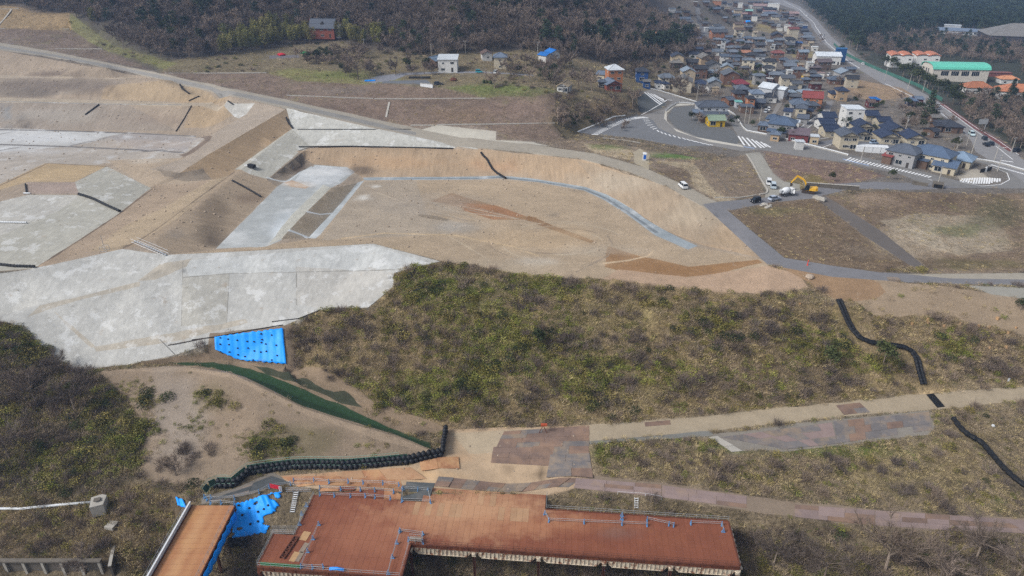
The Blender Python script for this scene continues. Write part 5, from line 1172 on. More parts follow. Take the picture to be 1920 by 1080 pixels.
# stairs, signs and scaffold between bridge and platform
st = thing('aluminium_stair', 'steep aluminium stair on the bank beside the platform', 'stairs', G(548, 962))
top = G(556, 925) - G(548, 962)
for s_ in (-.45, .45): mb = MB(); mb.tube([(s_, 0, .1), tuple(top + Vector((s_, 0, .5)))], .06, 4); obj('stringer', mb, [MT['galv']], parent=st)
for k in range(10): mb = MB(); q = top * ((k + .5) / 10) + Vector((0, 0, .12 + .4 * k / 10)); mb.box(tuple(q), (.85, .22, .04)); obj('tread', mb, [MT['white']], parent=st)
scf = thing('scaffold_landing', 'grey pipe scaffold landing at the head of the aluminium stair', 'scaffold', G(562, 918))
mb = MB()
for x in (-2.4, -1.2, 0, 1.2, 2.4):
    for y in (-.7, .7): cyl(mb, (x, y, -.5), (x, y, 1.2), .04)
for z in (.2, .7, 1.15):
    for y in (-.7, .7): cyl(mb, (-2.6, y, z), (2.6, y, z), .035)
obj('pipe_frame', mb, [MT['galv']], parent=scf)
for k in range(3): mb = MB(); mb.box((-1.6 + 1.6 * k, 0, .2), (1.55, 1.2, .05)); obj('deck_board', mb, [MT['wood']], parent=scf)
scf = thing('scaffold_walkway', 'low pipe walkway beside the left notch of the platform', 'scaffold', G(532, 999) + Vector((0, 0, .2)))
mb = MB()
for x in (-2.2, 0, 2.2):
    for y in (-.5, .5): cyl(mb, (x, y, -2), (x, y, 1.2), .04)
for z in (.1, .6, 1.1):
    for y in (-.5, .5): cyl(mb, (-2.4, y, z), (2.6, y, z), .035)
obj('pipe_frame', mb, [MT['galv']], parent=scf); mb = MB(); mb.box((0, 0, .1), (4.8, .9, .05)); obj('deck_board', mb, [MT['wood']], parent=scf)
rs = thing('red_sign_sheet', 'red sheet sign fixed to the railing beside the torn tarp', 'sign', G(518, 921)); mb = MB(); mb.hull([(-1.1, 0, .9), (1.0, -.25, .7), (1.0, -.2, .7), (-1.1, .05, .9)], [(-1.1, .15, 1.9), (1.0, -.1, 1.5), (1.0, -.05, 1.5), (-1.1, .2, 1.9)]); obj('sheet', mb, [MT['red']], parent=rs)
mb = MB(); [cyl(mb, (x, .1, 0), (x, .1, 1.6), .03) for x in (-1, 1)]; obj('post', mb, [MT['galv']], parent=rs)
ws = thing('white_sign', 'small white notice with dark marks right of the red sheet', 'sign', G(527, 924)); mb = MB(); mb.box((0, 0, .4), (.6, .04, 1.3)); obj('panel', mb, [MT['white']], parent=ws)
for z in (.6, .95, 1.3): mb = MB(); mb.box((.02, -.03, z), (.3, .02, .16)); obj('dark_mark', mb, [MT['black']], parent=ws)
lad = thing('white_ladder', 'short white ladder on the grass behind the platform wing', 'ladder', G(1193, 954)); tp = G(1193, 936) - G(1193, 954)
for s_ in (-.35, .35): mb = MB(); mb.tube([(s_, 0, .1), tuple(tp + Vector((s_, 0, .5)))], .05, 4); obj('rail', mb, [MT['white']], parent=lad)
for k in range(5): mb = MB(); q = tp * ((k + .5) / 5) + Vector((0, 0, .1 + .4 * k / 5)); mb.box(tuple(q), (.7, .16, .05)); obj('rung', mb, [MT['white']], parent=lad)
railing('handrail', [G(1158, 928), G(1210, 931), G(1240, 937)], 'white handrail on the verge of the plated track above the ladder', (.9,), 3, mat='white')
# concrete pieces, pipe and wall on the left bank
bx = thing('concrete_box', 'pale concrete box at the end of the white pipe on the lower bank', 'concrete box', G(190, 956), R(18)); mb = MB(); h = 3.0
mb.hull([(-1.4, -1.3, -.4), (1.1, -1.3, -.4), (1.5, .9, -.4), (.6, 1.4, -.4), (-1.4, 1.2, -.4)], [(-1.4, -1.3, h * .75), (1.1, -1.3, h * .8), (1.5, .9, h * .92), (.6, 1.4, h * .95), (-1.4, 1.2, h * .9)]); obj('shell', mb, [MT['concrete']], parent=bx); mb = MB(); mb.box((-.1, 0, h * .94), (1.2, 1.0, .12)); obj('lid', mb, [MT['oldconc']], parent=bx)
mb = MB(); mb.box((0, 0, -.3), (1.9, 2.6, .7)); tag(obj('concrete_block', mb, [MT['concrete']], loc=G(212, 983), rot=R(-12)), 'weathered grey block half sunk in the bank below the concrete box', 'block')
mb = MB(); pp = [G(u, v) + Vector((0, 0, .35)) for u, v in ((-60, 958), (0, 956), (40, 956), (90, 951), (135, 947), (172, 944))]; o = pp[0]; mb.tube([p - o for p in pp], .28, 8); tag(obj('white_pipe', mb, [MT['white']], loc=o, smooth=True), 'long white pipe lying along the lower bank at the left edge', 'pipe')
rw0, rw1 = at(-40, 1048, -7.6), at(190, 1048, -7.6); rw = thing('retaining_wall', 'dark concrete retaining wall with square bays at the bottom left', 'wall', (rw0.x, rw0.y - .6, -12.2)); L = rw1.x - rw0.x
mb = MB(); mb.box((L / 2, .4, 0), (L, .3, 4.5)); obj('wall_face', mb, [MT['oldconc']], parent=rw); mb = MB(); mb.box((L / 2, .15, 4.5), (L + .3, .9, .3)); obj('coping', mb, [MT['oldconc']], parent=rw)
for k in range(7): mb = MB(); mb.box((L - .25 - k * 3.7, .08, 0), (.5, .5, 4.5)); obj('pilaster', mb, [MT['concrete']], parent=rw)
cw = thing('culvert_wall', 'low concrete wing wall right of the dark retaining wall', 'wall', at(212, 1050, -8.5), R(-70)); mb = MB(); mb.box((0, 0, -2), (5, .4, 3)); obj('wing', mb, [MT['oldconc']], parent=cw); mb = MB(); mb.box((0, 0, 1.0), (5.2, .6, .2)); obj('coping', mb, [MT['concrete']], parent=cw)
# ------------------------------------------------------------------ black drain pipes and small things on the site
def drain(ps, r, label, ribs=True, two=False, mat='black', name='drain_pipe', cat='pipe', n=8):
    W = [G(u, v) + Vector((0, 0, r * 1.1)) for u, v in ps]; o = W[0]; fine = []
    for a, b in zip(W[:-1], W[1:]):
        k = max(1, int((b - a).length / (r * 1.1)))
        for j in range(k): fine.append(a.lerp(b, j / k))
    fine.append(W[-1]); t = None
    if r > .3:
        for p in fine: clear(p.x, p.y - .9, 2.0)
    for i in range(2, len(fine) - 2): fine[i] = fine[i] * .5 + (fine[i - 1] + fine[i + 1]) * .25
    def one(off):
        mb = MB(); P_ = []
        for i, p in enumerate(fine):
            d = fine[min(i + 1, len(fine) - 1)] - fine[max(i - 1, 0)]; nn = Vector((-d.y, d.x, 0)).normalized() * off; P_.append(p - o + nn)
        mb.tube(P_, r, n)
        if ribs:
            for i in range(len(P_)):
                if i % 2:
                    for j in range(n): k = i * n + j; c = P_[i]; mb.v[k] = tuple(c + (Vector(mb.v[k]) - c) * .8)
        return mb
    if not two: return tag(obj(name, one(0), [MT[mat]], loc=o), label, cat)
    t = thing(name, label, cat, o); [obj('pipe_run', one(s_ * r * 1.05), [MT[mat]], parent=t) for s_ in (-1, 1)]; return t
drain([(902, 288), (905, 293), (912, 299), (917, 308), (922, 317), (930, 325), (948, 336)], .45, 'black corrugated pipe winding down the back bank of the earth pit')
drain([(1572, 564), (1580, 582), (1589, 604), (1598, 620), (1612, 636), (1632, 644), (1665, 648), (1695, 653), (1710, 661), (1719, 676), (1724, 698), (1731, 723)], .42, 'pair of thick black pipes winding down the right hillside to the track', two=True)
drain([(1786, 788), (1796, 803), (1812, 818), (1838, 832), (1855, 852), (1875, 876), (1900, 900), (1930, 922), (1970, 950)], .62, 'thick black pipe running down the slope at the bottom right edge')
drain([(148, 366), (165, 371), (178, 376), (200, 387), (225, 398)], .45, 'black pipe along the edge of the grey concrete slab on the left')
drain([(-40, 497), (0, 498), (30, 501), (66, 502)], .4, 'black pipe at the left edge above the big concrete slope')
drain([(436, 340), (462, 354), (489, 370)], .35, 'short straight black pipe on the brown bank left of the pit')
drain([(338, 160), (342, 168), (355, 177)], .4, 'short black pipe below the haul road on the upper left slope')
drain([(354, 190), (374, 181)], .25, 'thin black pipe slanting up the tan slope by the ramp'); drain([(160, 216), (186, 197)], .3, 'thin black pipe crossing the stained grey slope at upper left'); drain([(330, 247), (345, 224), (359, 199)], .2, 'long thin black pipe down the tan slope left of the ramp')
drain([(537, 222), (541, 232), (549, 242)], .4, 'short black pipe at the left tip of the upper concrete slope'); drain([(428, 191), (437, 197)], .35, 'stub of black pipe beside the small concrete patch at the ramp head')
drain([(775, 548), (788, 544), (800, 540)], .3, 'short black pipe lying in the green slope near the crest'); drain([(-30, 417), (0, 418), (50, 419)], .3, 'white pipe lying on the concrete field at the left edge', mat='white'); drain([(45, 364), (57, 364)], .3, 'stub of white pipe at the corner of the pink pad', mat='white'); drain([(48, 346), (50, 363)], .25, 'short dark pipe on the edge of the pink pad')
drain([(360, 638), (400, 633), (470, 620), (530, 610)], .12, 'thin black cable along the foot of the big concrete slope', ribs=False); drain([(315, 648), (400, 632)], .1, 'dark rail at the lower edge of the big concrete slope', ribs=False, mat='steel'); drain([(510, 604), (560, 598), (600, 582)], .12, 'thin dark pipe at the notch of the big concrete slope', ribs=False)
drain([(558, 243), (700, 243), (770, 243)], .14, 'long dark seam pipe between the two tiers of the upper concrete slope', ribs=False); drain([(560, 276), (660, 275), (760, 277), (850, 279)], .2, 'dark line of debris hose along the foot of the upper concrete slope', ribs=False)
drain([(300, 637), (328, 665)], .05, 'thin wire on the lower corner of the concrete slope', ribs=False)
bl = thing('pump_unit', 'small white and black pump unit on the concrete strip by the pit', 'pump', G(468, 313), R(-30)); mb = MB(); mb.box((1.2, 0, 0), (3, 1.5, 1.2)); obj('black_cover', mb, [MT['black']], parent=bl); mb = MB(); mb.box((-1.4, .1, 0), (1.8, .9, .5)); obj('white_case', mb, [MT['white']], parent=bl)
ss = thing('scaffold_stair', 'long grey scaffold stair lying on the bank left of the pit', 'stairs', G(252, 453)); e = G(312, 479) - G(252, 453)
for s_ in (-.7, .7):
    q = Vector((s_ * .6, s_, 0)); mb = MB(); mb.tube([q + Vector((0, 0, .2)), q + e + Vector((0, 0, .3))], .08, 4); mb.tube([q + Vector((0, 0, 1.1)), q + e + Vector((0, 0, 1.2))], .05, 4); obj('stringer', mb, [MT['galv']], parent=ss)
for k in range(14): mb = MB(); q = e * ((k + .5) / 14) + Vector((0, 0, .2)); mb.box(tuple(q), (.5, 1.4, .06), 0, R(40)); obj('tread', mb, [MT['galv']], parent=ss)
fr = thing('pipe_cage', 'small grey pipe frame with a thin mast on the dirt strip', 'frame', G(197, 470)); mb = MB()
for x in (-.9, .9):
    for y in (-.7, .7): cyl(mb, (x, y, -.2), (x, y, 1.4), .05)
for z in (.1, 1.35):
    for y in (-.7, .7): cyl(mb, (-.9, y, z), (.9, y, z), .05)
obj('cage', mb, [MT['galv']], parent=fr); mb = MB(); cyl(mb, (0, 0, 0), (0, 0, 4.6), .05); obj('mast', mb, [MT['galv']], parent=fr)
mb = MB(); mb.lathe([(.3, 0), (.12, .1), (.1, 1.5), (.05, 1.6)], 8); tag(obj('orange_marker_post', mb, [MT['orange']], loc=G(1514, 497)), 'red-orange marker post on the edge of the curved site road', 'marker post')
mb = MB(); mb.lathe([(.9, -.2), (1.2, .3), (.9, .8), (.3, 1.0)], 9, 0, (0, 0, 0), .2, random.Random(9)); tag(obj('rock', mb, [MT['stone']], loc=G(1518, 521)), 'pale pink boulder on the brown soil beside the site road', 'rock')
mb = MB(); mb.box((0, 0, -.1), (3.0, 1.6, .45)); tag(obj('steel_basin', mb, [MT['pl_grey']], loc=G(1675, 524), rot=R(-10)), 'grey steel box sunk in the verge of the site road', 'basin')
mb = MB(); mb.box((0, 0, 0), (4.2, 1.3, .7)); mb.box((0, 0, .7), (3.6, .8, .3)); tag(obj('concrete_barrier', mb, [MT['concrete']], loc=G(1536, 374), rot=R(-50)), 'grey block barrier where the two site lanes part', 'barrier')
for i, (u, v, s_) in enumerate(((1434, 384, 1.0), (1442, 388, .8), (1437, 390, .7), (1428, 386, .6), (1445, 385, .5))): mb = MB(); mb.lathe([(.6, -.2), (.8, .2), (.5, .6), (.1, .7)], 7, 0, (0, 0, 0), .25, random.Random(i)); o = obj('rubble_stone', mb, [MT['concrete']], loc=G(u, v)); o.scale = (s_ * 1.4, s_, s_); tag(o, 'grey stone of the rubble heap below the parked cars', 'stone', 'stones of the rubble heap')
for i, (u, v) in enumerate(((1740, 605), (1710, 608), (1835, 612), (1855, 614), (1800, 607), (1890, 625), (1770, 612), (1855, 653), (1886, 652), (1820, 650), (1870, 598), (1740, 600), (1905, 615), (1500, 570))): mb = MB(); mb.lathe([(.32, -.1), (.26, .4)], 7); o = obj('tree_stump', mb, [MT['ply']], loc=G(u, v)); s_ = rng.uniform(.8, 1.5); o.scale = (s_, s_, s_); tag(o, 'pale sawn tree stump on the cleared right hillside', 'stump', 'stumps on the cleared hillside')
sg = thing('small_white_sign', 'small white sign standing above the track at the right edge', 'sign', G(1889, 718)); mb = MB(); mb.box((0, 0, .5), (.5, .05, .9)); obj('panel', mb, [MT['white']], parent=sg); mb = MB(); cyl(mb, (0, .05, 0), (0, .05, 1.3), .03); obj('post', mb, [MT['galv']], parent=sg)
mb = MB(); mb.lathe([(.2, 0), (.4, .2), (.3, .5)], 8, 0, (0, 0, 0), .2, random.Random(4)); tag(obj('white_bag', mb, [MT['white']], loc=G(1861, 800)), 'white bag lying in the brush at the right edge', 'bag')
br2 = thing('rusty_bracket', 'rusty steel frame standing on plates at the top of the junction', 'steel frame', G(1018, 812)); mb = MB(); cyl(mb, (-.9, 0, 0), (0, 0, 2.2), .08); cyl(mb, (.9, 0, 0), (0, 0, 2.2), .08); obj('leg_pair', mb, [MT['beam']], parent=br2); mb = MB(); mb.box((.2, .1, 2.0), (1.4, .5, .5)); obj('head', mb, [plain('red_rust', S(176, 84, 56))], parent=br2)
for (u, v) in ((1710, 494), (1907, 511), (1860, 690)): pass
# ------------------------------------------------------------------ houses
RC = {'blue': S(90, 108, 134), 'slate': S(92, 100, 114), 'dark': S(62, 66, 76), 'navy': S(54, 66, 92), 'lblue': S(132, 154, 178), 'bgrey': S(112, 126, 146), 'grey': S(128, 126, 124), 'brown': S(112, 94, 88), 'red': S(148, 78, 76), 'maroon': S(132, 62, 72), 'orange': S(188, 122, 86), 'white': S(214, 222, 230), 'bright': S(36, 116, 198), 'teal': S(126, 196, 190), 'tan': S(172, 156, 132), 'green': S(146, 166, 146), 'purple': S(122, 108, 116), 'pink': S(170, 138, 138)}
WC = {'cream': S(206, 196, 174), 'white': S(222, 222, 220), 'grey': S(160, 160, 162), 'wood': S(112, 92, 80), 'dark': S(74, 72, 76), 'tan': S(190, 164, 132), 'brown': S(132, 96, 78), 'orange': S(186, 124, 88), 'brick': S(148, 86, 72), 'blue': S(48, 84, 140), 'pink': S(200, 172, 156), 'maroon': S(116, 58, 60), 'yellow': S(226, 186, 40), 'pale': S(190, 194, 200), 'navy': S(44, 58, 92), 'beige': S(196, 178, 150)}
RN = {'blue': 'blue', 'slate': 'slate-grey', 'dark': 'dark grey', 'navy': 'navy', 'lblue': 'pale blue', 'bgrey': 'blue-grey', 'grey': 'grey', 'brown': 'brown', 'red': 'red', 'maroon': 'maroon', 'orange': 'orange', 'white': 'white', 'bright': 'bright blue', 'teal': 'teal', 'tan': 'tan', 'green': 'grey-green', 'purple': 'purplish', 'pink': 'pinkish'}
WN = {'cream': 'cream', 'white': 'white', 'grey': 'grey', 'wood': 'dark timber', 'dark': 'dark', 'tan': 'tan', 'brown': 'brown', 'orange': 'orange', 'brick': 'red brick', 'blue': 'blue', 'pink': 'pinkish', 'maroon': 'maroon', 'yellow': 'yellow', 'pale': 'pale grey', 'navy': 'navy', 'beige': 'beige'}
def window_mesh(w, h):
    mb = MB()
    for x in (-w / 2, 0, w / 2): mb.box((x, 0, 0), (.08, .12, h))
    for z in (0, h - .08): mb.box((0, 0, z), (w + .08, .12, .08))
    mb.box((0, .03, .05), (w, .05, h - .1), 1); return mb.mesh('window', [MT['frame'], MT['glass']])
WIN = [window_mesh(1.7, 1.1), window_mesh(1.1, .9), window_mesh(2.4, 1.8)]
_d = MB(); _d.box((0, 0, 0), (.95, .1, 2.0)); DOOR = _d.mesh('door', [MT['trim']])
def gable_roof(w, d, rise, o=.55, th=.2):
    mb = MB(); L = w / 2 + o; D = d / 2 + o; drop = rise * o / (d / 2); n = 6
    for s_ in (-1, 1):
        for k in range(2):
            t0, t1 = k / 2, (k + 1) / 2; lift = .05 * (1 - k)
            y0, z0 = s_ * D * t0, rise - (rise + drop) * t0; y1, z1 = s_ * D * (t1 + (.02 if k == 0 else 0)), rise - (rise + drop) * t1
            q = [(-L, y0, z0 + lift), (L, y0, z0 + lift), (L, y1, z1 + lift), (-L, y1, z1 + lift)]
            mb.hull([(x, y, z - th) for x, y, z in q], q)
    mb.box((0, 0, rise - .02), (w + 2 * o + .1, .45, .2)); return mb
def hip_roof(w, d, rise, o=.55, th=.2):
    mb = MB(); L = w / 2 + o; D = d / 2 + o; rl = max(.15, (w - d) / 2 + (.25 if w > d else .0)); drop = rise * o / (d / 2); z0 = -drop
    b = [(-L, -D, z0), (L, -D, z0), (L, D, z0), (-L, D, z0)]; a, c = (-rl, 0, rise), (rl, 0, rise)
    mb.face([b[0], b[1], c, a]); mb.face([b[2], b[3], a, c]); mb.face([b[1], b[2], c]); mb.face([b[3], b[0], a])
    u = [(x, y, z - th) for x, y, z in b]
    for i in range(4): mb.face([u[i], u[(i + 1) % 4], b[(i + 1) % 4], b[i]])
    mb.face(u[::-1]); mb.box((0, 0, rise - .08), (2 * rl + .3, .4, .2))
    for p in b:
        e = a if p[0] < 0 else c; mb.tube([Vector(p) + Vector((0, 0, .04)), Vector(e) + Vector((0, 0, .02))], .14, 4)
    return mb
def wall_mb(w, d, h, gable=0.0, axis='x', shed=0.0):
    mb = MB(); x, y = w / 2, d / 2
    bot = [(-x, -y, -.8), (x, -y, -.8), (x, y, -.8), (-x, y, -.8)]; top = [(-x, -y, h), (x, -y, h), (x, y, h), (-x, y, h)]
    mb.hull(bot, top)
    if gable:
        for s_ in (-1, 1): q = [(s_ * (x - .12), -y, h), (s_ * (x - .12), y, h), (s_ * (x - .12), 0, h + gable)]; q2 = [(s_ * x, p[1], p[2]) for p in q]; mb.hull(q, q2)
    return mb
HOUSES = []
def house(loc, w, d, h, typ, roof, wall, rot, label, cat='house', group=None, wins=True, name='house', rise=None, porch=False, st=1, over=.55, gf=False):
    t = thing(name, label, cat, loc, rot, group)
    rc, wc = RC[roof] if isinstance(roof, str) else roof, WC[wall] if isinstance(wall, str) else wall
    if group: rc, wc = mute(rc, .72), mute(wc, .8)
    j = rng.uniform(.74, .98); rc = tuple(c * j for c in rc)
    rise = rise or min(d, w) * rng.uniform(.2, .27)
    k_ = rng.uniform(.74, .98); wc = tuple(c * k_ for c in wc)
    obj('wall', wall_mb(w, d, h, rise if typ == 'g' else 0), [MT['wall']], parent=t, color=wc)
    if typ == 'g': r_ = gable_roof(w, d, rise, over); z = h
    elif typ == 'h': r_ = hip_roof(w, d, rise, over); z = h + rise * over / (d / 2) * .0
    elif typ == 's':
        r_ = MB(); q = [(-w / 2 - .4, -d / 2 - .4, .1), (w / 2 + .4, -d / 2 - .4, .1), (w / 2 + .4, d / 2 + .4, d * .14 + .1), (-w / 2 - .4, d / 2 + .4, d * .14 + .1)]
        r_.hull([(x, y, z_ - .2) for x, y, z_ in q], q); r_.box((0, d / 2 - .1, -.3), (w - .1, .2, d * .13)); z = h
    else:
        r_ = MB(); r_.box((0, 0, 0), (w + .5, d + .5, .3)); r_.box((0, 0, .3), (w - .4, d - .4, .05)); z = h
    obj('roof', r_, [MT['roof']], parent=t, loc=(0, 0, z), color=rc)
    if porch:
        mb = MB(); q = [(-w / 2 - .3, -d / 2 - 2.4, 2.6), (w / 2 + .3, -d / 2 - 2.4, 2.6), (w / 2 + .3, -d / 2 - .005, 3.4), (-w / 2 - .3, -d / 2 - .005, 3.4)]
        mb.hull([(x, y, z_ - .18) for x, y, z_ in q], q); obj('lower_roof', mb, [MT['roof']], parent=t, color=rc)
        mb = MB(); mb.box((0, -d / 2 - 1.0, -.8), (w - .3, 1.95, 3.3)); obj('veranda', mb, [MT['wall']], parent=t, color=tuple(c * .9 for c in wc))
    if wins:
        yf = -d / 2 - (1.98 if porch else 0) - .02
        n = max(1, int(w / 3.4))
        for f in range(st):
            zz = .9 + 2.8 * f; yy = yf if f == 0 else -d / 2 - .02
            for k in range(n):
                x = -w / 2 + w * (k + .5) / n + rng.uniform(-.2, .2)
                if f == 0 and k == n - 1 and n > 1: obj('door', DOOR, parent=t, loc=(x, yy, 0)); continue
                obj('window', WIN[rng.choice((0, 0, 1, 2)) if f == 0 else rng.choice((0, 0, 1))], parent=t, loc=(x, yy, zz if f else .7))
            for s_ in (-1, 1):
                obj('window', WIN[1], parent=t, loc=(s_ * (w / 2 + .02), rng.uniform(-.2, .2) * d, zz), rot=R(90) * s_)
    if gf and wins:
        for f in range(st):
            for q in (-.26, .2): obj('window', WIN[2 if f == 0 and q < 0 else 0], parent=t, loc=(-w / 2 - .02, q * d, (.4 if f == 0 and q < 0 else .9) + 2.8 * f), rot=R(-90))
        mb = MB(); mb.box((-w / 2 - .35, .05 * d, h - .15), (.7, d * .8, .1)); obj('awning', mb, [MT['trim']], parent=t)
    HOUSES.append((loc[0], loc[1], max(w, d) * .62)); BLOCK.append((loc[0], loc[1], max(w, d) * .62 + 1.2))
    return t
def roofpoint(u, v, hh):
    p = G(u, v)
    for _ in range(6):
        z = H(p.x, p.y) + hh; q = at(u, v, z); p = Vector((q.x, q.y, H(q.x, q.y)))
    return p
def auto(u, v, wp, typ, roof, wall, st=1, rot=None, d=None, label=None, cat='house', group=None, wins=None, name='house', porch=False, zone_=''):
    """u, v: middle of the roof in pixels, wp: its width in pixels"""
    gf_ = typ == 'G'; ty = 'g' if typ in 'gG' else typ
    h = 2.9 * st + (.3 if st == 1 else 0); p = roofpoint(u, v, h + .6)
    dep = p.y * cP + (CAMZ - p.z) * sP; w = wp * dep / FPX - 1.0
    if rot is None: rot = R(rng.uniform(-16, 6))
    if gf_:
        gw = max(4, w); ln = d or gw * 1.25; return house(p, ln, gw, h, 'g', roof, wall, rot + R(90), label, cat, group, True if wins is None else wins, name, gw * .22, False, st, gf=p.y < 360)
    w = max(3.2, w / max(.6, math.cos(rot) + .15)); dd = d or min(11, max(3.6, w * rng.uniform(.58, .78)))
    return house(p, w, dd, h, ty, roof, wall, rot, label, cat, group, (p.y < 640) if wins is None else wins, name, None, porch, st)

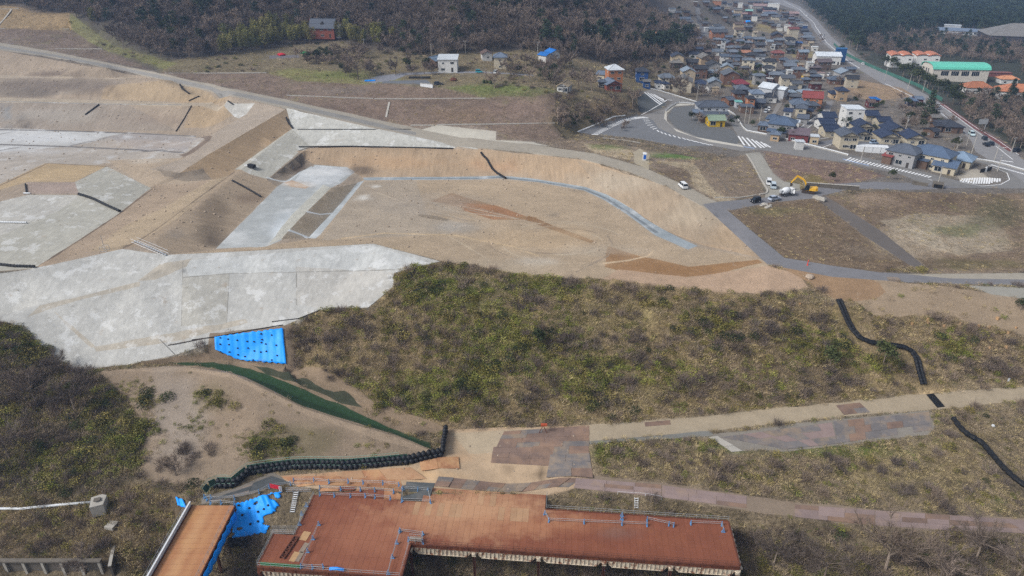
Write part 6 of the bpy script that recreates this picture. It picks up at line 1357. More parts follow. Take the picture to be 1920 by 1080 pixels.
# near and single houses, each described on its own
D90 = R(90)
N = [ # u, v, width px, type, roof, wall, storeys, rot deg, depth, label
 (1335, 193, 66, 'h', 'slate', 'pale', 2, -4, 8.5, 'large pale grey two-storey house with slate roof behind the yellow shed'),
 (1308, 206, 22, 'g', 'bgrey', 'grey', 1, -4, 5, 'small grey annexe at the left end of the large house behind the yellow shed'),
 (1330, 213, 40, 's', 'slate', 'wood', 1, -4, 4, 'dark lean-to between the yellow shed and the large grey house'),
 (1342, 219, 38, 'g', 'green', 'yellow', 1, 2, 6.5, 'bright yellow shed with grey-green roof by the road bend'),
 (1469, 225, 50, 'h', 'blue', 'grey', 2, -28, 10, 'big grey two-storey house with blue hip roof at the end of the side street'),
 (1434, 229, 22, 'h', 'bgrey', 'wood', 1, -28, 6, 'low blue-roofed wing left of the big grey house at the side street'),
 (1451, 217, 26, 'h', 'blue', 'grey', 1, -28, 7, 'low blue-roofed wing behind the big grey house at the side street'),
 (1456, 246, 20, 'h', 'bgrey', 'tan', 1, -28, 5, 'little tan outbuilding with blue-grey roof beside the white guard rail'),
 (1499, 246, 41, 's', 'purple', 'maroon', 1, -22, 8, 'maroon shed with wide purplish sloping roof'),
 (1479, 240, 26, 'h', 'slate', 'dark', 1, -28, 6, 'dark low building between the grey house and the maroon shed'),
 (1528, 252, 10, 'f', 'white', 'beige', 1, -15, 4, 'little beige flat-topped hut right of the maroon shed'),
 (1500, 262, 10, 'f', 'white', 'white', 1, -10, 3, 'white storage box in front of the maroon shed'),
 (1504, 197, 23, 'h', 'slate', 'cream', 2, -24, 7.5, 'yellowish cream two-storey house with slate hip roof beside the side street'),
 (1518, 203, 14, 'h', 'navy', 'tan', 1, -24, 5, 'tan extension right of the yellowish cream house'),
 (1479, 203, 18, 'h', 'navy', 'white', 2, -24, 6.5, 'white two-storey house with navy roof left of the yellowish cream house'),
 (1507, 216, 22, 'g', 'slate', 'grey', 1, -24, 6, 'grey carport with slate roof below the yellowish cream house'),
 (1493, 225, 12, 'f', 'white', 'white', 1, -24, 5, 'white garage block right of the big blue hip roof'),
 (1499, 190, 36, 'h', 'bgrey', 'grey', 1, -10, 9, 'long low blue-grey roof behind the yellowish cream house'),
 (1524, 192, 26, 'h', 'slate', 'wood', 1, -10, 7, 'slate-roofed timber house beside the orange-red barn'),
 (1552, 213, 30, 'g', 'navy', 'white', 1, -2, 8, 'white bungalow with navy roof, farthest of the left column'),
 (1548, 225, 34, 'g', 'navy', 'white', 1, -2, 8, 'white bungalow with navy roof, second of the left column'),
 (1556, 238, 34, 'g', 'navy', 'cream', 1, -2, 8, 'cream bungalow with navy roof, nearest of the left column'),
 (1632, 210, 30, 'g', 'navy', 'cream', 1, -2, 7, 'cream bungalow with navy roof right of the white flat-roofed house'),
 (1655, 221, 30, 'g', 'navy', 'cream', 1, -2, 7, 'cream bungalow with navy roof and blue tarp at its wall'),
 (1617, 230, 36, 'G', 'navy', 'cream', 1, -6, 10, 'cream gabled bungalow behind the rounded evergreen'),
 (1614, 244, 32, 'G', 'navy', 'cream', 1, -6, 9, 'cream gabled bungalow right of the slate-roofed two-storey house'),
 (1677, 237, 40, 'G', 'navy', 'cream', 1, -6, 11, 'cream gabled bungalow with a white ridge rail behind it'),
 (1664, 249, 38, 'G', 'navy', 'cream', 1, -6, 10, 'cream gabled bungalow in the middle of the front row'),
 (1712, 251, 38, 'G', 'navy', 'cream', 1, -6, 10, 'cream gabled bungalow at the right end of the front row'),
 (1589, 247, 36, 'G', 'slate', 'cream', 2, -6, 9, 'cream two-storey house with slate gable at the left end of the front row'),
 (1600, 199, 40, 'f', 'white', 'white', 3, -6, 9, 'tall white flat-roofed house among the navy bungalows'),
 (1699, 277, 46, 'h', 'slate', 'grey', 2, -47, 9, 'grey tiled two-storey house with slate hip roof and red trim above the hatched road'),
 (1668, 288, 18, 's', 'red', 'wood', 1, -47, 4, 'red lean-to roof at the left side of the grey tiled house'),
 (1751, 281, 62, 'h', 'blue', 'cream', 2, -47, 10, 'big cream two-storey house with blue hip roof above the hatched road'),
 (1727, 295, 30, 's', 'blue', 'wood', 1, -47, 3.5, 'blue lean-to roof in front of the big cream house'),
 (1776, 304, 38, 'g', 'blue', 'cream', 1, -42, 7, 'cream garage with blue roof and dark opening beside the hatched road'),
 (1804, 291, 40, 'h', 'lblue', 'cream', 1, -42, 9, 'low cream building with pale blue roof right of the big cream house'),
 (1780, 229, 42, 'h', 'dark', 'wood', 1, -8, 12, 'dark tiled temple-like hall with heavy roof beside the main road'),
 (1757, 230, 18, 'g', 'dark', 'wood', 1, -8, 6, 'dark wing at the left of the temple-like hall'),
 (1748, 240, 16, 'g', 'dark', 'wood', 1, 20, 6, 'small dark outbuilding left of the temple-like hall'),
 (1753, 215, 18, 'g', 'pale' if 'pale' in RC else 'grey', 'wood', 1, -8, 5, 'grey-roofed shed behind the temple-like hall by the car park'),
 (1641, 182, 15, 'h', 'bright', 'maroon', 1, -8, 6, 'small maroon house with bright blue roof on the edge of the dry field'),
 (1633, 187, 13, 'g', 'brown', 'maroon', 1, -8, 5, 'low maroon shed left of the bright blue roof'),
 (1710, 184, 18, 'h', 'blue', 'navy', 1, -8, 6, 'navy house with blue roof by the tall cedar'),
 (1722, 181, 18, 'g', 'bgrey', 'maroon', 1, -8, 6, 'maroon-walled house with pale roof behind the tall cedar'),
 (1579, 165, 24, 'h', 'navy', 'tan', 2, -8, 7, 'tan two-storey house with navy hip roof on the corner of the dry field'),
 (1565, 171, 20, 'h', 'navy', 'tan', 1, -8, 7, 'low navy-roofed wing of the tan house on the corner of the dry field'),
 (1524, 177, 40, 'g', 'red', 'orange', 2, -18, 10, 'orange-red barn-like house with long red roof'),
 (1529, 181, 22, 'g', 'bgrey', 'brick', 1, 30, 6, 'brick-coloured gabled front part of the orange-red barn-like house'),
 (1502, 187, 30, 'h', 'blue', 'grey', 1, -10, 8, 'long blue roof just below the orange-red barn-like house'),
 (1444, 160, 32, 'G', 'white', 'pale', 2, 40, 8, 'pale house with broad white gable roof at the top of the side street'),
 (1466, 163, 16, 'G', 'white', 'pale', 2, 40, 6, 'small pale house with white roof beside the broad white gable'),
 (1408, 180, 18, 'h', 'dark', 'orange', 2, -6, 6, 'orange-walled house with dark roof right of the large grey house'),
 (1389, 152, 31, 'h', 'maroon', 'dark', 1, -2, 9, 'dark house with maroon hip roof in front of the bamboo hedge'),
 (1391, 162, 29, 'h', 'slate', 'dark', 1, -2, 8, 'slate-roofed house just below the maroon roof'),
 (1385, 170, 25, 'h', 'dark', 'brown', 2, -2, 7, 'brown two-storey house with dark roof below the maroon roof'),
 (1419, 170, 28, 'h', 'bgrey', 'white', 2, -6, 8, 'white-walled house with blue-green roof left of the white gable house'),
 (1444, 176, 26, 'h', 'dark', 'white', 1, -6, 8, 'white-walled house with dark roof below the white gable house'),
 (1385, 188, 12, 'f', 'teal', 'pale', 1, -6, 4, 'small teal-topped hut by the pole'),
 (1366, 182, 18, 'g', 'slate', 'brown', 1, 20, 7, 'brown gabled house right of the large grey roof'),
 (1400, 196, 30, 'f', 'slate', 'wood', 1, -6, 7, 'flat dark roof in front of the orange-walled house'),
 (1425, 187, 22, 'g', 'slate', 'dark', 1, -14, 6, 'slate carport roof beside the orange-walled house'),
 (1314, 152, 24, 'h', 'navy', 'pale', 1, -14, 8, 'dark blue hip-roofed house left of the hedge among bare trees'),
 (1332, 160, 12, 'g', 'grey', 'white', 1, 10, 5, 'little grey and white shed among bare trees left of the maroon roof'),
 (1341, 162, 10, 'f', 'tan', 'beige', 1, 0, 4, 'tiny beige shed among bare trees left of the maroon roof'),
 (1204, 131, 28, 'h', 'dark', 'blue', 2, -4, 7, 'dark blue two-storey house on the slope above the long guard rail'),
 (1213, 147, 18, 's', 'grey', 'blue', 1, -4, 4, 'blue annexe with grey roof below the dark blue house'),
 (1234, 155, 16, 'h', 'navy', 'white', 1, -4, 6, 'low white house with navy roof below the dark blue house, left of a pair'),
 (1248, 153, 16, 'h', 'navy', 'white', 1, 10, 6, 'low white house with navy roof below the dark blue house, right of a pair'),
 (1152, 125, 34, 'h', 'white', 'orange', 3, 6, 8, 'tall orange-brown house with white roof on the bank above the junction'),
 (1131, 135, 20, 'g', 'bgrey', 'cream', 1, -30, 7, 'cream house with blue-grey roof left of the tall orange-brown house'),
 (1146, 152, 32, 'G', 'bgrey', 'brick', 1, 14, 9, 'brick-red gabled house with pale blue roof and glazed front on the bank'),
 (1059, 155, 24, 'G', 'tan', 'white', 1, -20, 8, 'low white shed under bare trees at the left of the bank'),
 (1128, 169, 12, 'h', 'slate', 'dark', 1, 0, 4, 'tiny dark garden shed on the bank below the brick-red gabled house'),
 (841, 130, 44, 's', 'white', 'white', 2, 0, 9, 'white two-storey house with pale roof alone on the lawn'),
 (815, 109, 28, 'G', 'lblue', 'wood', 1, -30, 8, 'timber shed with light blue gable roof left of the white house'),
 (846, 84, 30, 'g', 'slate', 'wood', 1, -4, 9, 'old dark farmhouse with sagging slate roof at the wood edge'),
 (866, 82, 18, 'g', 'slate', 'wood', 1, -14, 6, 'dark timber barn right of the old farmhouse'),
 (912, 99, 22, 'G', 'brown', 'white', 1, 8, 8, 'white gabled house at the wood edge left of the blue hip roof'),
 (938, 102, 30, 'h', 'bgrey', 'cream', 2, 0, 8, 'cream house with blue-grey hip roof at the wood edge'),
 (1036, 104, 22, 'G', 'bright', 'white', 1, 24, 7, 'white shed with bright blue roof at the wood edge, the taller of two'),
 (1022, 112, 18, 'G', 'bright', 'white', 1, 40, 6, 'low white shed with blue-edged roof, the lower of two'),
 (1116, 57, 22, 'f', 'white', 'pale', 1, 0, 6, 'long low white building on the far wooded slope'),
 (1134, 55, 14, 'g', 'slate', 'pale', 1, 0, 6, 'small grey gabled house beside the long low white building'),
 (1170, 56, 24, 'G', 'slate', 'wood', 1, -10, 9, 'timber hall with slate gable on the far wooded slope'),
]
for (u, v, wp, ty, rf, wl, st_, ro, d, lab) in N:
    auto(u, v, wp, ty, rf, wl, st_, R(ro), d, lab, 'shed' if any(k in lab for k in ('shed', 'hut', 'box', 'carport', 'garage', 'lean-to', 'annexe')) else 'house', name='shed' if 'shed' in lab else 'house', porch=(st_ == 2 and d >= 8.5 and ty == 'h' and ro > -40), wins='lean-to' not in lab and 'box' not in lab)
# brick house on the terrace
p = roofpoint(611, 84, 5.6); bh = house(p, 13.5, 8.5, 5.4, 'g', 'slate', 'brick', R(-3), 'red brick house with steep slate roof and dormer on the terrace', 'house', rise=4.2, st=2)
mb = MB(); mb.box((-6.2, 1.6, 5.4), (3.0, 3.4, 4.0)); obj('brick_tower', mb, [MT['wall']], parent=bh, color=WC['brick'])
mb = MB(); mb.hull([(-1.2, -2.9, 6.5), (1.2, -2.9, 6.5), (1.2, -1, 6.5), (-1.2, -1, 6.5)], [(-.1, -3.1, 8.3), (.1, -3.1, 8.3), (.1, -.6, 8.3), (-.1, -.6, 8.3)]); obj('dormer', mb, [MT['trim']], parent=bh)
mb = MB(); mb.hull([(-11, -3, 0), (-6.7, -3, 0), (-6.7, 3, 0), (-11, 3, 0)], [(-11, -3, 2.3), (-6.75, -3, 4.4), (-6.75, 3, 4.4), (-11, 3, 2.3)]); obj('side_wing', mb, [MT['wall']], parent=bh, color=WC['brick'])
mb = MB(); mb.hull([(-11.5, -3.4, 2.2), (-6.78, -3.4, 4.6), (-6.78, 3.4, 4.6), (-11.5, 3.4, 2.2)], [(-11.5, -3.4, 2.45), (-6.78, -3.4, 4.85), (-6.78, 3.4, 4.85), (-11.5, 3.4, 2.45)]); obj('wing_roof', mb, [MT['roof']], parent=bh, color=RC['slate'])
mb = MB(); mb.box((8.2, .5, -.5), (2.8, 5, 6.6)); obj('stair_block', mb, [MT['wall']], parent=bh, color=WC['pale'])

# the packed town, in strips seen enlarged: x, y in the enlarged strip, roof width, type, roof, wall, storeys
def strip(x0, y0, lst, where):
    for e in lst:
        X_, Y_, W_, ty, rf, wl = e[:6]; st_ = e[6] if len(e) > 6 else 1
        TOWN.append((x0 + X_ / 10.667, y0 + Y_ / 10.667, W_ / 10.667, ty, rf, wl, st_, where))
TOWN = []
strip(1200, 0, [(600, 140, 200, 'g', 'slate', 'dark'), (640, 240, 160, 'f', 'lblue', 'pale'), (850, 195, 170, 'G', 'slate', 'dark'), (970, 140, 220, 'g', 'bgrey', 'wood'), (990, 50, 170, 'g', 'bgrey', 'wood'), (890, 100, 120, 'g', 'lblue', 'wood'), (900, 360, 240, 'g', 'blue', 'grey'), (990, 410, 160, 'g', 'slate', 'wood'), (740, 465, 150, 'h', 'lblue', 'dark'), (875, 500, 90, 'f', 'white', 'white', 2), (1090, 480, 240, 'h', 'grey', 'cream', 2), (680, 535, 130, 'G', 'maroon', 'wood'), (550, 555, 140, 'g', 'bgrey', 'wood'), (800, 570, 180, 'g', 'lblue', 'wood'), (1050, 600, 280, 'h', 'brown', 'wood'), (815, 645, 165, 'h', 'dark', 'cream', 2), (555, 625, 140, 'h', 'tan', 'pink', 2), (150, 620, 120, 'h', 'slate', 'white', 2), (290, 650, 150, 'g', 'orange', 'pale', 2), (160, 725, 110, 'g', 'orange', 'brown'), (630, 720, 110, 'h', 'brown', 'pink'), (970, 720, 120, 'h', 'slate', 'pink'), (1180, 740, 180, 'h', 'bright', 'grey'), (1575, 610, 360, 'g', 'slate', 'orange', 2), (1530, 555, 330, 'g', 'bgrey', 'wood'), (1540, 490, 190, 'g', 'slate', 'cream', 2), (1370, 285, 260, 'g', 'lblue', 'wood'), (1350, 180, 180, 'h', 'bgrey', 'wood'), (1660, 185, 170, 'h', 'dark', 'wood', 2), (1530, 120, 150, 'f', 'tan', 'cream', 3), (1750, 130, 120, 'f', 'tan', 'cream', 3), (1500, 338, 200, 'f', 'tan', 'orange'), (1490, 395, 180, 'g', 'blue', 'wood'), (1735, 285, 140, 'f', 'lblue', 'pale'), (1230, 870, 180, 'g', 'bgrey', 'wood', 2), (1410, 860, 200, 'g', 'slate', 'brown'), (1190, 945, 160, 'g', 'navy', 'dark', 2), (1680, 770, 120, 'h', 'blue', 'pale', 3), (1620, 890, 150, 'f', 'white', 'dark'), (1830, 920, 210, 'h', 'bgrey', 'wood'), (1560, 760, 200, 'h', 'bgrey', 'wood', 2), (1540, 990, 220, 'g', 'bgrey', 'wood'), (1840, 1000, 190, 'g', 'blue', 'wood'), (1780, 715, 170, 'g', 'blue', 'wood'), (1350, 1000, 150, 'g', 'brown', 'dark'), (1270, 790, 190, 'g', 'grey', 'brown'), (1180, 90, 170, 'g', 'slate', 'wood'), (1300, 100, 140, 'g', 'bgrey', 'wood'), (1150, 25, 160, 'g', 'blue', 'wood'), (1320, 20, 170, 'g', 'bgrey', 'wood'), (1480, 20, 160, 'g', 'slate', 'wood'), (60, 590, 140, 'g', 'slate', 'wood'), (1300, 440, 130, 'g', 'slate', 'wood'), (1280, 340, 150, 'g', 'bgrey', 'wood'), (1080, 330, 100, 'f', 'white', 'wood'), (1060, 750, 120, 'g', 'slate', 'wood'), (1440, 790, 130, 'g', 'brown', 'cream'), (1110, 830, 150, 'g', 'grey', 'beige'), (930, 290, 150, 'g', 'dark', 'wood'), (1330, 540, 90, 'f', 'white', 'pale'), (1690, 430, 110, 'g', 'bgrey', 'wood'), (760, 270, 140, 'g', 'slate', 'wood'), (1030, 270, 110, 'f', 'grey', 'wood')], 'at the left of the old town')
strip(1380, 0, [(85, 100, 110, 'f', 'white', 'white', 3), (195, 95, 110, 'g', 'slate', 'wood', 2), (290, 100, 90, 'f', 'white', 'white', 2), (480, 100, 280, 'g', 'pink', 'grey'), (760, 60, 240, 'f', 'white', 'white', 3), (630, 165, 210, 'g', 'dark', 'maroon'), (660, 215, 320, 'f', 'pink', 'pale'), (690, 270, 290, 'h', 'blue', 'wood'), (1130, 250, 260, 'g', 'pink', 'wood'), (250, 280, 160, 'g', 'teal', 'maroon', 2), (375, 330, 130, 'h', 'slate', 'white', 2), (1010, 315, 110, 'g', 'dark', 'dark'), (1190, 340, 90, 'g', 'dark', 'dark'), (1110, 320, 110, 'g', 'purple', 'wood'), (790, 350, 190, 'g', 'slate', 'cream'), (940, 395, 150, 'g', 'slate', 'grey'), (700, 440, 130, 'g', 'slate', 'wood'), (830, 450, 150, 'f', 'grey', 'pale'), (1130, 430, 150, 'g', 'slate', 'maroon'), (1270, 440, 160, 'f', 'lblue', 'pale'), (1040, 490, 140, 'f', 'white', 'white', 2), (880, 540, 130, 'f', 'grey', 'white'), (1150, 555, 230, 'g', 'red', 'cream', 3), (1310, 515, 130, 'g', 'slate', 'wood'), (1390, 495, 110, 'f', 'white', 'blue', 2), (1420, 660, 190, 'g', 'bgrey', 'wood'), (1440, 720, 260, 'h', 'bgrey', 'wood'), (1500, 770, 170, 'h', 'slate', 'wood'), (250, 735, 210, 'h', 'blue', 'pink'), (385, 620, 95, 'g', 'tan', 'cream', 2), (80, 660, 130, 'f', 'white', 'pale'), (90, 790, 180, 'h', 'blue', 'wood'), (250, 830, 160, 'h', 'bgrey', 'wood'), (670, 800, 160, 'g', 'lblue', 'pale'), (870, 770, 240, 'h', 'bgrey', 'wood'), (1100, 760, 210, 'h', 'dark', 'grey', 2), (1030, 700, 170, 'g', 'tan', 'grey'), (1260, 830, 150, 'g', 'bright', 'wood'), (1090, 870, 180, 'g', 'slate', 'wood'), (850, 880, 150, 'g', 'slate', 'wood'), (740, 895, 80, 'f', 'white', 'white'), (1500, 830, 100, 'g', 'tan', 'beige'), (1370, 900, 120, 'g', 'tan', 'pink'), (1580, 920, 150, 'f', 'white', 'white'), (40, 920, 130, 'h', 'blue', 'wood'), (200, 930, 200, 'h', 'dark', 'wood'), (470, 985, 270, 'g', 'grey', 'wood'), (200, 1020, 200, 'g', 'orange', 'wood'), (840, 1025, 270, 'h', 'red', 'brown', 2), (980, 240, 150, 'g', 'slate', 'wood'), (560, 330, 150, 'g', 'bgrey', 'wood'), (580, 420, 130, 'g', 'slate', 'wood'), (1100, 380, 130, 'g', 'bgrey', 'wood'), (760, 490, 120, 'g', 'slate', 'wood'), (440, 30, 150, 'g', 'slate', 'wood'), (600, 30, 140, 'g', 'bgrey', 'wood'), (300, 30, 130, 'g', 'slate', 'wood'), (470, 200, 130, 'g', 'dark', 'wood'), (760, 160, 120, 'g', 'slate', 'wood'), (950, 170, 150, 'g', 'grey', 'tan'), (870, 300, 120, 'g', 'blue', 'wood'), (180, 210, 130, 'g', 'pink', 'beige'), (1230, 400, 110, 'g', 'bgrey', 'wood'), (1040, 830, 130, 'g', 'slate', 'wood')], 'at the far right of the old town')
strip(1290, 90, [(590, 35, 250, 'g', 'bgrey', 'white'), (900, 45, 260, 'h', 'bgrey', 'wood'), (1290, 105, 280, 'h', 'dark', 'wood'), (345, 150, 270, 'G', 'grey', 'tan', 2), (610, 190, 230, 'g', 'brown', 'tan'), (730, 130, 200, 'g', 'blue', 'white', 2), (960, 145, 270, 'h', 'blue', 'wood'), (1220, 205, 280, 'h', 'bgrey', 'cream', 2), (1450, 130, 220, 'g', 'slate', 'pale'), (820, 240, 140, 'g', 'slate', 'dark'), (960, 295, 180, 'h', 'slate', 'wood'), (1640, 230, 300, 'h', 'dark', 'cream', 2), (1390, 300, 240, 'h', 'bgrey', 'wood'), (1150, 360, 190, 'h', 'slate', 'wood'), (1620, 355, 270, 'h', 'dark', 'white', 2), (1640, 590, 140, 'f', 'white', 'maroon'), (960, 215, 150, 'g', 'blue', 'wood'), (1380, 40, 200, 'g', 'bgrey', 'wood')], 'in the middle of the town above the hedge')
strip(1420, 90, [(540, 200, 200, 'h', 'blue', 'wood'), (680, 265, 280, 'g', 'bgrey', 'wood'), (650, 320, 280, 'g', 'bgrey', 'wood'), (830, 390, 300, 'h', 'bgrey', 'brown', 2), (870, 300, 120, 'g', 'tan', 'orange', 2), (1060, 270, 150, 'f', 'white', 'white', 2), (1140, 350, 290, 'h', 'purple', 'wood'), (1330, 240, 320, 'g', 'purple', 'wood', 2), (650, 425, 90, 'f', 'white', 'white', 2), (1180, 530, 250, 'h', 'blue', 'wood'), (980, 590, 180, 'h', 'blue', 'wood'), (965, 520, 110, 'g', 'tan', 'yellow', 1), (600, 555, 310, 'g', 'slate', 'cream', 2), (790, 665, 250, 'g', 'slate', 'cream', 2), (930, 760, 150, 'g', 'slate', 'grey'), (1170, 690, 260, 'f', 'grey', 'maroon'), (1280, 475, 160, 'f', 'pink', 'white'), (400, 490, 330, 'h', 'bgrey', 'wood', 2), (990, 840, 340, 'h', 'lblue', 'grey'), (690, 840, 180, 'h', 'lblue', 'wood'), (770, 920, 250, 'h', 'slate', 'wood'), (1740, 455, 280, 'G', 'lblue', 'grey', 2), (1870, 385, 220, 'g', 'blue', 'wood'), (230, 455, 190, 'h', 'dark', 'maroon'), (530, 440, 130, 'g', 'slate', 'wood'), (1100, 460, 150, 'g', 'slate', 'wood'), (700, 770, 170, 'g', 'slate', 'beige')], 'at the near right of the town')
FIELDS = [[(1555, 150), (1590, 146), (1690, 165), (1715, 180), (1640, 190), (1590, 178), (1570, 165)], [(1410, 40), (1450, 44), (1475, 58), (1440, 66), (1405, 60)], [(1340, 140), (1436, 138), (1436, 164), (1340, 166)], [(1480, 95), (1534, 95), (1534, 110), (1482, 110)], [(1300, 0), (1312, 0), (1336, 74), (1308, 74)], [(1440, 182), (1476, 180), (1446, 228)]]
nr_ = [(n_[0], n_[1], n_[2]) for n_ in N]; n0 = len(TOWN)
for _ in range(2600):
    u, v = rng.uniform(1248, 1600), rng.uniform(1, 150) ** 1.0
    if len(TOWN) - n0 > 90 or any(inpoly(u, v, f) for f in FIELDS): continue
    if u > np.interp(v, [0, 18, 45, 82, 118, 160], [1440, 1488, 1518, 1543, 1588, 1650]) - 14 or (abs(u - 1551) < 34 and abs(v - 108) < 26): continue
    zn, z = zone_at(*G(u, v).to_2d())
    if zn not in ('town_ground', 'forest_floor') or (zn == 'forest_floor' and u < 1262 + .35 * v): continue
    p = G(u, v); wp = rng.uniform(7.5, 12) * FPX / (p.y * cP + (CAMZ - p.z) * sP)
    if any(abs(u - q[0]) < .42 * (wp + q[2]) and abs(v - q[1]) < .2 * (wp + q[2]) for q in [(t_[0], t_[1], t_[2]) for t_ in TOWN] + nr_): continue
    TOWN.append((u, v, wp, rng.choice('gghG' if v > 60 else 'gggh'), rng.choice(['slate', 'bgrey', 'dark', 'blue', 'slate', 'grey', 'brown', 'lblue', 'navy']), rng.choice(['wood', 'wood', 'grey', 'dark', 'beige', 'cream', 'brown', 'pale']), rng.choice([1, 1, 2]), 'filling a gap'))
print('fill', len(TOWN) - n0)
seen = {}
for (u, v, wp, ty, rf, wl, st_, where) in TOWN:
    shp = {'g': 'gable', 'G': 'gable', 'h': 'hip', 'f': 'flat', 's': 'sloping'}[ty]
    lab = '%s%s house, %s %s roof %s' % ({1: '', 2: 'two-storey ', 3: 'tall '}[st_], WN[wl], RN[rf], shp, where)
    seen.setdefault(lab, []).append((u, v))
MARK = [(1279, 41, 'long orange building'), (1311, 69, 'bright blue roof'), (1227, 61, 'orange roof'), (1302, 46, 'cream hall'), (1451, 6, 'big white block'), (1488, 52, 'red-roofed cream block'), (1403, 26, 'teal roof'), (1349, 13, 'cream tower blocks'), (1346, 57, 'orange building'), (1458, 96, 'red hip roof'), (1404, 69, 'pink-walled blue roof'), (1500, 78, 'bright blue roadside roof'), (1527, 86, 'white flat box'), (1321, 104, 'tan gabled house'), (1386, 152, 'maroon roof'), (1394, 141, 'bamboo hedge'), (1552, 103, 'white factory'), (1545, 113, 'big purplish roof'), (1524, 176, 'red barn roof'), (1450, 160, 'white gable roof'), (1510, 140, 'yellow-walled house'), (1583, 133, 'grey gabled garage house'), (1366, 33, 'dark grove'), (1425, 55, 'dry field'), (1500, 102, 'straw field')]
def where_from(u, v):
    m_ = min(MARK, key=lambda q: (q[0] - u) ** 2 + 2.5 * (q[1] - v) ** 2); du, dv = u - m_[0], v - m_[1]
    rel = ('right of' if du > 0 else 'left of') if abs(du) > 1.6 * abs(dv) else ('below' if dv > 0 else 'above')
    return rel + ' the ' + m_[2]
used_lab = {}
rows = []
for (u, v, wp, ty, rf, wl, st_, where) in TOWN:
    shp = {'g': 'gable', 'G': 'gable', 'h': 'hip', 'f': 'flat', 's': 'sloping'}[ty]
    base = '%s%s house, %s %s roof ' % ({1: '', 2: 'two-storey ', 3: 'tall '}[st_], WN[wl], RN[rf], shp)
    rows.append([u, v, wp, ty, rf, wl, st_, base + (where if len(seen[base + where]) == 1 else where_from(u, v))]); used_lab.setdefault(rows[-1][7], []).append(rows[-1])
for lab, rr in used_lab.items():
    if 1 < len(rr) <= 3:
        rr.sort(key=lambda q: q[1]); nm = ['farther', 'nearer'] if len(rr) == 2 else ['farthest', 'middle', 'nearest']
        for q, a in zip(rr, nm): q[7] = lab + ', ' + a
for (u, v, wp, ty, rf, wl, st_, lab) in rows:
    p = roofpoint(u, v, 3.5)
    if any((p.x - a) ** 2 + (p.y - b) ** 2 < (c * .55) ** 2 for a, b, c in HOUSES): pass
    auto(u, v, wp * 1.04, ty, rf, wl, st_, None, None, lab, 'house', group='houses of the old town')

# larger buildings
def big(name, u, v, w, d, h, rot, label, roofh=None, wall='white', cat='building'):
    p = G(u, v); t = thing(name, label, cat, p, R(rot)); obj('wall', wall_mb(w, d, h), [MT['wall']], parent=t, color=WC[wall] if isinstance(wall, str) else wall); BLOCK.append((p.x, p.y, max(w, d) * .55)); return t, p
t, p = big('gymnasium', 1785, 149, 34, 17, 7.6, -6, 'gymnasium with curved pale green roof and tall windows', wall=S(206, 200, 190))
mb = MB(); n = 10; L = 17.6
prof = [(9.0 * math.cos(math.pi * k / n), 3.1 * math.sin(math.pi * k / n) ** .8) for k in range(n + 1)]
for k in range(n):
    (y0, z0), (y1, z1) = prof[k], prof[k + 1]; mb.hull([(-L, y0, z0), (L, y0, z0), (L, y0, z0 + .25), (-L, y0, z0 + .25)], [(-L, y1, z1), (L, y1, z1), (L, y1, z1 + .25), (-L, y1, z1 + .25)])
obj('roof', mb, [MT['teal']], parent=t, loc=(0, 0, 7.5))
mb = MB()
for s_ in (-1, 1): q = [(s_ * 16.9, y, z) for y, z in prof]; mb.hull([(x - s_ * .2, y * .93, z) for x, y, z in q], [(x, y * .93, z) for x, y, z in q])
obj('gable_wall', mb, [MT['wall']], parent=t, loc=(0, 0, 7.45), color=S(206, 200, 190))
for k in range(4):
    mb = MB(); mb.box((0, 0, 0), (4.4, .14, 2.6)); 
    for x in (-1.1, 0, 1.1): mb.box((x, -.05, 0), (.1, .1, 2.6), 1)
    obj('window', mb, [MT['glass'], MT['frame']], parent=t, loc=(-9.6 + 6.2 * k, -8.56, 3.9))
for k in range(2): mb = MB(); mb.box((0, 0, 0), (.14, 1.0, 6.0)); obj('tall_window', mb, [MT['glass']], parent=t, loc=(-17.06, -2 + 3 * k, 1.2))
for u, lab, w in ((1682, 'white school block with wavy orange roof, the left one of two', 14.5), (1731, 'white school block with wavy orange roof, the right one of two', 15.5)):
    t, p = big('school_block', u, 125, w, 10, 8.0, -8, lab, wall='white')
    mb = MB(); n = 8
    for k in range(n):
        x0, x1 = -w / 2 - .4 + (w + .8) * k / n, -w / 2 - .4 + (w + .8) * (k + 1) / n; z0, z1 = [1.1 * abs(math.sin(2 * math.pi * q / n)) for q in (k, k + 1)]
        mb.hull([(x0, -5.4, z0), (x1, -5.4, z1), (x1, 5.4, z1 + .9), (x0, 5.4, z0 + .9)], [(x0, -5.4, z0 + .4), (x1, -5.4, z1 + .4), (x1, 5.4, z1 + 1.3), (x0, 5.4, z0 + 1.3)])
    obj('roof', mb, [MT['roof']], parent=t, loc=(0, 0, 8.0), color=S(190, 122, 94))
    mb = MB(); mb.box((0, .4, 7.9), (w - .2, 9, 1.0)); obj('attic', mb, [MT['wall']], parent=t, color=WC['white'])
    for k in range(4): obj('window', WIN[0], parent=t, loc=(-w / 2 + w * (k + .5) / 4, -5.03, 5.2 if k % 2 else 1.6))
    for k in range(3): obj('window', WIN[1], parent=t, loc=(-w / 2 - .03, -3 + 3 * k, 5.0), rot=-R(90))
house(roofpoint(1832, 158, 4.5), 14, 9, 3.6, 'h', S(188, 124, 92), 'white', R(-8), 'low white school building with orange hip roof right of the gymnasium', 'building', name='school_building', rise=2.6)
house(roofpoint(1908, 163, 6), 19, 13, 4.6, 'h', S(188, 124, 92), 'white', R(-20), 'large white school building with orange hip roof at the right edge', 'building', name='school_building', rise=3.2, st=1)
house(roofpoint(1890, 144, 4), 10, 7, 3.4, 'h', S(226, 160, 120), 'white', R(-8), 'small white building with pale orange roof behind the large orange roof', 'building', name='school_building')
